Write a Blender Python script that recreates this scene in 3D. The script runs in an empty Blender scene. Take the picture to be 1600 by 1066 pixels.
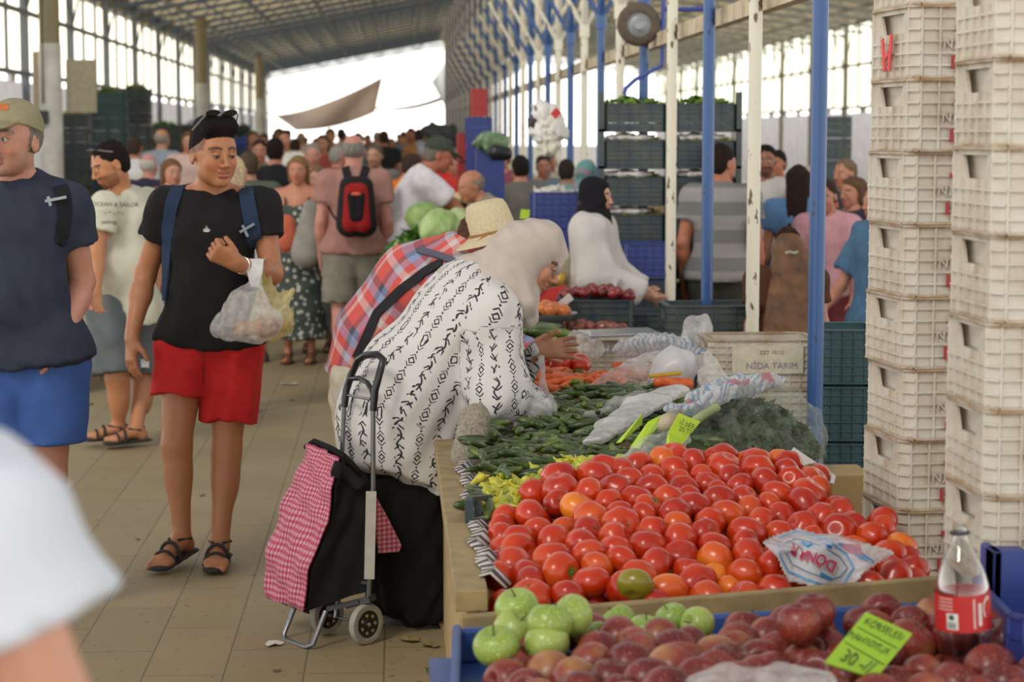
import bpy, bmesh, math, random
import numpy as np
from mathutils import Vector, Matrix
rnd = random.Random(7)
S = bpy.context.scene
# ------------------------------------------------------------------ camera, world, sun, exposure
CH = 1.68; FP = 3200.0
_th = math.atan((533-210)/FP); _ps = math.atan((800-615)*math.cos(_th)/FP)
cam = bpy.data.objects.new('camera', bpy.data.cameras.new('camera')); S.collection.objects.link(cam)
cam.location = (0, 0, CH); cam.rotation_euler = (math.pi/2-_th, 0, -_ps)
cam.data.sensor_width = 36; cam.data.lens = 36*FP/1600; cam.data.clip_end = 500
cam.data.dof.use_dof = True; cam.data.dof.focus_distance = 6.3; cam.data.dof.aperture_fstop = 4.3
S.camera = cam
wd = bpy.data.worlds.new('sky'); S.world = wd; wd.use_nodes = True
_wt = wd.node_tree; _bg = _wt.nodes['Background']                 # hazy sky, much brighter towards the horizon
_tc = _wt.nodes.new('ShaderNodeTexCoord'); _sx = _wt.nodes.new('ShaderNodeSeparateXYZ'); _cr = _wt.nodes.new('ShaderNodeValToRGB')
_wt.links.new(_tc.outputs['Generated'], _sx.inputs[0]); _wt.links.new(_sx.outputs[2], _cr.inputs[0]); _wt.links.new(_cr.outputs[0], _bg.inputs[0])
_e = _cr.color_ramp.elements; _e[0].position = .0; _e[0].color = (1.0, .98, .93, 1); _e[1].position = .75; _e[1].color = (.13, .135, .14, 1)
_e = _e.new(.22); _e.color = (.42, .41, .385, 1)
_bg.inputs[1].default_value = 3.7
sun = bpy.data.objects.new('sun', bpy.data.lights.new('sun', 'SUN')); S.collection.objects.link(sun)
sun.data.energy = 1.45; sun.data.angle = math.radians(14); sun.data.color = (1, .95, .86)
sun.rotation_euler = (math.radians(38), math.radians(-32), 0)
S.view_settings.view_transform = 'Standard'; S.view_settings.look = 'None'
S.view_settings.exposure = -0.28; S.view_settings.gamma = 1; S.view_settings.use_curve_mapping = False
_F = np.array([math.sin(_ps)*math.cos(_th), math.cos(_ps)*math.cos(_th), -math.sin(_th)])
_R = np.array([math.cos(_ps), -math.sin(_ps), 0.0])
_U = np.cross(_R, _F)
def P(px, py, D):                       # surveyed point: where the sight line meets depth D
    d = _F+_R*(px-800)/FP+_U*(533-py)/FP
    return np.array([0, 0, CH])+d*(D/d[1])
def PZ(px, py, z):                      # the same at height z
    d = _F+_R*(px-800)/FP+_U*(533-py)/FP
    return np.array([0, 0, CH])+d*((z-CH)/d[2])
def proj(p):
    v = np.array(p, float)-np.array([0, 0, CH]); z = v@_F; return 800+FP*(v@_R)/z, 533-FP*(v@_U)/z
NEARP = {}
def near(p, anchors):
    """where a thing lies, told by the nearest landmark"""
    x, y = proj(p); d = [math.hypot((x-a[0])*.8, y-a[1]) for a, _ in anchors]; i = int(np.argmin(d)); (ax, ay), nm = anchors[i]
    rel = ('left of ' if x < ax else 'right of ') if abs(x-ax)*.8 > abs(y-ay) else ('in front of ' if y > ay else 'behind ')
    NEARP[rel+nm] = (ax, ay, nm); return rel+nm
# ------------------------------------------------------------------ materials
def lin(c):
    return tuple((x/12.92 if x <= .04045 else ((x+.055)/1.055)**2.4) for x in c)
def hexc(h): return lin(tuple(int(h[i:i+2], 16)/255 for i in (0, 2, 4)))
_mats = {}
class NT:
    def __init__(s, m): s.t = m.node_tree; s.n = s.t.nodes; s.bsdf = s.n['Principled BSDF']
    def add(s, t, **k):
        n = s.n.new(t)
        for a, b in k.items(): setattr(n, a, b)
        return n
    def link(s, a, b): s.t.links.new(a, b)
    def coord(s, kind='Object', scale=1):
        c = s.add('ShaderNodeTexCoord'); m = s.add('ShaderNodeMapping')
        m.inputs['Scale'].default_value = (scale,)*3 if not isinstance(scale, tuple) else scale
        s.link(c.outputs[kind], m.inputs[0]); return m.outputs[0]
    def noise(s, vec, scale, detail=3):
        n = s.add('ShaderNodeTexNoise'); n.inputs['Scale'].default_value = scale; n.inputs['Detail'].default_value = detail
        if vec is not None: s.link(vec, n.inputs[0])
        return n.outputs[0]
    def ramp(s, v, stops):
        r = s.add('ShaderNodeValToRGB'); e = r.color_ramp.elements
        while len(e) < len(stops): e.new(.5)
        for i, (p, c) in enumerate(stops): e[i].position = p; e[i].color = tuple(c)+(1,)
        s.link(v, r.inputs[0]); return r.outputs[0]
    def math(s, op, a, b=None, c=None):
        n = s.add('ShaderNodeMath', operation=op)
        for i, v in enumerate((a, b, c)):
            if v is None: continue
            if isinstance(v, (int, float)): n.inputs[i].default_value = v
            else: s.link(v, n.inputs[i])
        return n.outputs[0]
    def mix(s, f, a, b):
        n = s.add('ShaderNodeMix', data_type='RGBA')
        for sock, v in ((n.inputs[0], f), (n.inputs[6], a), (n.inputs[7], b)):
            if isinstance(v, (int, float)): sock.default_value = v
            elif isinstance(v, tuple): sock.default_value = tuple(v)+(1,)
            else: s.link(v, sock)
        return n.outputs[2]
    def bump(s, h, strength=.3, dist=.01):
        b = s.add('ShaderNodeBump'); b.inputs['Strength'].default_value = strength; b.inputs['Distance'].default_value = dist
        s.link(h, b.inputs['Height']); s.link(b.outputs[0], s.bsdf.inputs['Normal'])
def newmat(name):
    m = bpy.data.materials.new(name); m.use_nodes = True; return m
def M(h, rough=.7, var=.12, scale=30, bump=.15, metal=0, spec=.5, sheen=0, sub=0):
    """a plain material with procedural mottling; h is an sRGB hex"""
    key = (h, rough, var, scale, bump, metal, spec, sheen, sub)
    if key in _mats: return _mats[key]
    m = newmat('mat_'+h); t = NT(m); c = hexc(h)
    v = t.coord('Object'); n = t.noise(v, scale)
    lo = tuple(x*(1-var) for x in c); hi = tuple(min(1, x*(1+var)) for x in c)
    t.link(t.ramp(n, [(.3, lo), (.7, hi)]), t.bsdf.inputs['Base Color'])
    t.bsdf.inputs['Roughness'].default_value = rough; t.bsdf.inputs['Metallic'].default_value = metal
    t.bsdf.inputs['Specular IOR Level'].default_value = spec
    if sub:
        t.bsdf.inputs['Subsurface Weight'].default_value = sub; t.bsdf.inputs['Subsurface Radius'].default_value = (.02, .008, .004)
        t.bsdf.inputs['Subsurface Scale'].default_value = .3
    if bump: t.bump(n, bump, .004)
    _mats[key] = m; return m
def cloth(h, var=.1): return M(h, .9, var, 18, .35, spec=.2)
def film(name, tint=(.93, .95, .96), alpha=.35, rough=.18, print_=None):
    """thin plastic film: mostly see-through, partly milky, glossy"""
    m = newmat(name); t = NT(m)
    for n in list(t.n):
        if n.type != 'OUTPUT_MATERIAL' and n != t.bsdf: t.n.remove(n)
    out = [n for n in t.n if n.type == 'OUTPUT_MATERIAL'][0]
    v = t.coord('Object'); n = t.noise(v, 28, 4)
    tr = t.add('ShaderNodeBsdfTransparent'); tr.inputs[0].default_value = (.97, .97, .97, 1)
    t.bsdf.inputs['Roughness'].default_value = rough
    t.bsdf.inputs['Specular IOR Level'].default_value = .8
    if print_: t.link(print_(t), t.bsdf.inputs['Base Color'])
    else: t.bsdf.inputs['Base Color'].default_value = tint+(1,)
    tl = t.add('ShaderNodeBsdfTranslucent'); tl.inputs[0].default_value = tint+(1,)
    mm = t.add('ShaderNodeMixShader'); mm.inputs[0].default_value = .35
    t.link(t.bsdf.outputs[0], mm.inputs[1]); t.link(tl.outputs[0], mm.inputs[2])
    mx = t.add('ShaderNodeMixShader')
    t.link(t.math('MULTIPLY_ADD', n, .7, alpha-.35), mx.inputs[0]); t.link(tr.outputs[0], mx.inputs[1]); t.link(mm.outputs[0], mx.inputs[2])
    t.bump(t.noise(t.coord('Object'), 22, 5), 1.0, .02)
    t.link(mx.outputs[0], out.inputs[0]); return m
# ------------------------------------------------------------------ object helpers
def setp(o, label=None, cat=None, group=None, kind=None):
    if label: o['label'] = label
    if cat: o['category'] = cat
    if group: o['group'] = group
    if kind: o['kind'] = kind
    return o
def link(o): S.collection.objects.link(o); return o
def empty(name, loc, rz=0, label=None, cat=None, group=None):
    o = link(bpy.data.objects.new(name, None)); o.location = tuple(float(a) for a in loc); o.rotation_euler = (0, 0, rz)
    o.empty_display_size = .1
    return setp(o, label, cat, group)
def mesh_from(name, v, f, smooth=True):
    me = bpy.data.meshes.new(name); v = np.asarray(v, dtype=np.float32); f = np.asarray(f, dtype=np.int32)
    me.vertices.add(len(v)); me.vertices.foreach_set('co', v.ravel())
    n, k = f.shape
    me.loops.add(n*k); me.loops.foreach_set('vertex_index', f.ravel())
    me.polygons.add(n); me.polygons.foreach_set('loop_start', np.arange(0, n*k, k, dtype=np.int32))
    me.update(calc_edges=True)
    if smooth: me.polygons.foreach_set('use_smooth', np.ones(n, dtype=bool))
    return me
def ob(name, me, mat=None, parent=None, loc=None):
    o = link(bpy.data.objects.new(name, me))
    if mat is not None and len(me.materials) == 0: me.materials.append(mat)
    if parent is not None: o.parent = parent
    if loc is not None: o.location = tuple(float(a) for a in loc)
    return o
def dup(root, loc=None, rz=None, label=None, group=None):
    r = root.copy(); link(r)
    if loc is not None: r.location = tuple(float(a) for a in loc)
    if rz is not None: r.rotation_euler = (0, 0, rz)
    if label: r['label'] = label
    if group: r['group'] = group
    for ch in list(root.children):
        c = ch.copy(); link(c); c.parent = r
        for g in list(ch.children):
            d = g.copy(); link(d); d.parent = c
    return r
class MB:
    """collects boxes, tubes and lathes into one mesh"""
    def __init__(s): s.v = []; s.f = []
    def add(s, vs, fs):
        b = len(s.v); s.v += [tuple(float(q) for q in x) for x in vs]; s.f += [tuple(i+b for i in q) for q in fs]; return s
    def box(s, a, b, rot=None, piv=(0, 0, 0)):
        (x0, y0, z0), (x1, y1, z1) = a, b
        vs = [(x, y, z) for x in (x0, x1) for y in (y0, y1) for z in (z0, z1)]
        if rot is not None:
            vs = [tuple(rot @ (Vector(p)-Vector(piv))+Vector(piv)) for p in vs]
        return s.add(vs, [(0, 1, 3, 2), (4, 6, 7, 5), (0, 4, 5, 1), (2, 3, 7, 6), (0, 2, 6, 4), (1, 5, 7, 3)])
    def bar(s, a, b, w, h=None, up=(0, 0, 1)):
        a = np.array(a, float); b = np.array(b, float); d = b-a; d /= np.linalg.norm(d)
        u = np.array(up, float); sd = np.cross(d, u)
        if np.linalg.norm(sd) < 1e-3: sd = np.cross(d, (1, 0, 0))
        sd /= np.linalg.norm(sd); u = np.cross(sd, d); h = h or w
        vs = [p+sd*i*w/2+u*j*h/2 for p in (a, b) for i, j in ((-1, -1), (1, -1), (1, 1), (-1, 1))]
        return s.add(vs, [(0, 1, 2, 3), (4, 7, 6, 5), (0, 4, 5, 1), (1, 5, 6, 2), (2, 6, 7, 3), (3, 7, 4, 0)])
    def tube(s, pts, r, n=10, cap=True):
        pts = [np.array(p, float) for p in pts]; rs = r if isinstance(r, (list, tuple)) else [r]*len(pts)
        rings = []; ref = None
        for i, p in enumerate(pts):
            d = pts[min(i+1, len(pts)-1)]-pts[max(i-1, 0)]; d = d/(np.linalg.norm(d)+1e-9)
            if ref is None:
                ref = np.cross(d, (0, 0, 1)) if abs(d[2]) < .9 else np.cross(d, (1, 0, 0))
            ref = ref-d*np.dot(ref, d); ref /= np.linalg.norm(ref)+1e-9; bi = np.cross(d, ref)
            rings.append([p+rs[i]*(ref*math.cos(t*2*math.pi/n)+bi*math.sin(t*2*math.pi/n)) for t in range(n)])
        vs = [q for r_ in rings for q in r_]; fs = []
        for i in range(len(pts)-1):
            for j in range(n):
                k = (j+1) % n; fs.append((i*n+j, i*n+k, (i+1)*n+k, (i+1)*n+j))
        if cap: fs += [tuple(range(n))[::-1], tuple((len(pts)-1)*n+j for j in range(n))]
        return s.add(vs, fs)
    def lathe(s, prof, n=24, c=(0, 0, 0), cap=True):
        vs = [(c[0]+r*math.cos(2*math.pi*j/n), c[1]+r*math.sin(2*math.pi*j/n), c[2]+z) for r, z in prof for j in range(n)]
        fs = [(i*n+j, i*n+(j+1) % n, (i+1)*n+(j+1) % n, (i+1)*n+j) for i in range(len(prof)-1) for j in range(n)]
        if cap: fs += [tuple(range(n))[::-1], tuple((len(prof)-1)*n+j for j in range(n))]
        return s.add(vs, fs)
    def mesh(s, name, smooth=False):
        me = bpy.data.meshes.new(name); me.from_pydata(s.v, [], s.f); me.update()
        if smooth:
            me.polygons.foreach_set('use_smooth', np.ones(len(me.polygons), dtype=bool))
            me.set_sharp_from_angle(angle=math.radians(50))
        return me
    def build(s, name, mat, parent=None, smooth=False, loc=None, bevel=0):
        o = ob(name, s.mesh(name, smooth), mat, parent, loc)
        if bevel:
            b = o.modifiers.new('bevel', 'BEVEL'); b.width = bevel; b.segments = 2; b.limit_method = 'ANGLE'
        return o
_fontcache = {}
def text_mesh(txt, size, thick=.0006, bold=0):
    cu = bpy.data.curves.new('lettering', 'FONT'); cu.body = txt; cu.size = size; cu.extrude = thick; cu.offset = bold; cu.align_x = 'CENTER'; cu.align_y = 'CENTER'
    o = bpy.data.objects.new('lettering', cu); S.collection.objects.link(o)
    dg = bpy.context.evaluated_depsgraph_get(); me = bpy.data.meshes.new_from_object(o.evaluated_get(dg))
    bpy.data.objects.remove(o); return me
# ------------------------------------------------------------------ smooth-blended volumes turned into one continuous surface
def nrm(a): a = np.array(a, float); return a/(np.linalg.norm(a)+1e-12)
class Field:
    def __init__(s): s.p = []
    def cap(s, a, b, ra, rb=None, k=.02, flat=None, fs=1.0, clip=None, op='u'):
        s.p.append(('c', np.array(a, float), np.array(b, float), ra, ra if rb is None else rb, k, None if flat is None else nrm(flat), fs, clip, op)); return s
    def ell(s, c, r, R=None, k=.02, clip=None, op='u'):
        s.p.append(('e', np.array(c, float), np.array(r, float) if not isinstance(r, (int, float)) else np.array([r]*3, float), None if R is None else np.array(R, float), 0, k, None, 1, clip, op)); return s
    def surf(s, vox, noise=None):
        lo = np.array([1e9]*3); hi = -lo; bb = []
        for q in s.p:
            if q[0] == 'c': m = max(q[3], q[4]); a = np.minimum(q[1], q[2])-m; b = np.maximum(q[1], q[2])+m
            else: m = q[2].max(); a = q[1]-m; b = q[1]+m
            g = q[5]+3*vox+(noise[0] if noise else 0); bb.append((a-g, b+g))
            if q[9] == 'u': lo = np.minimum(lo, a-4*vox-.01); hi = np.maximum(hi, b+4*vox+.01)
        n = np.maximum(((hi-lo)/vox).astype(int)+1, 4); G = np.full(n, 1.0, np.float32)
        ax = [lo[i]+vox*np.arange(n[i]) for i in range(3)]
        for q, (a, b) in zip(s.p, bb):
            i0 = np.clip(((a-lo)/vox).astype(int), 0, n-1); i1 = np.clip(((b-lo)/vox).astype(int)+2, 1, n)
            if (i1 <= i0).any(): continue
            X = ax[0][i0[0]:i1[0]][:, None, None]; Y = ax[1][i0[1]:i1[1]][None, :, None]; Z = ax[2][i0[2]:i1[2]][None, None, :]
            if q[0] == 'c':
                ba = q[2]-q[1]; L = float(ba@ba)+1e-12
                x = X-q[1][0]; y = Y-q[1][1]; z = Z-q[1][2]
                t = np.clip((x*ba[0]+y*ba[1]+z*ba[2])/L, 0, 1)
                x = x-t*ba[0]; y = y-t*ba[1]; z = z-t*ba[2]
                if q[6] is not None:
                    e = (x*q[6][0]+y*q[6][1]+z*q[6][2])*(q[7]-1); x = x+q[6][0]*e; y = y+q[6][1]*e; z = z+q[6][2]*e
                d = np.sqrt(x*x+y*y+z*z)-(q[3]+(q[4]-q[3])*t)
            else:
                x = X-q[1][0]; y = Y-q[1][1]; z = Z-q[1][2]; r = q[2]
                if q[3] is not None:
                    A = q[3]; x, y, z = x*A[0, 0]+y*A[1, 0]+z*A[2, 0], x*A[0, 1]+y*A[1, 1]+z*A[2, 1], x*A[0, 2]+y*A[1, 2]+z*A[2, 2]
                k0 = np.sqrt((x/r[0])**2+(y/r[1])**2+(z/r[2])**2); k1 = np.sqrt((x/r[0]**2)**2+(y/r[1]**2)**2+(z/r[2]**2)**2)
                d = k0*(k0-1)/(k1+1e-9)
            if q[8] is not None:
                for (pt, nn) in (q[8] if isinstance(q[8], list) else [q[8]]):
                    nn = nrm(nn); d = np.maximum(d, -((X-pt[0])*nn[0]+(Y-pt[1])*nn[1]+(Z-pt[2])*nn[2]))
            sl = tuple(slice(i0[i], i1[i]) for i in range(3)); g = G[sl]; k = max(q[5], 1e-5)
            if q[9] == 'u': h = np.maximum(k-np.abs(g-d), 0)/k; G[sl] = np.minimum(g, d)-h*h*k*.25
            else: h = np.maximum(k-np.abs(g+d), 0)/k; G[sl] = np.maximum(g, -d)+h*h*k*.25
        if noise:
            amp, fr, sd = noise; r = np.random.RandomState(sd); X, Y, Z = np.meshgrid(*[a.astype(np.float32) for a in ax], indexing='ij', sparse=True)
            N = 0
            for o in range(4):
                w = r.randn(3)*fr*(1+.7*o); w2 = r.randn(3)*fr*.6
                N = N+np.sin(X*w[0]+Y*w[1]+Z*w[2]*.6+r.rand()*6+1.5*np.sin(X*w2[0]+Y*w2[1]+Z*w2[2]))/(1+.4*o)
            G = G+N*amp*.5
        I = G < 0
        c = [I[i:n[0]-1+i, j:n[1]-1+j, k:n[2]-1+k] for i in (0, 1) for j in (0, 1) for k in (0, 1)]
        sm = sum(a.astype(np.int8) for a in c); act = (sm > 0) & (sm < 8); idx = np.full(act.shape, -1, np.int32)
        ci = np.argwhere(act); idx[act] = np.arange(len(ci)); acc = np.zeros((len(ci), 3)); cnt = np.zeros(len(ci))
        for a in range(3):
            o1, o2 = [x for x in range(3) if x != a]
            for u in (0, 1):
                for w in (0, 1):
                    p0 = ci.copy(); p0[:, o1] += u; p0[:, o2] += w; p1 = p0.copy(); p1[:, a] += 1
                    g0 = G[tuple(p0.T)]; g1 = G[tuple(p1.T)]; m = (g0 < 0) != (g1 < 0)
                    t = np.where(m, g0/(g0-g1+1e-12), 0); pt = p0.astype(float); pt[:, a] += t
                    acc[m] += pt[m]; cnt[m] += 1
        V = lo+vox*acc/cnt[:, None]; Fs = []
        for a in range(3):
            o1, o2 = (a+1) % 3, (a+2) % 3
            s0 = [slice(1, n[i]-1) for i in range(3)]; s0[a] = slice(0, n[a]-1); s1 = list(s0); s1[a] = slice(1, n[a])
            m = I[tuple(s0)] != I[tuple(s1)]; e = np.argwhere(m); e[:, o1] += 1; e[:, o2] += 1
            if len(e) == 0: continue
            fl = I[tuple(e.T)]
            def g(d1, d2):
                q = e.copy(); q[:, o1] -= d1; q[:, o2] -= d2; return idx[tuple(q.T)]
            qd = np.stack([g(1, 1), g(0, 1), g(0, 0), g(1, 0)], 1); qd[~fl] = qd[~fl][:, ::-1]; Fs.append(qd)
        return V, np.concatenate(Fs)
def setcol(me, col):
    a = me.color_attributes.new('Col', 'FLOAT_COLOR', 'POINT')
    c = np.ones((len(me.vertices), 4), np.float32); c[:, :3] = col; a.data.foreach_set('color', c.ravel())
def setattr3(me, name, vec):
    a = me.attributes.new(name, 'FLOAT_VECTOR', 'POINT'); a.data.foreach_set('vector', np.asarray(vec, np.float32).ravel())
# ------------------------------------------------------------------ people
def skin_mat():
    if 'skin' in _mats: return _mats['skin']
    m = newmat('skin'); t = NT(m); a = t.add('ShaderNodeVertexColor', layer_name='Col')
    n = t.noise(t.coord('Object'), 60, 4)
    x = t.add('ShaderNodeMix', data_type='RGBA', blend_type='MULTIPLY'); x.inputs[0].default_value = .3
    t.link(a.outputs[0], x.inputs[6]); t.link(t.ramp(n, [(.3, (.75, .55, .5)), (.7, (1, .95, .9))]), x.inputs[7])
    t.link(x.outputs[2], t.bsdf.inputs['Base Color'])
    t.bsdf.inputs['Roughness'].default_value = .5; t.bsdf.inputs['Subsurface Weight'].default_value = .12
    t.bsdf.inputs['Subsurface Radius'].default_value = (.015, .006, .003); t.bsdf.inputs['Subsurface Scale'].default_value = .4
    t.bump(n, .08, .003); _mats['skin'] = m; return m
def headR(fd, up=(0, 0, 1)):
    y = -nrm(fd); x = nrm(np.cross(y, up)); return np.stack([x, y, np.cross(x, y)], 1)
def head_prims(F, c, R, s, jaw=1.0):
    L = lambda *p: c+R@(np.array(p)*s)
    E = lambda p, r, k=.02, op='u': F.ell(L(*p), np.array(r)*s, R, k=k*s, op=op)
    C = lambda a, b, r1, r2, k=.01, op='u': F.cap(L(*a), L(*b), r1*s, r2*s, k=k*s, op=op)
    E((0, .018, .035), (.075, .094, .088)); E((0, -.028, .0), (.063*jaw, .063, .094), .03)
    E((0, -.026, -.055), (.056*jaw, .056, .05), .03); E((0, -.07, -.09), (.024*jaw, .02, .019), .025)
    for q in (-1, 1):
        E((q*.036, -.066, -.02), (.021*jaw, .018, .022), .02)
        E((q*.031, -.104, .008), (.018, .018, .012), .012, 's')
    C((-.04, -.08, .03), (.04, -.08, .03), .01, .01, .012)
    for q in (-1, 1): E((q*.031, -.083, .008), (.0135, .0125, .011), .003)
    C((0, -.092, .014), (0, -.113, -.024), .0065, .0105, .012)
    for q in (-1, 1): E((q*.0125, -.1, -.028), (.009, .012, .008), .006)
    C((-.017, -.093, -.05), (.017, -.093, -.05), .0065, .0065, .006)
    C((-.014, -.091, -.064), (.014, -.091, -.064), .0075, .0075, .006)
    C((-.024, -.1, -.0565), (.024, -.1, -.0565), .0022, .0022, .004, 's')
    for q in (-1, 1):
        E((q*.078, .014, -.004), (.009, .019, .031), .006); E((q*.088, .01, -.002), (.006, .01, .018), .005, 's')
def head_color(V, c, R, s, base, skin, hairc, beard, lips, lidded, fade=0):
    q = (V-c)@R/s; x, y, z = q.T; col = np.tile(base, (len(V), 1)); ax = np.abs(x)
    def put(m, cc, w=1.0): col[m] = col[m]*(1-w)+np.array(cc)*w
    front = y < -.045
    put(front & (ax > .018) & (ax < .06) & (z > -.045) & (z < -.005), np.array(skin)*(1.15, .85, .8), .4)
    if beard:
        put((y < .0) & (z < -.034) & (z > -.13), hairc, beard*.55)
        put((y < -.075) & (ax < .03) & (z < -.035) & (z > -.048), hairc, beard)
        put((y < -.06) & (ax < .028) & (z < -.075), hairc, beard*.8)
    if fade: put((z > .0) & (y > -.05) & (z > .01-.3*y) & (z > -.09), hairc, fade)
    put((y < -.08) & (ax < .024) & (z < -.045) & (z > -.071), lips, .75)
    arc = .036-.35*(ax-.03)**2/.03
    put((y < -.05) & (ax > .011) & (ax < .054) & (np.abs(z-arc) < .0055), hairc, .85)
    d = np.sqrt((ax-.031)**2+((z-.008)*1.7)**2); eye = (y < -.078) & (d < .0125)
    if lidded:
        put(eye & (z < .009) & (z > -.002), (.42, .36, .32), .9); put(eye & (z < .009) & (z > -.002) & (np.abs(ax-.031) < .006), (.02, .012, .01), 1)
        put((y < -.07) & (d < .015) & (z > .006) & (z < .0115), (.03, .018, .012), .9)
    else:
        put(eye, (.55, .5, .46), .9); put(eye & (np.sqrt((ax-.031)**2+(z-.008)**2) < .0062), (.03, .018, .01), 1)
        put((y < -.075) & (d >= .0115) & (d < .015) & (z > .008), (.06, .035, .025), .7)
    return col
def hair_field(style, c, R, s, vox):
    F = Field(); L = lambda *p: c+R@(np.array(p)*s); W = lambda v: R@np.array(v, float)
    cl = (L(0, 0, .018), W((0, .6, .8)))
    if style in ('short', 'quiff', 'long', 'bun', 'pony'):
        F.ell(L(0, .02, .04), np.array((.081 if style != 'quiff' else .0795, .1, .094))*s, R, clip=cl if style != 'quiff' else (L(0, 0, .036), W((0, .5, 1))))
        if style == 'short': F.ell(L(0, .05, -.01), np.array((.074, .06, .07))*s, R, k=.02*s, clip=[(L(0, .015, 0), W((0, 1, .1))), (L(0, 0, -.065), W((0, 0, 1)))])
    if style == 'quiff':
        F.cap(L(-.04, -.05, .105), L(.04, -.05, .105), .03*s, k=.02*s); F.cap(L(-.03, -.03, .115), L(-.025, .04, .105), .036*s, k=.02*s); F.cap(L(.03, -.03, .115), L(.025, .04, .105), .036*s, k=.02*s)
    if style == 'fringe':
        F.ell(L(0, .022, .02), np.array((.082, .099, .08))*s, R, clip=[(L(0, -.005, 0), W((0, 1, 0))), (L(0, 0, .058), W((0, .25, -1))), (L(0, 0, -.06), W((0, 0, 1)))])
    if style in ('long', 'bob'):
        if style == 'bob': F.ell(L(0, .02, .04), np.array((.083, .102, .096))*s, R, clip=cl)
        zz = -.1 if style == 'bob' else -.34
        for q in (-1, 1): F.cap(L(q*.066, .01, .05), L(q*.07, .035, zz*.8), .028*s, .024*s, k=.03*s)
        for q in (-.04, 0, .04): F.cap(L(q, .075, .05), L(q*1.2, .085, zz), .045*s, .035*s, k=.03*s)
    if style in ('bun', 'pony'): F.ell(L(0, .05, .0), np.array((.072, .062, .08))*s, R, k=.02*s, clip=(L(0, .01, 0), W((0, 1, 0))))
    if style == 'bun': F.ell(L(0, .11, .09), np.array((.04, .035, .038))*s, R, k=.01)
    if style == 'pony': F.cap(L(0, .1, .06), L(0, .15, -.12), .03*s, .015*s, k=.02*s)
    return F
def hand_prims(F, w, d, t, side, curl=.35, s=1.0, spread=.12, thumb=.0):
    d = nrm(d); t = nrm(np.array(t, float)-d*np.dot(t, d)); n = np.cross(t, d) if side == 'R' else np.cross(d, t)
    for o in (-.026, -.009, .009, .026):
        F.cap(w+t*o*.5*s, w+d*.088*s+t*o*s, .016*s, .0125*s, k=.02*s, flat=n, fs=1.15)
    F.cap(w+d*.015*s+t*.012*s, w+d*.05*s+t*.036*s+n*.008*s, .018*s, .014*s, k=.02*s)
    cs = curl if isinstance(curl, (list, tuple)) else [curl]*4
    for o, ln, cu, a in ((.03, .07, cs[0], 1), (.01, .079, cs[1], .3), (-.01, .073, cs[2], -.4), (-.029, .057, cs[3], -1.2)):
        p = w+d*.09*s+t*o*s; dd = nrm(d+t*a*spread); an = cu*.8
        for fr, r1, r2 in ((.44, .0095, .0086), (.31, .0086, .008), (.25, .008, .0068)):
            q = p+(dd*math.cos(an)+n*math.sin(an))*ln*fr*s; F.cap(p, q, r1*s, r2*s, k=.003*s); p = q; an += cu
    p = w+d*.035*s+t*.036*s+n*.008*s; th = thumb+.15
    for ln, r1, r2, a in ((.036, .0125, .0105, .75), (.03, .0105, .0085, .35)):
        q = p+nrm(d*math.cos(a)+t*math.sin(a)*(1-th)+n*(th+.25))*ln*s; F.cap(p, q, r1*s, r2*s, k=.003*s); p = q
def standJ(x, y, f, h=1.75, lean=0.0, stride=0.0, sway=0.0, arms=None, z0=0.0, twist=0):
    f = nrm(np.array([f[0], f[1], 0])); l = np.array([-f[1], f[0], 0]); s = h/1.75; up = np.array([0, 0, 1.0]); o = np.array([x, y, z0])
    W = lambda a, b, c: o+(l*a+f*b+up*c)*s
    J = dict(pel=W(0, 0, .97), wai=W(0, .0, 1.12), che=W(0, .0, 1.32), nek=W(0, -.01, 1.49), hd=W(0, .015, 1.64),
             shL=W(.185, -.01, 1.43), shR=W(-.185, -.01, 1.43), elL=W(.235, -.03, 1.14), elR=W(-.235, -.03, 1.14),
             wrL=W(.245, .05, .9), wrR=W(-.245, .05, .9), hiL=W(.09, 0, .93), hiR=W(-.09, 0, .93),
             knL=W(.1, .03+stride*.5, .5), knR=W(-.1, .03-stride*.5, .5), anL=W(.1, stride, .085), anR=W(-.1, -stride, .085))
    if lean:
        c, sn = math.cos(lean), math.sin(lean); p0 = J['pel']
        for k in ('wai', 'che', 'nek', 'hd', 'shL', 'shR', 'elL', 'elR', 'wrL', 'wrR'):
            v = J[k]-p0; a, b, z = v@l, v@f, v[2]
            J[k] = p0+l*a+f*(b*c+z*sn)+up*(z*c-b*sn)
            if k[:2] in ('el', 'wr'):
                sh = J['sh'+k[2]]; J[k] = sh+l*((1 if k[2] == 'L' else -1)*(.05 if k[:2] == 'el' else .06))*s-up*(.29 if k[:2] == 'el' else .55)*s+f*(.03 if k[:2] == 'el' else .1)*s
    if arms:
        for k, (a, b, z) in arms.items(): J[k] = W(a, b, z)
    return J, f, s
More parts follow.
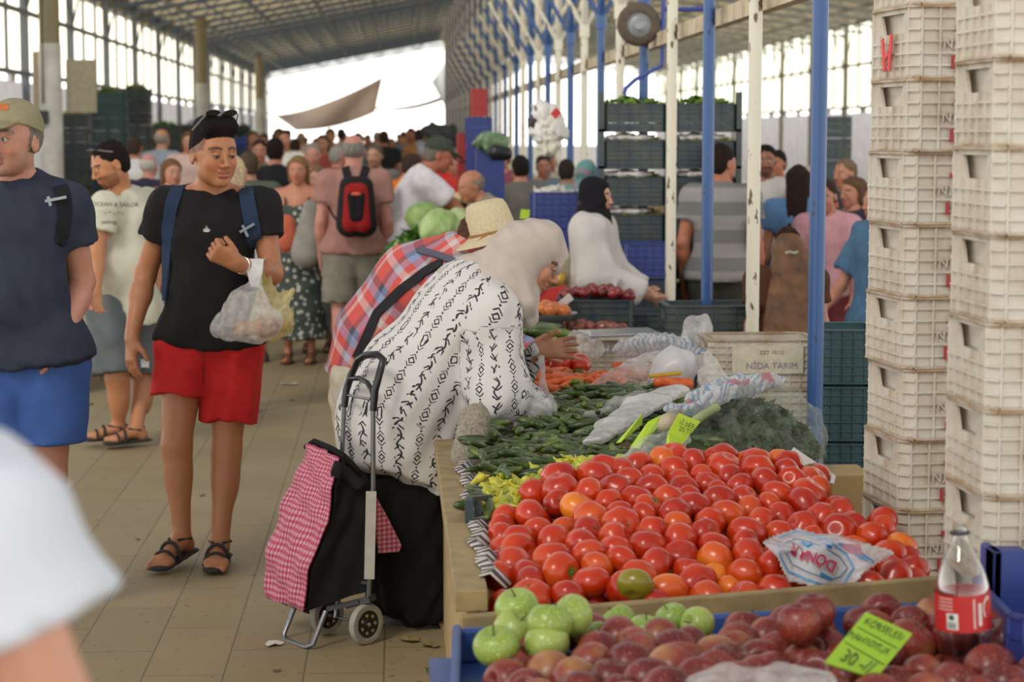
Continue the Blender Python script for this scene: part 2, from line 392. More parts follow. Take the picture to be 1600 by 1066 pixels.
def person(label, J, f, fd, s=1.0, w=1.0, vox=.012, hv=.006, skin='c48a68', hair=('short', '1d1612'), beard=0, lidded=False, jaw=1.0,
           hands=None, wear=(), feet=None, lips=None, belly=0, bare=True, headup=(0, 0, 1), group=None, toes=False, bust=0, shoes=None, fade=0, hs=1.0, name='person', top=True):
    root_p = np.array([J['pel'][0], J['pel'][1], 0.0])
    root = empty(name, root_p, 0, label, 'person', group)
    f = nrm(f); l = np.array([-f[1], f[0], 0]); up = np.array([0, 0, 1.0])
    sk = np.array(hexc(skin)); hc = np.array(hexc(hair[1] or '20160f')); R = headR(fd, headup)
    tor = nrm(J['nek']-J['pel']); fl = nrm(f-tor*(f@tor)); g = w*s
    feet = feet or {'L': f, 'R': f}
    F = Field()
    F.cap(J['hiL'], J['hiR'], .1*g, k=.05, flat=fl, fs=1.05); F.cap(J['pel'], J['wai'], .135*g, .12*g, k=.06, flat=fl, fs=1.35)
    F.cap(J['wai'], J['che'], .125*g, .15*g, k=.06, flat=fl, fs=1.4); F.cap(J['shL'], J['shR'], .052*g, k=.07)
    for q in 'LR': F.cap(J['nek'], J['sh'+q], .05*s, .045*s, k=.05)
    if belly: F.ell(J['wai']+fl*.07*s-tor*.02, np.array((.13, .12, .15))*s*belly, k=.06)
    if bust:
        for q in (-1, 1): F.ell(J['che']+fl*.085*s+l*q*.07*s-tor*.02, .07*s*bust, k=.04)
    F.cap(J['nek']-tor*.03, J['hd']+R@(np.array((0, .02, -.05))*s), .057*s*math.sqrt(w), .052*s*math.sqrt(w), k=.03)
    for q in 'LR':
        sh, el, wr = J['sh'+q], J['el'+q], J['wr'+q]; hi, kn, an = J['hi'+q], J['kn'+q], J['an'+q]
        F.cap(sh, el, .052*g, .039*g, k=.03); F.cap(el, el+(wr-el)*.35, .039*g, .041*g, k=.02); F.cap(el+(wr-el)*.3, wr, .041*g, .027*s, k=.02)
        F.cap(hi, kn, .086*g, .054*g, k=.05); F.cap(kn, an, .05*g, .034*s, k=.03)
        cb = nrm(-f*.9+(1 if q == 'L' else -1)*l*.15); F.ell(kn+(an-kn)*.3+cb*.018*s, np.array((.047, .05, .11))*g, k=.04)
        fdv = nrm(np.array(feet[q])*np.array((1, 1, 1))); hz = an[2]
        F.ell(an-up*.045*s-fdv*.03*s, np.array((.032, .04, .035))*s, k=.03)
        toe = an+fdv*.13*s-up*.055*s; F.cap(an+fdv*.02-up*.02*s, toe, .034*s, .025*s, k=.03)
        sd = nrm(np.cross(fdv, up))
        if toes:
            inner = (1 if q == 'R' else -1)
            for j, (o, ln, r) in enumerate(((-.034, .05, .0135), (-.014, .047, .0095), (.002, .042, .009), (.017, .036, .0085), (.03, .028, .008))):
                b0 = toe-inner*sd*o*s*(1)-up*.004; F.cap(b0, b0+fdv*ln*s-up*.008, r*1.1*s, r*s, k=.006)
            F.cap(toe-sd*.025*s, toe+sd*.025*s, .02*s, k=.02, flat=up, fs=1.2)
        else: F.cap(toe-sd*.02*s, toe+sd*.02*s+fdv*.035*s, .022*s, k=.02, flat=up, fs=1.2)
    V, Q = F.surf(vox); C = np.tile(sk, (len(V), 1)); parts = [(V, Q, C)]
    H = Field(); head_prims(H, J['hd'], R, s*hs, jaw); nb = J['hd']+R@(np.array((0, .02, -.05))*s*hs)
    H.cap(nb, nb+(J['nek']-nb)*.7, .053*s*math.sqrt(w), .056*s*math.sqrt(w), k=.02)
    V, Q = H.surf(hv); lp = np.array(hexc(lips)) if lips else sk*np.array((.85, .5, .5))
    parts.append((V, Q, head_color(V, J['hd'], R, s*hs, sk, sk, hc, beard, lp, lidded, fade)))
    hh = hands or {}
    for q in 'LR':
        wr, el = J['wr'+q], J['el'+q]; a = hh.get(q, {})
        if a.get('none'): continue
        G = Field(); d = np.array(a.get('d', wr-el), float); t = np.array(a.get('t', f), float)
        hand_prims(G, wr, d, t, q, a.get('curl', .35), s*a.get('s', 1.0), thumb=a.get('thumb', 0), spread=a.get('spread', .12))
        G.cap(wr-nrm(wr-el)*.04*s, wr+nrm(d)*.01, .027*s, .022*s, k=.02)
        V, Q = G.surf(a.get('v', max(hv, .0045))); parts.append((V, Q, np.tile(sk, (len(V), 1))))
    vs = []; fs = []; cs = []; b = 0
    for V, Q, C in parts: vs.append(V); fs.append(Q+b); cs.append(C); b += len(V)
    me = mesh_from('body', np.concatenate(vs)-root_p, np.concatenate(fs)); setcol(me, np.concatenate(cs)); ob('body', me, skin_mat(), root)
    if hair[0] not in ('none', 'bald'):
        V, Q = hair_field(hair[0], J['hd'], R, s*hs, hv).surf(hv*1.1, noise=(.0035 if hair[0] != 'quiff' else .0015, 90, 3)); ob('hair', mesh_from('hair', V-root_p, Q), M(hair[1], .85, .35, 90, .8, spec=.15), root)
    K = dict(J=J, f=f, l=l, fl=fl, tor=tor, s=s, g=g, R=R, root=root, rp=root_p, vox=vox, feet=feet, hs=hs)
    for wfn in wear: wfn(K)
    return root, K
def put(K, name, F, mat, noise=None, vox=None, label=None):
    V, Q = F.surf(vox or K['vox'], noise); o = ob(name, mesh_from(name, V-K['rp'], Q), mat, K['root'])
    if label: o['label'] = label
    return o
def top(mat, hem=.0, sleeve=.55, loose=.016, name='shirt', flare=.02, longs=False, noise=(.007, 22, 1), neck=.045, neckv=.0, hook=None, belly=0, vox=None, slr=.0):
    def fn(K):
        J, fl, tor, s, g = K['J'], K['fl'], K['tor'], K['s'], K['g']; F = Field(); t = loose
        ncl = (J['nek']-tor*(neck-.045)*s+fl*.02, -nrm(tor*.9+fl*(.35+neckv)))
        hp = J['pel']-nrm(J['wai']-J['pel'])*hem*s; dn = nrm(J['pel']-J['wai']); hc = (hp, -dn)
        F.cap(J['wai'], hp+dn*.05, .125*g+t, .14*g+t+flare, k=.05, flat=fl, fs=1.25, clip=hc)
        F.cap(hp-K['l']*.062*g+dn*.02, hp+K['l']*.062*g+dn*.02, .128*g+t+flare, k=.09, flat=fl, fs=1.12, clip=hc)
        F.cap(J['wai'], J['che'], .128*g+t, .152*g+t, k=.06, flat=fl, fs=1.33); F.cap(J['shL'], J['shR'], .056*g+t*.7, k=.07, clip=ncl)
        F.cap(J['che'], J['nek']-tor*.03*s, .13*g, .07*s+t*.6, k=.05, flat=fl, fs=1.2, clip=ncl)
        for q in 'LR':
            F.cap(J['nek'], J['sh'+q], .054*s+t*.5, .05*s+t*.5, k=.04, clip=ncl)
            sh, el, wr = J['sh'+q], J['el'+q], J['wr'+q]; d = nrm(el-sh)
            if longs:
                F.cap(sh, el, .06*g+t, .05*g+t+slr, k=.05); F.cap(el, el+(wr-el)*.96, .05*g+t+slr, .034*g+t+slr*.4, k=.03, clip=(el+(wr-el)*.96, -nrm(wr-el)))
            else:
                e = sh+(el-sh)*sleeve; F.cap(sh, e+d*.05, .058*g+t*.8, .056*g+t*1.3+slr, k=.045, clip=(e, -d))
        if belly: F.ell(J['wai']+fl*.07*s-tor*.02, np.array((.145, .14, .165))*s*belly, k=.06, clip=hc)
        if hook: hook(F, K)
        return put(K, name, F, mat, noise, vox)
    return fn
def bottoms(mat, length=.8, loose=.025, flare=.02, name='shorts', noise=(.007, 20, 5), waist=.0, vox=None, lens=None):
    """length: share of the leg hip to ankle"""
    length0 = length
    def fn(K):
        J, fl, s, g = K['J'], K['fl'], K['s'], K['g']; F = Field(); up = nrm(J['wai']-J['pel']); t = loose
        F.cap(J['hiL'], J['hiR'], .105*g+t*.7, k=.05, flat=fl, fs=1.08, clip=(J['pel']+up*waist*s, -up))
        F.cap(J['pel'], J['pel']+up*.08, .145*g, .135*g, k=.04, flat=fl, fs=1.3, clip=(J['pel']+up*waist*s, -up))
        for q in 'LR':
            hi, kn, an = J['hi'+q], J['kn'+q], J['an'+q]; length = lens[q] if lens else length0
            if length <= .5:
                e = hi+(kn-hi)*length*2; d = nrm(kn-hi); F.cap(hi, e+d*.04, .09*g+t, (.088-.035*length*2)*g+t+flare, k=.014, clip=(e, -d))
            else:
                F.cap(hi, kn, .09*g+t, .057*g+t+flare*.5, k=.03); e = kn+(an-kn)*(length-.5)*2; d = nrm(an-kn)
                F.cap(kn, e+d*.03, .057*g+t+flare*.5, .045*g+t+flare, k=.02, clip=(e, -d))
        return put(K, name, F, mat, noise, vox)
    return fn
def skirt(mat, length=.9, top_at='pel', flare=.12, name='skirt', noise=(.014, 26, 8), vox=None, fs=1.15):
    def fn(K):
        J, fl, s, g = K['J'], K['fl'], K['s'], K['g']; F = Field()
        an = (J['anL']+J['anR'])/2; hp = J['pel']; e = hp+(an-hp)*length; up = nrm(hp-e)
        F.cap(hp+up*.06, hp-up*.1, .14*g, .17*g, k=.04, flat=K['f'], fs=1.2)
        F.cap(hp-up*.08, e-up*.15, .17*g, .17*g+flare, k=.05, flat=K['f'], fs=fs, clip=(e, up))
        return put(K, name, F, mat, noise, vox)
    return fn
def shoe(mat, name='shoe', open_=False, sole=None):
    def fn(K):
        J, s = K['J'], K['s']; up = np.array([0, 0, 1.0])
        for q in 'LR':
            an, fd = J['an'+q], nrm(K['feet'][q]); sd = nrm(np.cross(fd, up)); F = Field(); dn = an-up*.073*s
            a, b = dn-fd*.05*s, dn+fd*.155*s
            if open_:
                F.cap(a, b, .04*s, .047*s, k=.01, flat=up, fs=3.8)
                o = put(K, 'sandal', F, mat, vox=min(K['vox'], .008)); m = MB(); rp = K['rp']
                tp = an+fd*.07*s-up*.005*s
                def arch(c, ww, h, r=.006): return [c-sd*ww+up*.012-rp-up*.02]+[c+sd*ww*math.sin(t)+up*(h*math.cos(t))-rp for t in np.linspace(-1.2, 1.2, 7)]+[c+sd*ww-up*.01-rp]
                m.tube(arch(dn+fd*.085*s+up*.012, .043*s, .062*s), .0065*s, 8); m.tube(arch(dn+fd*.125*s+up*.012, .044*s, .04*s), .006*s, 8)
                m.tube([an-fd*.045*s+up*.0*s-rp, an+sd*.04*s-rp-up*.01, an+fd*.06*s-rp+sd*.02], .005*s, 8); m.tube([an-fd*.045*s-rp, an-sd*.04*s-rp-up*.01, an+fd*.06*s-rp-sd*.02], .005*s, 8)
                m.build('strap', mat, o, smooth=True)
            else:
                F.cap(a+up*.012, b+up*.008, .036*s, .04*s, k=.02, flat=up, fs=1.6); F.cap(an-up*.03*s-fd*.015*s, an+fd*.09*s-up*.045*s, .042*s, .033*s, k=.04)
                F.cap(a, b, .042*s, .046*s, k=.01, flat=up, fs=2.6); put(K, name, F, mat, vox=min(K['vox'], .009))
    return fn
def hijab(mat, back=.0, veil=(.0, 0)):
    def fn(K):
        J, R, s = K['J'], K['R'], K['s']; L = lambda *p: J['hd']+R@(np.array(p)*s); W = lambda v: R@np.array(v, float)
        F = Field(); F.ell(L(0, .02, .03), np.array((.094, .112, .108))*s, R, clip=(L(0, -.062, 0), W((0, 1, .15))))
        F.cap(L(0, -.01, -.07), J['nek']+K['fl']*.0, .088*s, .1*s, k=.05, clip=(L(0, -.07, -.05), W((0, 1, .0))))
        for q in 'LR': F.cap(J['nek']-K['tor']*.02, J['nek']+(J['sh'+q]-J['nek'])*.75-K['tor']*.02, .09*s, .07*s, k=.06)
        F.cap(J['nek'], J['nek']-K['tor']*.16*s+K['fl']*.05*s, .11*s, .1*s, k=.05, flat=K['fl'], fs=1.0)
        put(K, 'headscarf', F, mat, (.006, 30, 4), vox=min(K['vox'], .009))
    return fn
def cap_hat(mat, brimdir=1, brim=True):
    def fn(K):
        J, R, s = K['J'], K['R'], K['s']; L = lambda *p: J['hd']+R@(np.array(p)*s); W = lambda v: R@np.array(v, float)
        F = Field(); F.ell(L(0, .018, .05), np.array((.086, .104, .092))*s, R, clip=(L(0, 0, .045), W((0, .3, 1))))
        if brim: F.ell(L(0, -.105*brimdir, .052), np.array((.07, .072, .012))*s, R@np.array(Matrix.Rotation(.22*brimdir, 3, 'X')), k=.02, clip=(L(0, -.05*brimdir, 0), W((0, -brimdir, 0))))
        put(K, 'cap', F, mat, vox=min(K['vox'], .006))
    return fn
def strap_over(mat, q='L', wd=.045, name='backpack_strap', down=.2, fr=.62):
    """a ribbon of webbing following the shoulder, front and back, for a rucksack built at top level"""
    return None
def ribbon(pts, nrml, wd, th=.006):
    """flat band along pts; nrml = outward normals"""
    m = MB(); pts = [np.array(p, float) for p in pts]; vs = []; n = len(pts)
    for i, p in enumerate(pts):
        d = nrm(pts[min(i+1, n-1)]-pts[max(i-1, 0)]); N = nrm(nrml[i] if isinstance(nrml, list) else nrml); sd = nrm(np.cross(d, N)); N = np.cross(sd, d)
        vs += [p-sd*wd/2, p+sd*wd/2, p+sd*wd/2+N*th, p-sd*wd/2+N*th]
    fs = [(0, 1, 2, 3), tuple((n-1)*4+j for j in (3, 2, 1, 0))]
    for i in range(n-1):
        for j in range(4): k = (j+1) % 4; fs.append((i*4+j, (i+1)*4+j, (i+1)*4+k, i*4+k))
    return m.add(vs, fs)
# ------------------------------------------------------------------ the hall
def floor_mat():
    m = newmat('tile_floor'); t = NT(m); v = t.coord('Object')
    sw = t.add('ShaderNodeMapping'); t.link(v, sw.inputs[0]); sw.inputs['Rotation'].default_value = (0, 0, math.pi/2); sw.inputs['Location'].default_value = (.1, .04, 0)
    b = t.add('ShaderNodeTexBrick'); t.link(sw.outputs[0], b.inputs[0]); b.offset = .5
    b.inputs['Scale'].default_value = 1; b.inputs['Brick Width'].default_value = .62; b.inputs['Row Height'].default_value = .25
    b.inputs['Mortar Size'].default_value = .0035; b.inputs['Mortar Smooth'].default_value = .3; b.inputs['Bias'].default_value = -.2
    b.inputs['Color1'].default_value = hexc('8c7c5c')+(1,); b.inputs['Color2'].default_value = hexc('948362')+(1,); b.inputs['Mortar'].default_value = hexc('5c503c')+(1,)
    n1 = t.noise(v, 1.3, 5); n2 = t.noise(v, 14, 5)
    c = t.mix(t.math('MULTIPLY', n2, .5), b.outputs[0], t.ramp(n1, [(.35, hexc('7c6c4e')), (.5, hexc('928260')), (.68, hexc('a49474'))]))
    sp = t.ramp(t.noise(v, 34, 2), [(.28, hexc('5a4c38')), (.34, (1, 1, 1))])
    x = t.add('ShaderNodeMix', data_type='RGBA', blend_type='MULTIPLY'); x.inputs[0].default_value = .6; t.link(c, x.inputs[6]); t.link(sp, x.inputs[7])
    t.link(x.outputs[2], t.bsdf.inputs['Base Color']); t.bsdf.inputs['Roughness'].default_value = .62
    t.bump(n2, .15, .003); return m
def struct(name, mb, mat, smooth=False):
    o = mb.build(name, mat, smooth=smooth); o['kind'] = 'structure'; return o
struct('floor', MB().box((-12, -3, -.1), (14, 86, 0)), floor_mat())
struct('floor_outside', MB().box((-60, 86, -.1), (60, 320, -.01)), M('c9c4b8', .9))
WL, WR, RX = -5.0, 10.7, 1.7; ZL, ZR, ZT = 4.2, 4.3, 5.45; Y0, Y1 = 22, 84
def panel_mat(name, tint, a):
    m = newmat(name); t = NT(m); out = [n for n in t.n if n.type == 'OUTPUT_MATERIAL'][0]
    tr = t.add('ShaderNodeBsdfTransparent'); tr.inputs[0].default_value = tint+(1,)
    tl = t.add('ShaderNodeBsdfTranslucent'); tl.inputs[0].default_value = tint+(1,)
    n = t.noise(t.coord('Object'), 3, 4); mx = t.add('ShaderNodeMixShader'); t.link(t.math('MULTIPLY_ADD', n, .25, a-.12), mx.inputs[0])
    t.link(tr.outputs[0], mx.inputs[1]); t.link(tl.outputs[0], mx.inputs[2]); t.link(mx.outputs[0], out.inputs[0]); return m
pl_ = panel_mat('cream_panel_left', (1.0, .95, .78), .14); pr_ = panel_mat('cream_panel_right', (.93, .93, .78), .3)
white_sheet = M('d6d4d8', .8, .2, 3, .4); t_ = NT(white_sheet); l_ = t_.add('ShaderNodeBsdfTranslucent'); l_.inputs[0].default_value = (.75, .75, .8, 1); x_ = t_.add('ShaderNodeMixShader'); x_.inputs[0].default_value = .4
t_.link(t_.bsdf.outputs[0], x_.inputs[1]); t_.link(l_.outputs[0], x_.inputs[2]); t_.link(x_.outputs[0], [q for q in t_.n if q.type == 'OUTPUT_MATERIAL'][0].inputs[0]); frame_l = M('6d7480', .6); frame_t = M('b6a98a', .7)
wn = 0
for side, X, zs, ze, pm in (('left', WL, 2.5, ZL, pl_), ('right', WR, 2.3, ZR, pr_)):
    sg = -1 if side == 'left' else 1
    struct('wall_'+side, MB().add([(X+sg*.03, Y0-6, 0), (X+sg*.03, Y1, 0), (X+sg*.03, Y1, zs-.12), (X+sg*.03, Y0-6, zs-.12)], [(0, 1, 2, 3)]), white_sheet)
    m = MB(); [m.box((X, y, zs-.12), (X+sg*.06, y+.3+.3*rnd.random(), zs-.02)) for y in np.arange(Y0-6, Y1, 1.9)]
    struct('trim_%d' % (1 if side == 'left' else 2), m, M('cfd0d4', .7))
    for y in np.arange(Y0-5.6, Y1, 4.0):
        wn += 1; y1 = min(y+4, Y1)
        f = MB(); f.box((X-.05, y-.05, 0), (X+.06, y+.05, ze))
        for k in (1, 2): f.box((X-.015, y+k*1.333-.025, zs), (X+.03, y+k*1.333+.025, ze))
        for z in (zs, (zs+ze)/2-.02, ze-.06): f.box((X-.02, y, z-.03), (X+.04, y1, z+.03))
        f.bar((X-.05*sg, y, zs+.9), (X-.05*sg, y+1.333, ze), .03); f.bar((X-.05*sg, y+4, zs+.9), (X-.05*sg, y+2.666, ze), .03)
        o = struct('window_%d' % wn, f, frame_l if side == 'left' else M('8f8873', .7))
        p = MB().add([(X+sg*.07, y, zs), (X+sg*.07, y1, zs), (X+sg*.07, y1, ze), (X+sg*.07, y, ze)], [(0, 1, 2, 3)]).build('window_panel', pm, o)
# roof: corrugated sheet on rafters and lattice trusses
def roof_mat():
    m = newmat('roof_sheet'); t = NT(m); v = t.coord('Object')
    n = t.noise(v, 1.2, 4); w = t.add('ShaderNodeTexWave'); t.link(v, w.inputs[0]); w.bands_direction = 'Y'; w.inputs['Scale'].default_value = 1.1; w.inputs['Distortion'].default_value = .6
    c = t.mix(w.outputs[1], hexc('b09a70'), hexc('d4c8ae')); cc = t.mix(t.math('MULTIPLY', n, .6), c, hexc('c4b188')); t.link(cc, t.bsdf.inputs['Base Color']); t.bsdf.inputs['Roughness'].default_value = .6
    tl = t.add('ShaderNodeBsdfTranslucent'); t.link(cc, tl.inputs[0]); mx = t.add('ShaderNodeMixShader'); mx.inputs[0].default_value = .72
    t.link(t.bsdf.outputs[0], mx.inputs[1]); t.link(tl.outputs[0], mx.inputs[2]); t.link(mx.outputs[0], [q for q in t.n if q.type == 'OUTPUT_MATERIAL'][0].inputs[0]); return m
for k, (xa, za, xb, zb) in enumerate(((WL-.3, ZL-.04, RX, ZT), (RX, ZT, WR+.3, ZR-.04))):
    m = MB(); n = 40
    m.add([(xa, Y0, za+.02), (xb, Y0, zb+.02), (xb, Y1, zb+.02), (xa, Y1, za+.02)], [(0, 1, 2, 3)])       # thin corrugated sheet
    o = struct('ceiling' if k == 0 else 'ceiling_right', m, roof_mat())
blue_m = M('2f5fa3', .38, .3, 14, .3, spec=.5); cream_m = M('c9c1ae', .5, .2, 10, .3)
steel_b = M('5f6f86', .6); steel_w = M('aaa594', .6)
def truss_mesh(xa, za, xb, zb):
    m = MB(); n = 9; q = lambda t, d: (xa+(xb-xa)*t, 0, za+(zb-za)*t-d)
    m.bar(q(0, .03), q(1, .03), .06); m.bar(q(0, .33), q(1, .33), .05)
    for i in range(n):
        m.bar(q(i/n, .33), q((i+.5)/n, .05), .025); m.bar(q((i+.5)/n, .05), q((i+1)/n, .33), .025)
    return m.mesh('roof_truss')
tl_, tr_ = truss_mesh(WL, ZL, RX, ZT), truss_mesh(RX, ZT, WR, ZR)
tl_.materials.append(steel_b); tr_.materials.append(M('9aa0a4', .6)); k = 2
for y in np.arange(Y0+.5, Y1+.1, 2.0):
    for me in (tl_, tr_):
        k += 1; o = ob('trim_%d' % k, me, None, None, (0, y, 0)); o['kind'] = 'structure'
for x in np.arange(WL+.6, WR, 1.3):
    z = ZL+(ZT-ZL)*(x-WL)/(RX-WL) if x < RX else ZT+(ZR-ZT)*(x-RX)/(WR-RX)
    k += 1; struct('trim_%d' % k, MB().box((x-.04, Y0, z-.08), (x+.04, Y1, z-.0)), steel_w)
k += 1; struct('trim_%d' % k, MB().box((WL-.3, Y0+6, ZL-.25), (WL-.1, Y1, ZL+.05)), steel_w)
# raised ledge along the left side of the aisle
struct('baseboard_left', MB().box((-2.5, 13.4, 0), (-2.02, 70, .38)), M('9c9078', .85, .25, 9, .5))
# round columns on the left
colm = MB().lathe([(.125, 0), (.125, 4.15), (.16, 4.2)], 24, cap=True)
for (y, lbl) in ((25.0, 'nearest round column on the left, painted white below a bare concrete top'), (44.5, 'round cream column in front of the tall left windows, second along'), (63.5, 'farthest round column at the left edge of the bright opening')):
    t = empty('column', (-4.1, y, 0), 0, lbl, 'column')
    MB().lathe([(.135, 0), (.135, 2.75), (.128, 2.76)], 24).build('painted_base', M('c3c4c2', .6, .15, 5), t, smooth=True)
    MB().lathe([(.125, 2.76), (.125, 4.2)], 24).build('shaft', M('8a8168', .8), t, smooth=True)
for (px0, py0, px1, py1, D, lb) in ((50, 80, 80, 176, 25.08, 'narrow beige board hanging left of the nearest round column'), (102, 93, 151, 176, 25.08, 'square beige board hanging right of the nearest round column')):
    a, b = P(px0, py0, D), P(px1, py1, D); o = MB().box((a[0], D, b[2]), (b[0], D+.04, a[2])).build('board', M('a79f8a', .8), bevel=.005); setp(o, lb, 'board')
c_ = empty('loudspeaker', P(66, 182, 24.9), 0, 'small dark loudspeaker mounted beside the nearest round column', 'loudspeaker')
MB().box((-.08, -.08, -.09), (.08, .08, .07)).build('case', M('2b2c30', .5), c_, bevel=.01); MB().lathe([(.05, 0), (.02, .01)], 16).build('speaker_cone', M('8a8c90', .5), c_).rotation_euler = (math.pi/2, 0, 0)
a, b = P(75, 0, 24.8), P(66, 175, 24.8); setp(MB().tube([(a[0]-.07, 24.8, 4.1), (b[0]+.02, 24.8, 3.0), (b[0], 24.86, b[2]+.1)], .012, 6).build('cable', M('2b2620')), 'black cable hanging down beside the nearest round column', 'cable')
# the row of steel posts
def postmat(base, rust, amt):
    m = newmat('paint_'+base); t = NT(m); v = t.coord('Object'); n = t.noise(t.coord('Object', (1, 1, .35)), 26, 5); n2 = t.noise(v, 3, 3)
    msk = t.ramp(t.math('MULTIPLY', n, t.math('ADD', n2, .5)), [(amt, (0, 0, 0)), (amt+.03, (1, 1, 1))])
    t.link(t.mix(msk, hexc(base), hexc(rust)), t.bsdf.inputs['Base Color']); t.bsdf.inputs['Roughness'].default_value = .35; t.bump(n, .3, .002); return m
pb_, pw_ = postmat('2f5286', '2b2f3c', .66), postmat('cdc7b6', '5d4a34', .62)
def post_proto(mat, r):
    pole = MB().lathe([(r, 0), (r, 4.9)], 18).mesh('pole', True); pole.materials.append(mat)
    br = MB(); 
    for s in (-1, 1): br.bar((0, 0, 2.5), (0, s*.42, 3.25), .035); br.bar((0, 0, 2.5), (s*.4, 0, 3.2), .032)
    br.tube([(0, 0, 2.44), (0, 0, 2.54)], r+.012, 14); b = br.mesh('brace'); b.materials.append(mat); return pole, b
pp = {'blue': post_proto(pb_, .029), 'white': post_proto(pw_, .0285)}
ORD = ['first', 'second', 'third', 'fourth', 'fifth', 'sixth', 'seventh', 'eighth', 'ninth', 'tenth', 'eleventh', 'twelfth']
PL = {('blue', 0): 'nearest blue post, standing between the printed white crate and the tall crate stacks', ('blue', 1): 'second blue post, crossing the man in the grey striped shirt',
      ('blue', 2): 'blue post hidden behind the hanging cart wheel and dark crates', ('blue', 3): 'blue post at the left side of the dark crate tower',
      ('white', 0): 'chipped white post right of the man in the grey striped shirt', ('white', 1): 'rust-spotted white post crossing the tower of dark crates',
      ('white', 2): 'cream post directly left of the hanging cart wheel', ('white', 3): 'cream post between the white carrier bags and dark crate tower'}
for i in range(21):
    for c, y0 in (('blue', 7.2), ('white', 8.5)):
        y = y0+2.56*i
        o = empty('steel_post', (1.5, y, 0), 0, PL.get((c, i), '%s steel post in the line, %s from the front' % (c, ORD[i]) if i < 12 else '%s steel post far down the line towards the bright end' % c), 'post', None if i < 12 else '%s posts far down the market hall' % c)
        q = ob('pole', pp[c][0], None, o)
        if i < 20: q.scale = (1, 1, (4.9 if y > Y0 else 3.95)/4.9)
        ob('brace', pp[c][1], None, o)
o = MB().box((1.56, 7.5, 2.2), (1.62, 60, 2.28)).build('rail', M('b9a98e', .6, .3, 8)); setp(o, 'long rusty cream rail running along the row of posts', 'rail')
# bright end of the hall: tarpaulins slung across
def sheet(name, corners, D, sag, mat, label, cat, nu=14, nv=8):
    c = [P(*q) for q in corners]; vs = []
    for i in range(nu+1):
        for j in range(nv+1):
            u, v = i/nu, j/nv; p = (c[0]*(1-u)+c[1]*u)*(1-v)+(c[3]*(1-u)+c[2]*u)*v
            p = p+np.array([0, sag*2*math.sin(u*7+v*3), -sag*4*u*(1-u)*(1-.3*v)]); vs.append(p)
    f = [(i*(nv+1)+j, (i+1)*(nv+1)+j, (i+1)*(nv+1)+j+1, i*(nv+1)+j+1) for i in range(nu) for j in range(nv)]
    me = mesh_from(name, vs, f); o = ob(name, me, mat); sl = o.modifiers.new('thick', 'SOLIDIFY'); sl.thickness = .01
    return setp(o, label, cat)
sheet('tarpaulin', [(428, 180, 84), (598, 119, 78), (586, 176, 78), (462, 204, 84)], 0, .25, M('cbb9b0', .8), 'brownish tarpaulin slung under the far bright opening', 'tarpaulin')
sheet('tarpaulin', [(583, 166, 84), (690, 150, 80), (690, 158, 80), (590, 172, 84)], 0, .2, M('b8a692', .8), 'pale tarpaulin strip right of the brown one', 'tarpaulin')
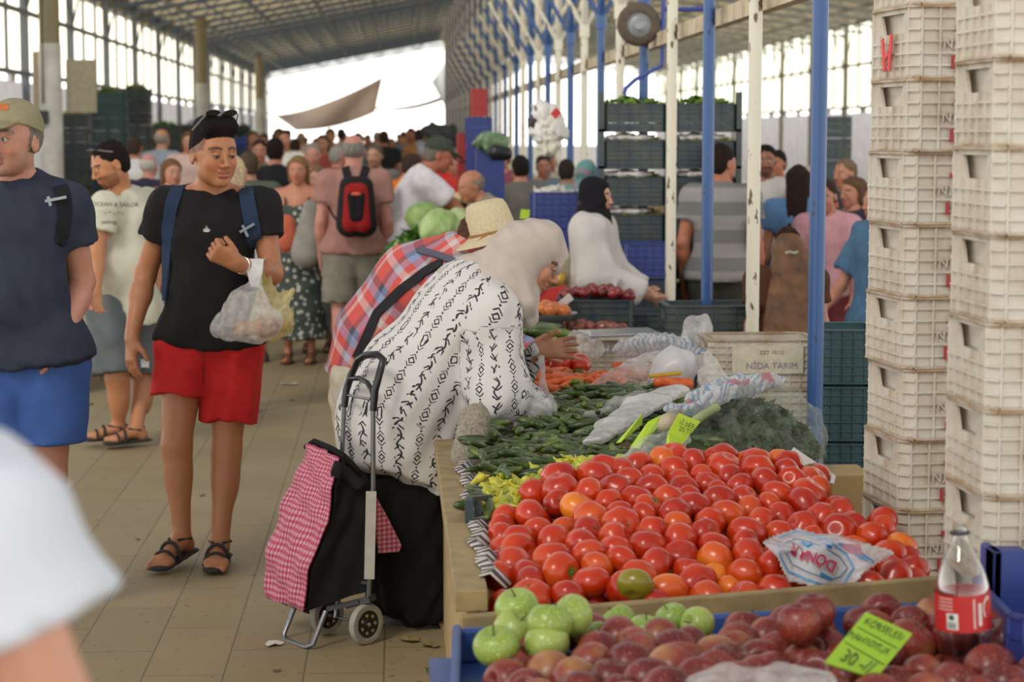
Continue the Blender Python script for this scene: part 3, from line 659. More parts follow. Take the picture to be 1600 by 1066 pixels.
# ------------------------------------------------------------------ crates
def crate_mesh(w, d, h, rows=5, cols=7, t=.008, slots=True, handle=True, legs=0, name='crate', vent=False):
    """open market crate: ribbed walls, rim, handle holes in the short ends (x ends)"""
    m = MB(); cut = .03
    m.box((-w/2+.01, -d/2+.01, 0), (w/2-.01, d/2-.01, t))
    for s in (-1, 1):
        y = s*(d/2-.012); [m.box((-w/2+cut, y-t/2, z0_), (w/2-cut, y+t/2, z1_)) for z0_, z1_ in ([(0, h)] if not vent else [(h*i/rows, h*(i+(.84 if i % 2 else 1))/rows) for i in range(rows)])]          # long walls
        x = s*(w/2-.012)
        if handle:
            hw = d*.27; m.box((x-t/2, -d/2+cut, 0), (x+t/2, d/2-cut, h*.62)); m.box((x-t/2, -d/2+cut, h*.9), (x+t/2, d/2-cut, h))
            m.box((x-t/2, -d/2+cut, h*.62), (x+t/2, -hw, h*.9)); m.box((x-t/2, hw, h*.62), (x+t/2, d/2-cut, h*.9))
            [m.add([(x-t/2, q*hw, h*.9), (x-t/2, q*hw, h*.62), (x-t/2, q*hw*.68, h*.62), (x+t/2, q*hw, h*.9), (x+t/2, q*hw, h*.62), (x+t/2, q*hw*.68, h*.62)], [(0, 1, 2), (3, 5, 4), (0, 2, 5, 3), (0, 3, 4, 1), (1, 4, 5, 2)]) for q in (-1, 1)]
        else: m.box((x-t/2, -d/2+cut, 0), (x+t/2, d/2-cut, h))
        for q in (-1, 1): m.bar((s*(w/2-cut-.002), q*(d/2-.012), h/2), (s*(w/2-.012), q*(d/2-cut-.002), h/2), .012, h, up=(0, 0, 1))
    if handle and not vent:                                      # panel added behind the hand hole so the opening looks less dark
        for s in (-1, 1): m.box((s*(w/2-.034)-.002, -d/2+.05, h*.55), (s*(w/2-.034)+.002, d/2-.05, h*.98))
    rib = .006
    for i in range(rows+1):
        z = h*i/rows; e = rib*1.6 if i in (0, rows) else rib
        if i == rows: z -= .004
        for s in (-1, 1):
            m.box((-w/2+cut, s*(d/2-.008)-e, z-.0025), (w/2-cut, s*(d/2-.008)+e, z+.0035))
            if not (handle and .6 < i/rows < .95): m.box((s*(w/2-.008)-e, -d/2+cut, z-.0025), (s*(w/2-.008)+e, d/2-cut, z+.0035))
            for q in (-1, 1): m.bar((s*(w/2-cut), q*(d/2-.006), z), (s*(w/2-.006), q*(d/2-cut), z), .016, .005)
    for i in range(cols+1):
        x = (-w/2+cut)+(w-2*cut)*i/cols
        for s in (-1, 1): m.box((x-.0025, s*(d/2-.007)-.006, 0), (x+.0025, s*(d/2-.007)+.006, h))
    nc = max(3, int(cols*d/w))
    for i in range(nc+1):
        y = (-d/2+cut)+(d-2*cut)*i/nc; zz = h*.62 if handle and abs(y) < d*.27 else h
        for s in (-1, 1): m.box((s*(w/2-.007)-.006, y-.0025, 0), (s*(w/2-.007)+.006, y+.0025, zz))
    if legs:
        for a in (-1, 1):
            for b in (-1, 1): m.box((a*(w/2-.02)-.02, b*(d/2-.02)-.02, 0), (a*(w/2-.02)+.02, b*(d/2-.02)+.02, h+legs))
    return m.mesh(name)
def crate_mat(h, dirt, amt=.5, rough=.45, rimz=0):
    m = newmat('plastic_'+h); t = NT(m); v = t.coord('Object'); n = t.noise(v, 9, 5); n2 = t.noise(v, 60, 3)
    oi = t.add('ShaderNodeObjectInfo'); f = t.math('MULTIPLY', t.ramp(n, [(.42, (0, 0, 0)), (.75, (1, 1, 1))]), t.math('MULTIPLY_ADD', oi.outputs['Random'], .5, amt))
    if rimz:                                                     # grime gathered along the rims
        sp = t.add('ShaderNodeSeparateXYZ'); t.link(v, sp.inputs[0]); e = t.math('ABSOLUTE', t.math('SUBTRACT', sp.outputs[2], rimz/2)); e = t.ramp(t.math('MULTIPLY', e, 2/rimz), [(.93, (0, 0, 0)), (.985, (.8, .8, .8))]); f = t.math('ADD', f, t.math('MULTIPLY', e, t.math('ADD', n, .5)))
    t.link(t.mix(t.math('MULTIPLY', f, t.math('ADD', n2, .15)), hexc(h), hexc(dirt)), t.bsdf.inputs['Base Color']); t.bsdf.inputs['Roughness'].default_value = rough
    if rimz:
        tl = t.add('ShaderNodeBsdfTranslucent'); tl.inputs[0].default_value = (.85, .8, .72, 1); mx = t.add('ShaderNodeMixShader'); mx.inputs[0].default_value = .3
        t.link(t.bsdf.outputs[0], mx.inputs[1]); t.link(tl.outputs[0], mx.inputs[2]); t.link(mx.outputs[0], [q for q in t.n if q.type == 'OUTPUT_MATERIAL'][0].inputs[0])
    t.bump(n2, .15, .002); return m
m_white = crate_mat('e0dace', 'a5855e', .5, rimz=.178); m_dark = crate_mat('303d46', '5c5f44', .4); m_blue = crate_mat('2a3a80', '33406e', .3, .42); m_teal = crate_mat('2c4a50', '35504a', .3)
# the two tall stacks of white crates at the right edge
cw_ = crate_mesh(.5, .33, .186, 6, 9)
def stack(cx, cy, rz, pitch, z0, n, where, jit, txt=True):
    for i in range(n):
        z = z0+i*pitch; j = jit.uniform(-.006, .006)
        zone = ('the lowest', 'the second from the floor', 'the third from the floor', 'beside the blue crate and bottle', 'level with the tomatoes', 'level with the bag of dark greens', 'level with the printed cream crate', 'at chest height, above the stall', 'level with the smiling seller\'s face', 'second or third from the top', 'topmost, cut by the frame')[i]
        o = empty('crate', (cx+j, cy+jit.uniform(-.006, .006), z), rz+jit.uniform(-.015, .015), 'white plastic crate in the %s, %s' % (where, zone), 'crate', 'white crates of the '+where)
        q = ob('crate_body', cw_, m_white, o); q.scale = (1, 1, 1)
        if txt:
            tm = ob('lettering', nida_m, M('b4aaa2', .5), o, (-.06, -.1665, .085)); tm.rotation_euler = (math.pi/2, 0, 0)
            sl = ob('slot_bars', slot_m, M('6e5a4c' if i % 3 else '9c3436', .6), o, (-.08, -.1655, .0))
nida_m = text_mesh('NİDA TARIM', .036, .0012)
_sm = MB()
for q in range(6): _sm.box((-.06+q*.018, -.003, .022), (-.052+q*.018, .003, .056))
for q in range(5): _sm.box((-.05+q*.016, -.003, .118), (-.042+q*.016, .003, .132))
slot_m = _sm.mesh('slot_bars')
jr = random.Random(3); RZ = math.radians(-2)
def corner_stack(px, D, ang, **k):
    """front-left corner of the stack at pixel column px and depth D; ang turns its short end towards the aisle"""
    x = (px-615)/FP*D; ca, sa = math.cos(ang), math.sin(ang); w, d = .5, .33
    ox, oy = w/2*ca+ -(d/2)*sa*-1*-1, 0
    lx, ly = -w/2, -d/2; cx = x-(lx*ca-ly*sa); cy = D-(lx*sa+ly*ca); return cx, cy
A1 = math.radians(5.5); sx, sy = corner_stack(1425, 5.25, A1); stack(sx, sy, A1, .189, .126, 11, 'left tall white stack', jr)
A2 = math.radians(1); s2x, s2y = corner_stack(1560, 4.3, A2); stack(s2x, s2y, A2, .1885, .148, 10, 'right tall white stack', jr)
# red painted mark on one crate end
rm = MB(); ca, sa = math.cos(A1), math.sin(A1)
for (py0, py1, u0, u1) in ((.012, .02, .035, .03), (-.03, -.015, .03, .035)): pass
for (x_, y_, a_, h_, lb_) in ((sx, sy, A1, .126, 'left'), (s2x, s2y, A2, .148, 'right-hand')):
    b_ = MB(); [b_.box((-.25, yy-.04, h_-.02), (.25, yy+.04, h_)) for yy in (-.12, 0, .12)]; [b_.box((xx-.04, -.16, 0), (xx+.04, .16, h_-.02)) for xx in (-.2, 0, .2)]
    o = b_.build('pallet', M('8f7a58', .8)); o.location = (x_, y_, 0); o.rotation_euler = (0, 0, a_); setp(o, 'small wooden pallet under the %s tall white crate stack' % lb_, 'pallet')
rk = empty('painted_mark', (sx, sy, 1.827), A1, 'red brush mark painted on the short end of a high white crate', 'mark')
m = MB(); m.bar((-.2585, .03, .105), (-.2585, .01, .02), .016, .004, up=(1, 0, 0)); m.bar((-.2585, -.04, .115), (-.2585, -.025, .02), .018, .004, up=(1, 0, 0)); m.bar((-.2585, .02, .05), (-.2585, -.03, .07), .014, .004, up=(1, 0, 0))
m.build('brush_stroke', M('d2403c', .6), rk)
# ------------------------------------------------------------------ the main vegetable stall
wood = M('958058', .75, .25, 12, .4); wood2 = M('a89064', .7, .2, 16, .4)
st = empty('market_stall', (.8, 7.0, 0), 0, 'long low wooden vegetable stall with a plywood side facing the aisle', 'stall')
def stp(name, mb, mat, **k): 
    mb.v = [(x-.8, y-7.0, z) for x, y, z in mb.v]; return mb.build(name, mat, st, **k)
stp('side_panel', MB().box((.16, 4.55, 0), (.18, 9.6, .66)), wood2)
stp('edge_board', MB().box((.13, 4.5, .615), (.205, 9.6, .665)), wood, bevel=.004)
stp('table_top', MB().box((.18, 4.55, .5), (1.3, 6.6, .53)).box((.18, 6.6, .5), (1.13, 9.6, .53)), wood)
for y in (4.6, 7.0, 9.5):
    for x in (.2, 1.2 if y < 5 else 1.05): stp('leg', MB().box((x, y, 0), (x+.07, y+.07, .5)), wood2)
bd = MB(); bd.bar((.14, 4.43, .597), (1.30, 4.66, .622), .03, .055); stp('front_board', bd, wood, bevel=.004)
bd = MB(); bd.bar((.145, 4.455, .53), (1.28, 4.672, .56), .028, .10); stp('lower_board', bd, wood2, bevel=.003)
stp('divider_board', MB().bar((.2, 5.42, .62), (1.25, 5.95, .66), .02, .1), wood2)
# striped cloth lining hanging over the side edge
def stripe_mat():
    m = newmat('striped_cloth'); t = NT(m); v = t.coord('Object', (1, 1, 1)); w = t.add('ShaderNodeTexWave'); w.bands_direction = 'Y'; w.inputs['Scale'].default_value = 8; w.inputs['Distortion'].default_value = 2; w.inputs['Detail Scale'].default_value = .4
    t.link(v, w.inputs[0]); t.link(t.ramp(w.outputs[1], [(.3, hexc('4a3c46')), (.45, hexc('5c4c56')), (.6, hexc('c4bcb0'))]), t.bsdf.inputs['Base Color']); t.bsdf.inputs['Roughness'].default_value = .9; return m
stripe = stripe_mat()
vs = []; n = 60
for i in range(n+1):
    y = 4.62+(6.55-4.62)*i/n; wv = .012*math.sin(i*.9)+.008*math.sin(i*.37)
    vs += [(.19+wv*.6, y, .668), (.215+wv, y, .675+.004*math.sin(i*1.7)), (.25+wv, y, .64)]
me = mesh_from('cloth', vs, [(i*3+j, (i+1)*3+j, (i+1)*3+j+1, i*3+j+1) for i in range(n) for j in range(2)]); o = ob('cloth_lining', me, stripe); sd = o.modifiers.new('t', 'SOLIDIFY'); sd.thickness = .004
setp(o, 'striped cloth lining tucked along the aisle edge of the stall', 'cloth')
# ---- produce
def uvlump(nu, nv, fn):
    vs = []; fs = []
    for i in range(nv+1):
        th = math.pi*i/nv
        for j in range(nu): vs.append(fn(th, 2*math.pi*j/nu))
    for i in range(nv):
        for j in range(nu): k = (j+1) % nu; fs.append((i*nu+j, (i+1)*nu+j, (i+1)*nu+k, i*nu+k))
    return vs, fs
def tomato_mesh(seed, r=.0385, flat=.84, lobes=6, la=.035):
    q = random.Random(seed); ph = q.random()*6; a2 = q.uniform(-.05, .05)
    def fn(th, p):
        R = r*(1+la*math.cos(lobes*p+ph)*math.sin(th)**2*(.4+.6*math.cos(th) ** 2)+a2*math.cos(2*p+ph))
        dip = .22*math.exp(-(th/.32)**2)+.05*math.exp(-((math.pi-th)/.25)**2)*-1
        return (R*math.sin(th)*math.cos(p), R*math.sin(th)*math.sin(p), r*flat*(math.cos(th)-dip))
    v, f = uvlump(28, 18, fn); return mesh_from('tomato', v, f)
def shiny(name, stops, rough=.28, scale=7, axis=None, coat=.12, rand=True, speck=None):
    m = newmat(name); t = NT(m); v = t.coord('Object')
    f = t.noise(v, scale, 2)
    if axis is not None:
        sp = t.add('ShaderNodeSeparateXYZ'); t.link(v, sp.inputs[0]); f = t.math('ADD', t.math('MULTIPLY', f, .4), t.math('MULTIPLY_ADD', sp.outputs[2], axis, .3))
    if rand:
        oi = t.add('ShaderNodeObjectInfo'); f = t.math('ADD', f, t.math('MULTIPLY_ADD', oi.outputs['Random'], .3, -.15))
    c = t.ramp(f, stops)
    if speck: c = t.mix(t.ramp(t.noise(v, 220, 1), [(.62, (0, 0, 0)), (.7, (1, 1, 1))]), c, speck)
    t.link(c, t.bsdf.inputs['Base Color']); t.bsdf.inputs['Roughness'].default_value = rough
    t.bsdf.inputs['Coat Weight'].default_value = coat; t.bsdf.inputs['Coat Roughness'].default_value = .15
    t.bsdf.inputs['Subsurface Weight'].default_value = .1; t.bsdf.inputs['Subsurface Radius'].default_value = (.01, .003, .002)
    t.bump(t.noise(v, 90, 2), .04, .001); return m
tom_m = shiny('tomato_red', [(.25, hexc('a01c06')), (.5, hexc('be3008')), (.8, hexc('cc5416'))])
tom_o = shiny('tomato_orange', [(.3, hexc('d04a12')), (.6, hexc('dd7a1c'))]); tom_g = shiny('tomato_olive', [(.3, hexc('7d7414')), (.6, hexc('94802a'))]); tom_p = shiny('tomato_pale', [(.3, hexc('b98a50')), (.6, hexc('c05030'))])
calyx_m = M('5f7a2a', .7)
def calyx_mesh():
    m = MB(); 
    for k in range(5):
        a = k*2*math.pi/5; m.add([(0, 0, .001), (.005*math.cos(a+.9), .005*math.sin(a+.9), .001), (.017*math.cos(a), .017*math.sin(a), .005), (.005*math.cos(a-.9), .005*math.sin(a-.9), .001)], [(0, 1, 2, 3)])
    m.tube([(0, 0, 0), (.001, 0, .007)], .002, 6); return m.mesh('calyx', True)
cal = calyx_mesh()
def pack(n, inside, zf, rmin, rmax, seed, it=90, keep=None, flat=1.0):
    """settle n balls against each other and against the heap surface zf(x,y)"""
    q = np.random.RandomState(seed); pts = []
    while len(pts) < n:
        x, y = inside(q); pts.append((x, y, zf(x, y)))
    p = np.array(pts); r = q.uniform(rmin, rmax, n); home = p.copy()
    if keep is not None: 
        for i, (kx, ky, kr) in enumerate(keep): p[i] = (kx, ky, zf(kx, ky)); r[i] = kr
    for t in range(it):
        d = p[:, None]-p[None]; d[:, :, 2] *= 1.15; L = np.sqrt((d**2).sum(2))+np.eye(n)*9; ov = (r[:, None]+r[None])*.93-L
        w = np.where(ov > 0, ov, 0)*.5; mv = (d/L[..., None]*w[..., None]).sum(1)*.8; mv[:, 2] *= .7
        p += mv
        for i in range(n):
            z = zf(p[i, 0], p[i, 1]); p[i, 2] += (z-p[i, 2])*.25
        if keep is not None:
            for i, (kx, ky, kr) in enumerate(keep): p[i, :2] = (kx, ky)
    return p, r
TA = [tomato_mesh(i, lobes=5+i % 3, la=.03+.03*(i % 3), flat=.8+.05*(i % 3)) for i in range(6)]
for me in TA: me.materials.append(tom_m); me.polygons.foreach_set('use_smooth', np.ones(len(me.polygons), dtype=bool))
PA = np.array([(.235, 4.49), (1.24, 4.72), (1.29, 5.2), (1.15, 5.55), (.80, 5.62), (.27, 5.34)])
def inpoly(poly, x, y):
    c = False; n = len(poly)
    for i in range(n):
        (x0, y0), (x1, y1) = poly[i], poly[i-1]
        if (y0 > y) != (y1 > y) and x < (x1-x0)*(y-y0)/(y1-y0)+x0: c = not c
    return c
def samp(poly):
    lo, hi = np.array(poly).min(0), np.array(poly).max(0)
    def f(q):
        while True:
            x, y = lo[0]+q.rand()*(hi[0]-lo[0]), lo[1]+q.rand()*(hi[1]-lo[1])
            if inpoly(poly, x, y): return x, y
    return f
def ztom(x, y):
    u = min(max((y-4.45-.15*(x-.2))/1.0, 0), 1); e = min(max((x-.2)/.28, 0), 1); g = min(max((1.33-x)/.25, 0), 1)
    return .595+(.18*u**.8)*(.35+.65*e)*(.45+.55*g)+.012*math.sin(x*11)*math.sin(y*9)
TANCH = [((992, 915), 'the olive-green tomato'), ((888, 913), 'the very large front-row tomato'), ((1128, 858), 'the two touching orange tomatoes'), ((1084, 768), 'the largest tomato of the heap'), ((1290, 870), 'the printed plastic bag'), ((1260, 735), 'the blank white card'), ((752, 800), 'the black crate handle'), ((745, 930), 'the left front corner of the board'), ((1110, 925), 'the middle of the front board'), ((850, 790), 'the yellow peppers'), ((1075, 712), 'the small grey card'), ((1375, 810), 'the tall white crates'), ((960, 830), 'the centre of the tomato heap'), ((980, 745), 'the nearest cucumbers')]
special = [(PZ(992, 915, .675)[0], PZ(992, 915, .675)[1], .043), (PZ(888, 913, .655)[0], PZ(888, 913, .655)[1], .041), (PZ(1084, 768, .77)[0], PZ(1084, 768, .77)[1], .048),
           (PZ(1117, 852, .71)[0], PZ(1117, 852, .71)[1], .033), (PZ(1142, 865, .705)[0], PZ(1142, 865, .705)[1], .032), (PZ(755, 900, .66)[0], PZ(755, 900, .66)[1], .03),
           (PZ(1212, 886, .67)[0], PZ(1212, 886, .67)[1], .045), (PZ(1402, 873, .69)[0], PZ(1402, 873, .69)[1], .036), (PZ(1362, 878, .68)[0], PZ(1362, 878, .68)[1], .036)]
tp, tr = pack(150, samp(PA), ztom, .038, .054, 11, keep=special)
tq = random.Random(5)
def clamp_in(p): return p
for i, (p, r) in enumerate(zip(tp, tr)):
    pj = proj(p)
    if i == 0: p[:] = P(992, 914, 4.58)
    if 1210 < pj[0] < 1350 and 845 < pj[1] < 930: p[2] -= .02
    if not inpoly(PA*1.0, p[0], p[1]) and i >= len(special):
        c = PA.mean(0); t = 0
        while not inpoly(PA, p[0], p[1]) and t < 40: p[:2] += (c-p[:2])*.02; t += 1
    px = 615+p[0]/p[1]*FP
    zone = ('in the front row against the wooden board' if p[1] < 4.66+.18*p[0] else 'on the ridge at the back of the tomato heap' if p[1] > 5.3 else 'at the aisle edge beside the striped lining' if p[0] < .36 else 'on the right flank beside the white crates' if p[0] > 1.05 else 'in the middle of the big tomato heap')
    zone = near(p, TANCH); lb = 'ripe red tomato '+zone
    sp = {0: ('unripe olive-green tomato in the front row of the big heap', tom_g), 3: ('orange tomato in the middle of the heap, upper of a touching pair', tom_o), 4: ('orange tomato in the middle of the heap, lower of a touching pair', tom_o), 5: ('pale pinkish-yellow tomato at the left edge of the heap', tom_p),
          1: ('very large red tomato in the front row left of the olive-green one', None), 2: ('largest red tomato high on the heap', None), 6: ('large bright red tomato just left of the printed plastic bag', None),
          7: ('rightmost red tomato of the heap, by the end of the front board', None), 8: ('red tomato under the right tip of the printed plastic bag', None)}.get(i)
    me = TA[i % 6]; e = (tq.gauss(0, 1.0), tq.gauss(0, 1.0), tq.random()*6)
    hasc = tq.random() < .3 and abs(e[0]) < 1.4 and i > 8
    if i in (0, 1, 2, 6): e = (2.3, .4, 0)
    o = ob('tomato', me, None, None, p); o.rotation_euler = e; o.scale = (r/.0385,)*3
    setp(o, sp[0] if sp else lb, 'tomato', None if sp else 'red tomatoes '+zone)
    if (sp and sp[1]) or (i > 8 and tq.random() < .04):
        mt = sp[1] if sp and sp[1] else tom_o; o.material_slots[0].link = 'OBJECT'; o.material_slots[0].material = mt
        if not sp: o['label'] = 'orange-red tomato '+zone; o['group'] = 'orange-red tomatoes '+zone
    if hasc: c = ob('calyx', cal, calyx_m, o, (0, 0, .0385*.62))
fb = MB()                                                  # deeper layer: only seen through the gaps
sv, sf = uvlump(12, 8, lambda th, p: (math.sin(th)*math.cos(p), math.sin(th)*math.sin(p), math.cos(th)))
for i in range(240):
    x, y = samp(PA)(np.random.RandomState(i)); z = ztom(x, y)-.055-.02*(i % 2); r = .034; x = x*.94+.04; y = y*.95+.25
    fb.add([(x+a*r, y+b*r, z+c*r) for a, b, c in sv], sf)
o = fb.build('tomato_pile', tom_m, smooth=True); setp(o, 'deeper layer of red tomatoes under the big heap', 'tomatoes', kind='stuff')
# cucumbers and peppers
def cuke_mesh(L, r, bend, seed):
    m = MB(); n = 11; pts = []; rs = []
    for i in range(n):
        t = i/(n-1); pts.append(((t-.5)*L, bend*4*(t-.5)**2-bend*.5, 0)); rs.append(r*max(.12, math.sin(math.pi*min(max(t*.94+.03, 0), 1))**.42)*(1-.12*t))
    m.tube(pts, rs, 14); me = m.mesh('cucumber', True); me.set_sharp_from_angle(angle=3.1); return me
cuk_m = shiny('cucumber_skin', [(.2, hexc('1f2f0c')), (.5, hexc('364818')), (.8, hexc('64782c'))], .4, 30, coat=.1); cuk_d = shiny('cucumber_dark_shaded', [(.2, hexc('12190a')), (.5, hexc('1f2c0d')), (.85, hexc('3c4c18'))], .42, 30, coat=.08)  # dark skin carries the bending woman's shade over the rear bed in its colour
CU = [cuke_mesh(.115+.01*i, .0165+.001*(i % 3), .006*i, i) for i in range(4)]
HANCH = [((760, 775), 'the black crate handle'), ((850, 765), 'the middle of the yellow peppers'), ((725, 740), 'the striped lining'), ((820, 685), 'the cloudy plastic bag'), ((960, 720), 'the rear edge of the tomatoes'), ((980, 680), 'the left neon price tag'), ((1060, 690), 'the widest neon price tag'), ((880, 655), 'the carrots'), ((740, 700), 'the knitted bag'), ((860, 715), 'the middle of the cucumber bed')]
CANCH = [((905, 600), 'the small rear tomato heap'), ((1035, 587), 'the yellow strip'), ((850, 640), 'the cloudy plastic bag'), ((960, 610), 'the clear film'), ((930, 640), 'the rear cucumbers')]
def heap(n, poly, zf, meshes, mat, name, cat, lab, group, seed, rr=.02, tilt=.35, yaw=None, flatx=False, scale=(.9, 1.15)):
    p, r = pack(n, samp(poly), zf, rr*.9, rr*1.15, seed, it=40); q = random.Random(seed)
    for i in range(n):
        o = ob(name, meshes[i % len(meshes)], mat, None, p[i])
        o.rotation_euler = (q.uniform(-tilt, tilt), q.uniform(-tilt, tilt), q.random()*6.28 if yaw is None else q.gauss(*yaw)); o.scale = (q.uniform(*scale),)*3
        z_ = near(p[i], CANCH if name == 'carrot' else HANCH) if name in ('cucumber', 'yellow_pepper', 'carrot') and n > 20 else None
        setp(o, lab if z_ is None else lab.split(' in ')[0]+' '+z_, cat, group if z_ is None else group+', '+z_)
    return p
CP = np.array([(.24, 5.8), (.95, 5.8), (1.0, 6.5), (.24, 6.4)]); CP2 = np.array([(.25, 6.4), (1.0, 6.5), (1.0, 7.25), (.25, 7.25)])
zc = lambda x, y: .685+.05*min(max((y-5.5)/.6, 0), 1)+.02*math.sin(x*8+1)+.02*min(1, (x-.2)*3)
heap(172, CP, zc, CU, cuk_m, 'cucumber', 'cucumber', 'small green cucumber in the front bed', 'cucumbers in the front of the stall', 21, .0175, scale=(.72, .92))
heap(126, CP2, lambda x, y: zc(x, y)+.012, CU, cuk_d, 'cucumber', 'cucumber', 'shade-darkened green cucumber in the rear bed', 'shade-darkened cucumbers under the clear bag', 22, .022, scale=(.8, 1.0))
def pepper_mesh(L, r, bend):
    m = MB(); n = 9; pts = []; rs = []
    for i in range(n):
        t = i/(n-1); pts.append(((t-.45)*L, bend*math.sin(t*3), bend*.6*math.cos(t*4))); rs.append(r*(1-t)**.6*(1+.15*math.sin(t*9)) if t < .98 else .001)
    rs[0] = r*.55; m.tube(pts, rs, 10); m.tube([pts[0], (pts[0][0]-.018, 0, .006)], [.004, .0025], 6); return m.mesh('pepper', True)
pep_m = shiny('pepper_yellow', [(.2, hexc('8d9a1e')), (.5, hexc('bcb632')), (.8, hexc('d6c650'))], .3, 14)
PE = [pepper_mesh(.09, .014, .008), pepper_mesh(.075, .016, .012), pepper_mesh(.1, .012, -.01)]
heap(150, np.array([(.24, 5.36), (.72, 5.66), (.72, 5.86), (.24, 5.82)]), lambda x, y: .69+.02*math.sin(x*13)+.025*min(1, (x-.22)*5), PE, pep_m, 'yellow_pepper', 'pepper', 'pale yellow-green pepper in the heap', 'yellow peppers behind the tomatoes', 23, .013, .6)
heap(7, np.array([(.215, 5.28), (.26, 5.3), (.27, 5.62), (.215, 5.62)]), lambda x, y: .69, CU, cuk_m, 'cucumber', 'cucumber', 'green cucumber lying by the striped lining left of the peppers', 'cucumbers by the lining', 24, .018)
m = MB(); q = random.Random(2)
for i in range(230):
    x, y = .27+q.random()*.72, 6.4+q.random()*.85; a = q.random()*6.28; c = np.array((x, y, zc(x, y)-.03)); d = np.array((math.cos(a), math.sin(a), 0))*.055
    m.tube([c-d, c-d*.8, c, c+d*.8, c+d], [.004, .014, .019, .014, .004], 8)
setp(m.build('cucumber_layer', cuk_d, smooth=True), 'deeper layer of shade-darkened cucumbers in the rear bed', 'cucumbers', kind='stuff')
# black crate handle sticking up between peppers and tomatoes
bh = MB(); a = P(733, 838, 5.3); h0 = [P(733, 838, 5.3), P(733, 783, 5.3), P(762, 779, 5.42), P(779, 800, 5.5)]
for u, v in zip(h0[:-1], h0[1:]): bh.bar(u, v, .02, .022)
bh.bar(P(745, 838, 5.33), P(747, 783, 5.33), .012, .02); bh.bar(P(735, 820, 5.3)-np.array([0, 0, .06]), P(770, 815, 5.5)-np.array([0, 0, .06]), .03, .09)
o = bh.build('crate', m_dark); setp(o, 'black crate rim with handle between the yellow peppers and tomatoes', 'crate')
# ---- blue tray with apples in front
m_btray = M('2c4a86', .45, .15, 8, .3)
tz = .66
tray = empty('tray', (.85, 3.75, 0), 0, 'large blue lined tray holding apples in front of the tomatoes', 'tray')
tm = MB(); tm.box((.07-.85, -.45, .52), (2.3-.85-.85, .62, .545)); tm.build('tray_base', m_btray, tray)
tm = MB(); tm.bar((-.76, -.5, .605), (-.72, .58, .585), .02, .09); tm.bar((-.72, .58, .582), (.49, .70, .605), .025, .075); tm.build('tray_rim', m_btray, tray, bevel=.008)
MB().box((-.7, -.4, 0), (.4, .55, .52)).build('tray_stand', wood2, tray)
ap_stops = [(.15, hexc('461012')), (.45, hexc('6c1c1a')), (.64, hexc('8c3a2c')), (.9, hexc('b08c50'))]
app_m = shiny('apple_red', ap_stops, .38, 11, coat=.08, speck=hexc('9c6050')); app_g = shiny('apple_green', [(.2, hexc('7c9438')), (.5, hexc('8fa548')), (.8, hexc('a4b25c'))], .35, 6, coat=.1, speck=hexc('b8c880'))
def apple_mesh(seed, r=.038):
    q = random.Random(seed); ph = q.random()*6; el = q.uniform(.9, 1.06)
    def fn(th, p):
        w = math.sin(th); R = r*(1+.03*math.cos(5*p+ph)*math.sin(th/2)**4+.02*math.cos(2*p+ph))*(1-.10*((th/math.pi)**2))*1.06
        return (R*w*math.cos(p), R*w*math.sin(p), r*el*(math.cos(th)-.38*math.exp(-(th/.36)**2)+.22*math.exp(-((math.pi-th)/.28)**2)))
    v, f = uvlump(26, 18, fn); return mesh_from('apple', v, f)
AP = [apple_mesh(i) for i in range(5)]
for me in AP: me.materials.append(app_m)
stem = MB().tube([(0, 0, .018), (.001, .001, .03), (.004, .002, .04)], .0014, 6).mesh('stem', True)
def zap(x, y):
    return .605+.055*min(max((x-.15)/.35, 0), 1)*min(max((y-3.0)/.5, 0), 1)+.02*math.sin(x*7+y*3)-.015*max(0, (y-4.05))*4
AX = np.array([(.19, 3.35), (1.30, 3.35), (1.20, 4.1), (.95, 4.2), (.30, 4.08)])
ap, ar = pack(112, samp(AX), zap, .041, .051, 41, it=90); aq = random.Random(9)
gp = [(808, 952), (858, 975), (805, 987), (893, 963), (775, 1010), (855, 1005), (967, 972), (935, 1000), (1050, 968), (1008, 985), (1090, 975)]
gpos = []
for (x, y) in gp:
    z = .655 if x > 900 else .715 if y < 980 else .68
    gpos.append(PZ(x, y, z))
k = 0
for i, p in enumerate(ap):
    if min(np.linalg.norm((p-g)[:2]) for g in gpos) < .045: continue
    if np.linalg.norm(p[:2]-(1.085, 3.85)) < .1: continue
    zone = 'at the left edge of the blue tray' if p[0] < .42 else 'at the right end, between the price card and bottle' if p[0] > 1.0 else 'in the front, cut by the lower frame edge' if p[1] < 3.62 else 'in the middle of the apple heap' if p[1] < 3.9 else 'along the back of the blue tray'
    zone = near(p, [((858, 975), 'the green apple cluster'), ((967, 972), 'the lone green apple'), ((1265, 960), 'the two topmost dark apples'), ((1355, 1010), 'the green price card'), ((1200, 1055), 'the white plastic bag'), ((1510, 1010), 'the bottle'), ((760, 1060), 'the lower left tray corner'), ((1040, 1020), 'the middle of the apple heap')])
    o = ob('apple', AP[i % 5], None, None, p); o.rotation_euler = (aq.gauss(0, 1.1), aq.gauss(0, 1.1), aq.random()*6); o.scale = (ar[i]/.038,)*3
    setp(o, 'dull red apple '+zone, 'apple', 'red apples '+zone)
    if aq.random() < .4: ob('stem', stem, M('4a3420'), o)
for (x, y, D, r) in ((1272, 958, 3.98, .042), (1248, 975, 3.9, .043)):
    o = ob('apple', AP[k], None, None, P(x, y, D)); o.scale = (r/.038,)*3; k += 1; setp(o, ['dark red apple topping the heap below the printed bag', 'dusty pink-red apple leaning below the topmost dark one'][k-1], 'apple')
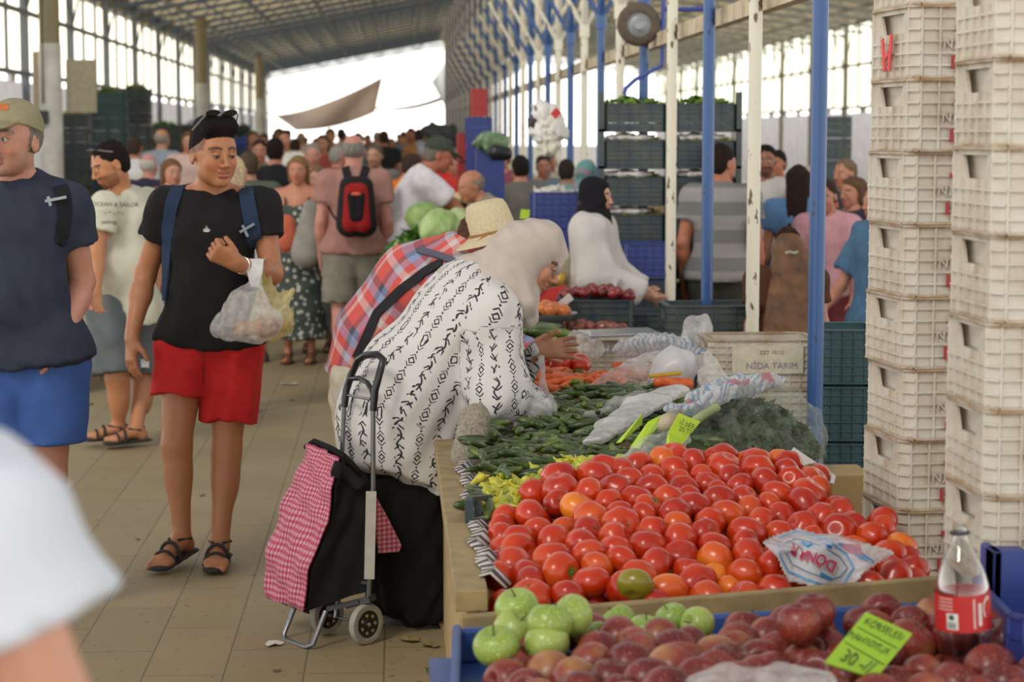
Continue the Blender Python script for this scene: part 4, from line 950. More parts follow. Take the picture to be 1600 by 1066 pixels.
GL = ['topmost green apple at the left of the tray', 'big green apple right of centre in the green cluster', 'green apple below the topmost one at the left', 'rightmost green apple of the left cluster', 'lowest leftmost green apple in the blue tray', 'small green apple sunk in front of the cluster', 'green apple lying alone against the blue liner', 'half-hidden green apple between the cluster and lone one', 'small green apple at the back behind red ones', 'pale yellow-green apple half buried at the back', 'green apple peeking out at the far right of the greens']
for i, g in enumerate(gpos):
    o = ob('apple', AP[i % 5], None, None, g); o.rotation_euler = (aq.gauss(0, .5)-.3, aq.gauss(0, .4), aq.random()*6); o.scale = ((.044 if i < 6 else .036)/.038,)*3
    o.material_slots[0].link = 'OBJECT'; o.material_slots[0].material = app_g; setp(o, GL[i], 'apple')
    ob('stem', stem, M('4a3420'), o)
fb = MB()
for i in range(150):
    x, y = samp(AX)(np.random.RandomState(500+i)); z = zap(x, y)-.06; fb.add([(x+a*.035, y+b*.035, z+c*.035) for a, b, c in sv], sf)
setp(fb.build('apple_pile', app_m, smooth=True), 'deeper layer of red apples under the visible ones', 'apples', kind='stuff')
# ------------------------------------------------------------------ people near the camera
class Skinned:
    """surface lookups on a built garment, for straps and prints that lie on it"""
    def __init__(s, o):
        from mathutils.bvhtree import BVHTree
        me = o.data; s.off = Vector(o.parent.location)
        s.t = BVHTree.FromPolygons([v.co+s.off for v in me.vertices], [tuple(p.vertices) for p in me.polygons])
    def at(s, px, py, lift=.004):
        a = Vector(P(px, py, 1.0)); c = Vector((0, 0, CH)); d = (a-c).normalized(); h = s.t.ray_cast(c, d)
        if h[0] is None: return None
        n = h[1] if h[1].dot(d) < 0 else -h[1]; return np.array(h[0]+n*lift), np.array(n)
    def near(s, p, lift=.006):
        h = s.t.find_nearest(Vector(p)); c = h[0]; n = h[1]; return np.array(c+n*lift), np.array(n)
def strap(skin, pts, wd, mat, parent, name='strap', n=14, th=.008, lift=.002):
    pr = []; base = np.array(parent.location)
    seg = [np.array(q, float) for q in pts]; L = [0]
    for a, b in zip(seg[:-1], seg[1:]): L.append(L[-1]+np.linalg.norm(b-a))
    for t in np.linspace(0, L[-1], n):
        i = min(max(np.searchsorted(L, t)-1, 0), len(seg)-2); u = (t-L[i])/(L[i+1]-L[i]+1e-9); q = seg[i]*(1-u)+seg[i+1]*u
        r = skin.at(q[0], q[1], lift) if len(q) == 2 else skin.near(q, lift)
        if r: pr.append(r)
    if len(pr) < 2: return None
    m = ribbon([p-base for p, _ in pr], [k for _, k in pr], wd, th); return m.build(name, mat, parent, smooth=True)
def decal(skin, me, cx, cy, sx, sy, rot, mat, parent, lift=.003, name='print'):
    """lettering laid onto cloth: flat shapes in units, mapped through the surface under them"""
    base = Vector(parent.location); ok = True; new = me.copy(); ca, sa = math.cos(rot), math.sin(rot)
    for v in new.vertices:
        x, y = v.co.x, v.co.y; r = skin.at(cx+(x*ca-y*sa)*sx, cy-(x*sa+y*ca)*sy, lift+v.co.z)
        if r is None: r = (last, None) if ok is not True else None
        if r is None: return None
        last = r[0]; v.co = Vector(r[0])-base
    return ob(name, new, mat, parent)
blk = cloth('1c1b1c'); navy = cloth('2f3442'); 
# --- young man in a black T-shirt and red shorts
Y = 8.05
J = dict(hd=P(334, 243, 7.98), nek=P(333, 300, 8.06), che=P(331, 370, 8.05), wai=P(328, 455, 8.03), pel=P(326, 528, 8.05),
         shR=P(262, 323, 8.08), shL=P(408, 323, 8.05), elR=P(227, 430, 8.12), wrR=P(206, 524, 8.0), elL=P(425, 428, 8.0), wrL=P(372, 413, 7.78),
         hiR=P(289, 545, 8.05), hiL=P(361, 545, 8.05), knR=P(276, 695, 7.98), knL=P(354, 702, 8.02), anR=P(284, 836, 7.95), anL=P(344, 842, 7.95))
p1, K1 = person('young man in a black T-shirt and red shorts with sunglasses on his hair', J, (-.08, -1, 0), (.5, -.86, -.1), s=1.06, w=1.0, vox=.008, hv=.0034, skin='a9714c', hair=('quiff', '17110e'),
    lidded=True, jaw=1.08, fade=.6, lips='9a5548', toes=True, hands={'R': dict(d=(-.03, -.12, -1), t=(.5, -.85, 0), curl=.28, v=.0032), 'L': dict(d=(-.74, -.25, .42), t=(.3, -.4, .85), curl=[1.3, 1.3, 1.3, 1.3], thumb=.7, v=.0032)},
    feet={'R': (-.42, -.9, -.12), 'L': (-.05, -1, -.05)},
    wear=[top(blk, hem=.0, sleeve=.47, loose=.013, name='t_shirt', flare=.005, noise=(.006, 20, 2), neck=.05), bottoms(M('b3201f', .8, .12, 20, .4, spec=.25), .28, .022, .022, lens=dict(R=.25, L=.36), noise=(.009, 18, 7)), shoe(M('26241f', .75), open_=True)])
K1b = {c.name.split('.')[0]: c for c in p1.children}
sk1 = Skinned(K1b['t_shirt'])
# sunglasses pushed up
L1 = lambda *q: K1['J']['hd']+K1['R']@(np.array(q)*1.06)-K1['rp']
g = MB()
for q in (-1, 1): g.tube([L1(q*.034+.026*math.cos(a), -.052-.016*math.sin(a), .158+.012*math.sin(a)) for a in np.linspace(0, 6.283, 14)], .003, 6, cap=False); g.bar(L1(q*.062, -.06, .155), L1(q*.083, .01, .09), .004, .009)
g.bar(L1(-.01, -.06, .16), L1(.01, -.06, .16), .004)
g.build('sunglasses', M('15120f', .25), p1)
ln = MB()
for q in (-1, 1): ln.add([L1(q*.034+.024*math.cos(a), -.052-.014*math.sin(a), .158+.011*math.sin(a)) for a in np.linspace(0, 6.283, 12, endpoint=False)], [tuple(range(12))])
ln.build('lens', M('4a443c', .12, spec=.8), p1)
bl = MB(); wr = K1['J']['wrL']; ed = nrm(K1['J']['wrL']-K1['J']['elL']); a1 = nrm(np.cross(ed, (0, 0, 1))); a2 = np.cross(ed, a1)
bl.tube([wr-ed*.03+(a1*math.cos(t)+a2*math.sin(t))*.032-K1['rp'] for t in np.linspace(0, 6.28, 16)], .0028, 6, cap=False); bl.build('bracelet', M('c8bfae', .3, metal=.7), p1)
rk1 = empty('backpack', np.array(K1['J']['che'])+np.array([0, .2, 0]), 0, 'blue backpack worn by the young man in the black T-shirt, only its straps showing', 'backpack')
rk1.location = (K1['rp'][0], K1['rp'][1], 0)
bp = Field(); c = K1['J']['che']-K1['rp']+np.array([0, .25, -.12]); bp.cap(c+np.array([-.06, 0, -.12]), c+np.array([-.06, 0, .12]), .09); bp.cap(c+np.array([.06, 0, -.12]), c+np.array([.06, 0, .12]), .09)
V, Q = bp.surf(.015); ob('bag', mesh_from('bag', V, Q), cloth('33445e'), rk1)
sm = cloth('28364c')
strap(sk1, [(278, 293), (268, 320), (263, 360), (262, 400), (260, 446), (259, 470)], .05, sm, rk1); strap(sk1, [(384, 296), (388, 320), (394, 355), (400, 385), (404, 405)], .058, sm, rk1)
bk = MB(); r = sk1.at(386, 357, .014)
if r: p_, n_ = r; bk.bar(p_-K1['rp']+np.array([-.03, 0, -.012]), p_-K1['rp']+np.array([.025, 0, .02]), .02, .01); bk.bar(p_-K1['rp']+np.array([-.02, 0, .015]), p_-K1['rp']+np.array([.0, 0, -.03]), .014, .01); bk.build('buckle', M('7c8288', .5), rk1)
emb = MB(); emb.add([(-.5, .05, 0), (.5, .05, 0), (.3, -.25, 0), (-.3, -.25, 0)], [(0, 1, 2, 3)]); emb.add([(-.06, .05, 0), (.06, .05, 0), (.06, .6, 0), (-.06, .6, 0)], [(0, 1, 2, 3)]); emb.add([(-.45, .2, 0), (-.1, .1, 0), (-.1, .28, 0)], [(0, 1, 2)]); emb.add([(.1, .3, 0), (.1, .1, 0), (.42, .2, 0)], [(0, 1, 2)])
decal(sk1, emb.mesh('emblem'), 323, 360, 12, 11, 0, M('b9b4ac', .6), p1, name='chest_emblem')
dw = MB(); a = P(318, 528, 7.9); 
skb = Skinned(K1b['shorts']); strap(skb, [(315, 533), (317, 560), (318, 600)], .006, M('8c1a1a', .8), p1, 'fly_seam', th=.002)
# --- man in a cap and navy T-shirt at the left edge
J = dict(hd=P(19, 222, 7.05), nek=P(26, 285, 7.12), che=P(22, 360, 7.12), wai=P(30, 455, 7.1), pel=P(38, 545, 7.12),
         shR=P(-68, 325, 7.12), shL=P(104, 322, 7.14), elR=P(-105, 440, 7.15), wrR=P(-120, 540, 7.1), elL=P(128, 440, 7.2), wrL=P(101, 526, 7.02),
         hiR=P(-6, 570, 7.12), hiL=P(76, 570, 7.12), knR=P(-14, 755, 7.05), knL=P(76, 745, 7.12), anR=P(-16, 935, 7.1), anL=P(66, 925, 7.2))
p2, K2 = person('grey-stubbled man in a beige cap, navy T-shirt and blue shorts at the left edge', J, (-.3, -.95, 0), (-.42, -.9, 0), s=1.05, w=1.08, vox=.009, hv=.0036, skin='b4806a', hair=('fringe', '6c665e'), beard=.45, lips='96564c',
    hands={'L': dict(d=(-.25, -.2, -1), t=(-.7, -.6, 0), curl=.45, v=.0034)}, feet={'L': (0, -1, 0), 'R': (0, -1, 0)}, belly=.8,
    wear=[top(navy, hem=.02, sleeve=.5, loose=.018, name='t_shirt', noise=(.006, 18, 12), belly=.8), bottoms(cloth('3a5590'), .34, .035, .03, noise=(.008, 16, 13)), shoe(M('3a3a3c', .6)), cap_hat(cloth('8c8468'))])
K2b = {c.name.split('.')[0]: c for c in p2.children}; sk2 = Skinned(K2b['t_shirt'])
rk2 = empty('backpack', (K2['rp'][0], K2['rp'][1], 0), 0, 'black backpack worn by the man in the cap, its strap crossing his left shoulder', 'backpack')
bp = Field(); c = K2['J']['che']-K2['rp']+np.array([.05, .27, -.1]); bp.cap(c+np.array([-.06, 0, -.14]), c+np.array([-.06, 0, .12]), .1); bp.cap(c+np.array([.06, 0, -.14]), c+np.array([.06, 0, .12]), .1)
V, Q = bp.surf(.015); ob('bag', mesh_from('bag', V, Q), cloth('1e1f22'), rk2)
strap(sk2, [(94, 292), (99, 310), (100, 335), (97, 360), (92, 382)], .05, cloth('1d1f23'), rk2)
r = sk2.at(84, 314, .01)
if r: q = r[0]-K2['rp']; bk = MB(); bk.bar(q+np.array([-.03, 0, -.004]), q+np.array([.04, 0, .01]), .018, .01); bk.bar(q+np.array([-.02, 0, .012]), q+np.array([-.012, 0, -.02]), .012, .01); bk.build('buckle', M('8d9094', .5), rk2)
# orange badge on the cap
sc = Skinned([c for c in p2.children if c.name.startswith('cap')][0]); pm = MB().add([(-.5, -.4, 0), (.5, -.4, 0), (.5, .4, 0), (-.5, .4, 0)], [(0, 1, 2, 3)]).mesh('patch'); decal(sc, pm, 6, 168, 14, 12, 0, M('b5622c', .7), p2, name='cap_badge')
# --- man with a moustache in a pale T-shirt, looking down
J = dict(hd=P(172, 258, 11.1), nek=P(190, 303, 11.2), che=P(194, 352, 11.2), wai=P(196, 415, 11.15), pel=P(196, 468, 11.2),
         shR=P(162, 320, 11.0), shL=P(232, 318, 11.4), elR=P(150, 395, 10.95), wrR=P(150, 455, 10.8), elL=P(248, 400, 11.45), wrL=P(240, 462, 11.2),
         hiR=P(172, 485, 11.1), hiL=P(218, 485, 11.3), knR=P(182, 590, 11.05), knL=P(222, 592, 11.25), anR=P(186, 664, 11.1), anL=P(214, 668, 11.05))
p3, K3 = person('dark-haired man with a moustache in a cream printed T-shirt and grey shorts', J, (-.75, -.66, 0), (-.82, -.4, -.42), s=.99, w=1.13, vox=.011, hv=.0045, skin='b9805a', hair=('short', '1b1513'), beard=.8, belly=1.05,
    feet={'R': (-.95, -.3, 0), 'L': (-.8, -.5, 0)}, wear=[top(M('c4c0ae', .9, .06, 18, .3, spec=.2), hem=.06, sleeve=.55, loose=.02, name='t_shirt', belly=1.05, noise=(.006, 16, 22)), bottoms(cloth('62676a'), .47, .035, .04, noise=(.009, 15, 23)), shoe(M('2c2b29', .8), open_=True)])
K3b = {c.name.split('.')[0]: c for c in p3.children}; sk3 = Skinned(K3b['t_shirt']); gry = M('6a6a62', .8)
decal(sk3, text_mesh('OCEAN & SAILOR', 1, .0), 180, 320, 9.2, 9.2, -.02, gry, p3, name='shirt_lettering')
decal(sk3, text_mesh('~ ^ ~ ^ ~', 1, .0), 178, 333, 8, 8, -.05, gry, p3, name='shirt_print'); decal(sk3, text_mesh('sailing', 1, .0), 170, 347, 10, 9, 0, gry, p3, name='shirt_print')
rf = MB().add([(-.5, -.5, 0), (.5, -.5, 0), (.5, .5, 0), (-.5, .5, 0)], [(0, 1, 2, 3)]).mesh('patch'); decal(Skinned(K3b['shorts']), rf, 226, 568, 13, 13, 0, M('f4f2f2', .2, spec=1), p3, name='shorts_logo')
L3 = lambda *q: K3['J']['hd']+K3['R']@(np.array(q)*.99)-K3['rp']; g = MB()
for q in (-1, 1): g.tube([L3(q*.032+.024*math.cos(a), -.05-.022*math.sin(a), .112+.006*math.sin(a)) for a in np.linspace(0, 6.283, 12)], .003, 6, cap=False); g.bar(L3(q*.058, -.045, .11), L3(q*.083, .02, .07), .004, .008)
g.build('sunglasses', M('55504c', .15, metal=.6), p3)
# --- woman in a patterned tunic and pale headscarf bending over the stall
def tunic_mat():
    m = newmat('print_tunic'); t = NT(m); a = t.add('ShaderNodeAttribute', attribute_name='cloth_uv'); sp = t.add('ShaderNodeSeparateXYZ'); t.link(a.outputs['Vector'], sp.inputs[0])
    n = t.noise(t.coord('Object'), 9, 2); u = t.math('MULTIPLY_ADD', n, .03, sp.outputs[0]); v = t.math('MULTIPLY_ADD', n, .03, sp.outputs[1])
    u = t.math('MULTIPLY', u, 1/.06); v = t.math('MULTIPLY', v, 1/.041)
    mt = lambda op, a, b=None, c=None: t.math(op, a, b, c)
    fu = mt('FRACT', u); col = mt('ABSOLUTE', mt('SUBTRACT', fu, .5)); par = mt('GREATER_THAN', mt('FRACT', mt('MULTIPLY', u, .5)), .5)
    fv = mt('ABSOLUTE', mt('SUBTRACT', mt('FRACT', mt('MULTIPLY', v, .62)), .5))
    # columns of lozenges flanked by angle marks
    d = mt('ADD', mt('MULTIPLY', col, 1.15), mt('MULTIPLY', fv, 1.2)); wob = mt('MULTIPLY', mt('SUBTRACT', t.noise(t.coord('Object'), 70, 2), .5), .12); d = mt('ADD', d, wob)
    ring = mt('LESS_THAN', mt('ABSOLUTE', mt('SUBTRACT', d, .2)), .055); ring2 = mt('MULTIPLY', mt('LESS_THAN', mt('ABSOLUTE', mt('SUBTRACT', d, .44)), .045), mt('GREATER_THAN', fv, .17))
    ring2 = mt('MULTIPLY', ring2, mt('LESS_THAN', col, .3)); A = mt('MAXIMUM', ring, ring2)
    dot = mt('LESS_THAN', mt('ADD', mt('MULTIPLY', col, col), mt('POWER', mt('SUBTRACT', .5, fv), 2)), .003); A = mt('MAXIMUM', A, dot)
    # columns of branching twigs
    z = mt('SUBTRACT', fu, .5); sw = mt('MULTIPLY', mt('SINE', mt('MULTIPLY', v, 3.9)), .13); stemm = mt('LESS_THAN', mt('ABSOLUTE', mt('ADD', mt('SUBTRACT', z, sw), wob)), .055)
    br = mt('ABSOLUTE', mt('SUBTRACT', mt('FRACT', mt('ADD', mt('MULTIPLY', v, 1.25), mt('MULTIPLY', col, 1.6))), .5)); tw = mt('MULTIPLY', mt('LESS_THAN', mt('ADD', br, wob), .1), mt('LESS_THAN', col, .27))
    B = mt('MAXIMUM', stemm, tw); B = mt('MULTIPLY', B, mt('GREATER_THAN', t.noise(t.coord('Object'), 45, 2), .42))
    pat = mt('MAXIMUM', mt('MULTIPLY', A, par), mt('MULTIPLY', B, mt('SUBTRACT', 1, par)))
    t.link(t.mix(pat, hexc('c9c5c2'), hexc('1c1d2a')), t.bsdf.inputs['Base Color']); t.bsdf.inputs['Roughness'].default_value = .75
    t.bump(t.noise(t.coord('Object'), 14, 2), .2, .01); return m
J = dict(hd=P(829, 405, 6.88), nek=P(774, 432, 6.9), che=P(722, 500, 6.92), wai=P(668, 575, 6.95), pel=P(632, 640, 7.0),
         shR=P(768, 492, 6.76), shL=P(765, 470, 7.12), elR=P(778, 625, 6.72), wrR=P(850, 648, 6.86), elL=P(812, 585, 7.22), wrL=P(838, 548, 7.1),
         hiR=P(628, 665, 6.9), hiL=P(636, 665, 7.1), knR=P(642, 800, 6.97), knL=P(645, 800, 7.12), anR=P(632, 950, 6.95), anL=P(652, 945, 7.12))
def tunic(K):
    J = K['J']; F = Field(); f = np.array([1, .1, 0]); bk = np.array([-1, 0, 0.]); s = 1
    # back of the tunic: one long sweep from the shoulders to the hem, falling away from the seat
    hem = (P(610, 724, 6.9), (.36, 0, 1))
    F.cap(P(745, 470, 6.93), P(715, 510, 6.93), .155, .17, k=.06, flat=(.7, 0, .7), fs=1.1)
    F.cap(P(715, 510, 6.93), P(655, 600, 6.95), .19, .2, k=.08, flat=(.8, 0, -.6), fs=1.15)
    F.cap(P(650, 600, 6.95), P(622, 660, 6.97), .2, .215, k=.08, flat=(1, 0, 0), fs=1.02)
    F.cap(P(640, 640, 6.97), P(628, 790, 6.97), .205, .185, k=.08, flat=(1, 0, 0), fs=.99, clip=hem)
    F.cap(P(605, 640, 6.97), P(585, 760, 6.97), .13, .11, k=.08, clip=hem)
    F.cap(P(690, 650, 6.92), P(700, 790, 6.9), .1, .085, k=.06, clip=(P(700, 765, 6.9), (.1, 0, 1)))
    F.cap(J['shR'], J['shL'], .08, k=.08)
    F.cap(J['shR'], J['elR'], .088, .088, k=.06); F.cap(J['elR']+np.array([.0, 0, .02]), J['wrR'], .095, .052, k=.05, clip=(J['wrR']+np.array([-.01, 0, 0.]), nrm(J['elR']-J['wrR'])))
    F.cap(P(745, 600, 6.85), P(752, 652, 6.85), .07, .055, k=.05)
    F.cap(J['shL'], J['elL'], .07, .06, k=.05); F.cap(J['elL'], J['wrL'], .06, .04, k=.03)
    V, Q = F.surf(.0095, (.011, 16, 31)); me = mesh_from('tunic', V-K['rp'], Q)
    # cloth coordinates: u across, v along the back line, bending with the torso
    ax0 = P(628, 700, 6.95); cx = np.array([P(628, 770, 6.95), P(632, 640, 6.95), P(690, 540, 6.93), P(760, 440, 6.93)])
    uv = np.zeros((len(V), 3)); seg = cx[1:]-cx[:-1]; L = np.concatenate([[0], np.cumsum(np.linalg.norm(seg, axis=1))]); best = np.full(len(V), 1e9)
    for i in range(3):
        d = seg[i]/np.linalg.norm(seg[i]); q = V-cx[i]; t = np.clip(q@d, -9 if i == 0 else 0, np.linalg.norm(seg[i]) if i < 2 else 9); r = q-t[:, None]*d
        dist = np.linalg.norm(r, axis=1); side = np.cross(d, (0, 1, 0)); m = dist < best; best[m] = dist[m]
        ang = np.arctan2(r@side, -(r[:, 1])); uv[m, 0] = (ang*.19)[m]; uv[m, 1] = (L[i]+t)[m]
    for a, b in ((J['shR'], J['elR']), (J['elR'], J['wrR'])):
        d = nrm(b-a); q = V-a; t = q@d; r = q-t[:, None]*d; dist = np.linalg.norm(r, axis=1); m = (dist < .118) & (t > (.05 if a is J['shR'] else 0)) & (t < np.linalg.norm(b-a)+.05) & (V[:, 1] < 6.9)
        side = np.cross(d, (0, 1, 0)); ang = np.arctan2(r@side, -r[:, 1]); uv[m, 0] = (ang*.1+.02)[m]; uv[m, 1] = (.7+t*1.0+(.3 if a is not J['shR'] else 0))[m]
    setattr3(me, 'cloth_uv', uv); ob('tunic', me, tunic_mat(), K['root'])
def black_skirt(K):
    F = Field()
    F.cap(P(628, 690, 6.98), P(640, 940, 6.98), .165, .15, k=.05, flat=(0, 1, 0), fs=1.0, clip=(P(640, 958, 6.9), (-.02, 0, 1)))
    F.cap(P(665, 720, 6.95), P(662, 940, 6.95), .085, .095, k=.06, clip=(P(640, 975, 6.95), (0, 0, 1))); F.cap(P(590, 720, 7.02), P(622, 930, 7.02), .08, .08, k=.06, clip=(P(640, 950, 7.0), (0, 0, 1)))
    put(K, 'skirt', F, cloth('131314'), (.016, 22, 6), .012)
def pale_scarf(K):
    J = K['J']; F = Field()
    F.ell(P(818, 393, 6.89), (.112, .108, .108), k=.02, clip=(P(870, 415, 6.88), (-.95, 0, .3)))
    F.cap(P(848, 378, 6.89), P(868, 410, 6.89), .078, .045, k=.04, clip=(P(884, 404, 6.88), (-.9, 0, .45)))
    F.cap(P(800, 405, 6.9), P(770, 462, 6.9), .09, .115, k=.04, flat=(0, 1, 0), fs=1.0); F.cap(P(765, 452, 6.92), P(706, 440, 6.92), .105, .05, k=.05, clip=(P(690, 440, 6.9), (.95, 0, .2)))
    F.cap(P(812, 425, 6.88), P(828, 500, 6.84), .07, .03, k=.04); F.cap(P(790, 445, 6.84), P(815, 475, 6.8), .075, .045, k=.04)
    F.cap(P(740, 438, 6.93), P(715, 458, 6.88), .09, .065, k=.05, clip=(P(715, 468, 6.9), (-.25, 0, 1)))
    put(K, 'headscarf', F, M('b5a89f', .9, .06, 20, .3, spec=.2), (.0075, 26, 9), .0065)
p4, K4 = person('woman in a black-and-white patterned tunic and pale headscarf bending over the stall', J, (.98, .2, 0), (.86, -.05, -.5), s=.97, w=1.05, vox=.01, hv=.004, skin='b78468', hair=('none', '201815'), lidded=True,
    hands={'R': dict(d=(.8, .2, -.5), t=(.3, .6, .7), curl=.7), 'L': dict(d=(1, -.1, .1), t=(.1, 0, 1), curl=.35)}, feet={'R': (.9, -.35, 0), 'L': (.9, -.2, 0)}, wear=[tunic, black_skirt, pale_scarf, shoe(M('17171a', .6))])
# --- woman in a plaid shirt and straw hat, behind the first
def plaid_mat():
    m = newmat('plaid'); t = NT(m); sp = t.add('ShaderNodeSeparateXYZ'); a = t.add('ShaderNodeAttribute', attribute_name='cloth_uv'); t.link(a.outputs['Vector'], sp.inputs[0])
    def band(v, stops, sc): return t.ramp(t.math('FRACT', t.math('MULTIPLY', v, sc)), stops)
    r, w, b, d = hexc('c8524a'), hexc('c9b8b4'), hexc('8593b4'), hexc('4b4a5a')
    st = [(0, r), (.3, r), (.31, w), (.45, w), (.46, r), (.62, r), (.63, b), (.8, b), (.81, d), (.95, d), (.96, r)]
    A, B = band(sp.outputs[0], st, 5.2), band(sp.outputs[1], st, 5.2)
    t.link(t.mix(.5, A, B), t.bsdf.inputs['Base Color']); t.bsdf.inputs['Roughness'].default_value = .85; return m
J = dict(hd=P(752, 382, 7.6), nek=P(722, 402, 7.62), che=P(672, 436, 7.65), wai=P(610, 500, 7.7), pel=P(568, 572, 7.75),
         shR=P(705, 432, 7.45), shL=P(712, 420, 7.85), elR=P(745, 540, 7.4), wrR=P(800, 600, 7.45), elL=P(770, 520, 7.85), wrL=P(825, 545, 7.7),
         hiR=P(565, 600, 7.65), hiL=P(572, 600, 7.85), knR=P(570, 720, 7.65), knL=P(575, 720, 7.85), anR=P(566, 858, 7.65), anL=P(572, 850, 7.85))
def plaid(K):
    J = K['J']; F = Field(); cl = (P(545, 592, 7.7), (.25, 0, 1))
    F.cap(P(712, 415, 7.64), P(650, 450, 7.66), .125, .16, k=.06, flat=(0, 1, 0), fs=.8); F.cap(P(650, 450, 7.66), P(600, 520, 7.7), .16, .165, k=.06, flat=(0, 1, 0), fs=.85)
    F.cap(P(600, 520, 7.7), P(565, 590, 7.75), .165, .15, k=.06, flat=(0, 1, 0), fs=.85, clip=cl)
    for q in 'LR': F.cap(J['sh'+q], J['el'+q], .075, .06, k=.06); F.cap(J['el'+q], J['wr'+q], .06, .04, k=.03)
    F.cap(P(718, 400, 7.6), P(738, 385, 7.6), .08, .065, k=.03, clip=(P(738, 388, 7.6), (-.7, 0, -.6)))
    V, Q = F.surf(.011, (.006, 18, 3)); me = mesh_from('plaid_shirt', V-K['rp'], Q); d = nrm(P(712, 415, 7.64)-P(565, 590, 7.75)); q = V-P(600, 520, 7.7)
    uv = np.stack([q@np.cross(d, (0, 1, 0))+q[:, 1]*.8, q@d, q[:, 1]], 1); setattr3(me, 'cloth_uv', uv); return ob('plaid_shirt', me, plaid_mat(), K['root'])
p5, K5 = person('woman in a red plaid shirt and straw hat leaning over the stall', J, (.98, .1, 0), (.9, 0, -.45), s=.97, w=1.0, vox=.011, hv=.0045, skin='a8745a', hair=('short', '4a3424'), hs=.9,
    hands={'R': dict(curl=.6), 'L': dict(d=(1, -.1, -.1), t=(.1, 0, 1), curl=.3)}, feet={'R': (1, 0, 0), 'L': (1, 0, 0)}, wear=[plaid, bottoms(cloth('b3a996'), .93, .03, .03, 'trousers'), shoe(M('8a7a64', .7))])
hc, hu = P(768, 362, 7.58), nrm((-.24, -.0, 1)); hx = nrm(np.cross((0, 1, 0), hu)); Rh = np.stack([hx, (0, 1, 0), hu], 1)
straw = M('c4b594', .8, .12, 140, .8); hm = MB().lathe([(.001, .118), (.05, .117), (.07, .108), (.08, .085), (.088, .04), (.094, .0), (.125, -.014), (.172, -.03), (.174, -.035), (.125, -.02), (.09, -.006), (.07, .03), (.001, .09)], 36, cap=False)
hm.v = [tuple(hc+Rh@np.array(q)-K5['rp']) for q in hm.v]; hat = hm.build('straw_hat', straw, p5, smooth=True)
rb = MB(); rb.tube([hc-hu*.004+Rh@np.array((.094*math.cos(a), .094*math.sin(a), 0))-K5['rp'] for a in np.linspace(0, 6.283, 26)], .0105, 8, cap=False)
kq = hc+Rh@np.array((-.02, -.1, -.01))-K5['rp']; rb.bar(kq, kq+np.array([-.035, -.01, -.03]), .03, .006, up=(0, 1, 0)); rb.bar(kq, kq+np.array([.045, -.01, -.02]), .03, .006, up=(0, 1, 0)); rb.build('hat_ribbon', M('8d6234', .7, .3, 40), hat, smooth=True).parent = hat
K5b = {c.name.split('.')[0]: c for c in p5.children}; sk5 = Skinned(K5b['plaid_shirt'])
hb = empty('shoulder_bag', (K5['rp'][0], K5['rp'][1], 0), 0, 'dark bag strap slung across the back of the plaid shirt', 'bag')
strap(sk5, [(558, 560), (590, 490), (625, 455), (665, 425), (692, 410)], .035, cloth('2c2a2e'), hb, n=20); strap(sk5, [(655, 392), (690, 402), (708, 410)], .03, cloth('5c5a68'), hb, n=8)
V, Q = Field().cap(P(640, 560, 7.42), P(680, 560, 7.42), .07, flat=(0, 1, 0), fs=1.6).surf(.012); ob('bag', mesh_from('bag', V-K5['rp'], Q), cloth('2c2a2e'), hb)
# beige knitted bag hanging at the front of the tunic
V, Q = Field().cap(P(742, 655, 6.35), P(732, 712, 6.3), .05, .055, flat=(0, 1, 0), fs=1.5, k=.01).surf(.006, (.003, 60, 2)); o = ob('crochet_bag', mesh_from('crochet_bag', V, Q), M('8b8274', .9, .3, 120, 1)); setp(o, 'beige knitted bag hanging in front of the patterned tunic above the stall edge', 'bag')
# --- somebody passing close by the camera: sleeve and bare arm only
J, f, s = standJ(-.57, 1.58, (-.1, 1), 1.62); J['shR'], J['elR'], J['wrR'] = P(-62, 800, 1.6)*1, P(145, 1260, 1.62), P(120, 1600, 1.55)
# the camera sees the side nearest the stall: that is this person's right arm when walking away
p6, K6 = person('person passing close by, only a white sleeve and bare arm in view', J, f, (0, 1, 0), s=s, w=.93, vox=.012, hv=.008, skin='c9937c', hair=('short', '3a2c22'),
    wear=[top(M('c8ccd6', .9, .03, 12, .2), sleeve=.37, loose=.02, name='t_shirt', slr=.022, noise=(.006, 16, 4)), bottoms(cloth('4a4c55'), .5), shoe(M('c0c0c0', .6))])
# ------------------------------------------------------------------ shoppers and sellers further back
def bystander(px, Y, hy, f, label, wear, fd=None, skin='bb8464', hair=('short', '2a211b'), arms=None, lean=0.0, stride=.0, **kw):
    h = CH-(hy-210)*Y/3200; x = (px-615)/3200*Y; J, f_, s = standJ(x, Y, f, h, lean, stride, arms=arms)
    if fd is None: fd = (f[0], f[1], -.08-lean*.5)
    vox = min(.024, .010+.0007*Y)
    return person(label, J, f_, fd, s=s, vox=vox, hv=min(.012, .0045+.00025*Y), skin=skin, hair=hair, wear=wear, **kw)
T = lambda c, **k: top(cloth(c), noise=(.006, 16, 3), name='t_shirt', hem=.04, **k)
B = lambda c, **k: bottoms(cloth(c), **k)
SH = shoe(M('3c3836', .7))
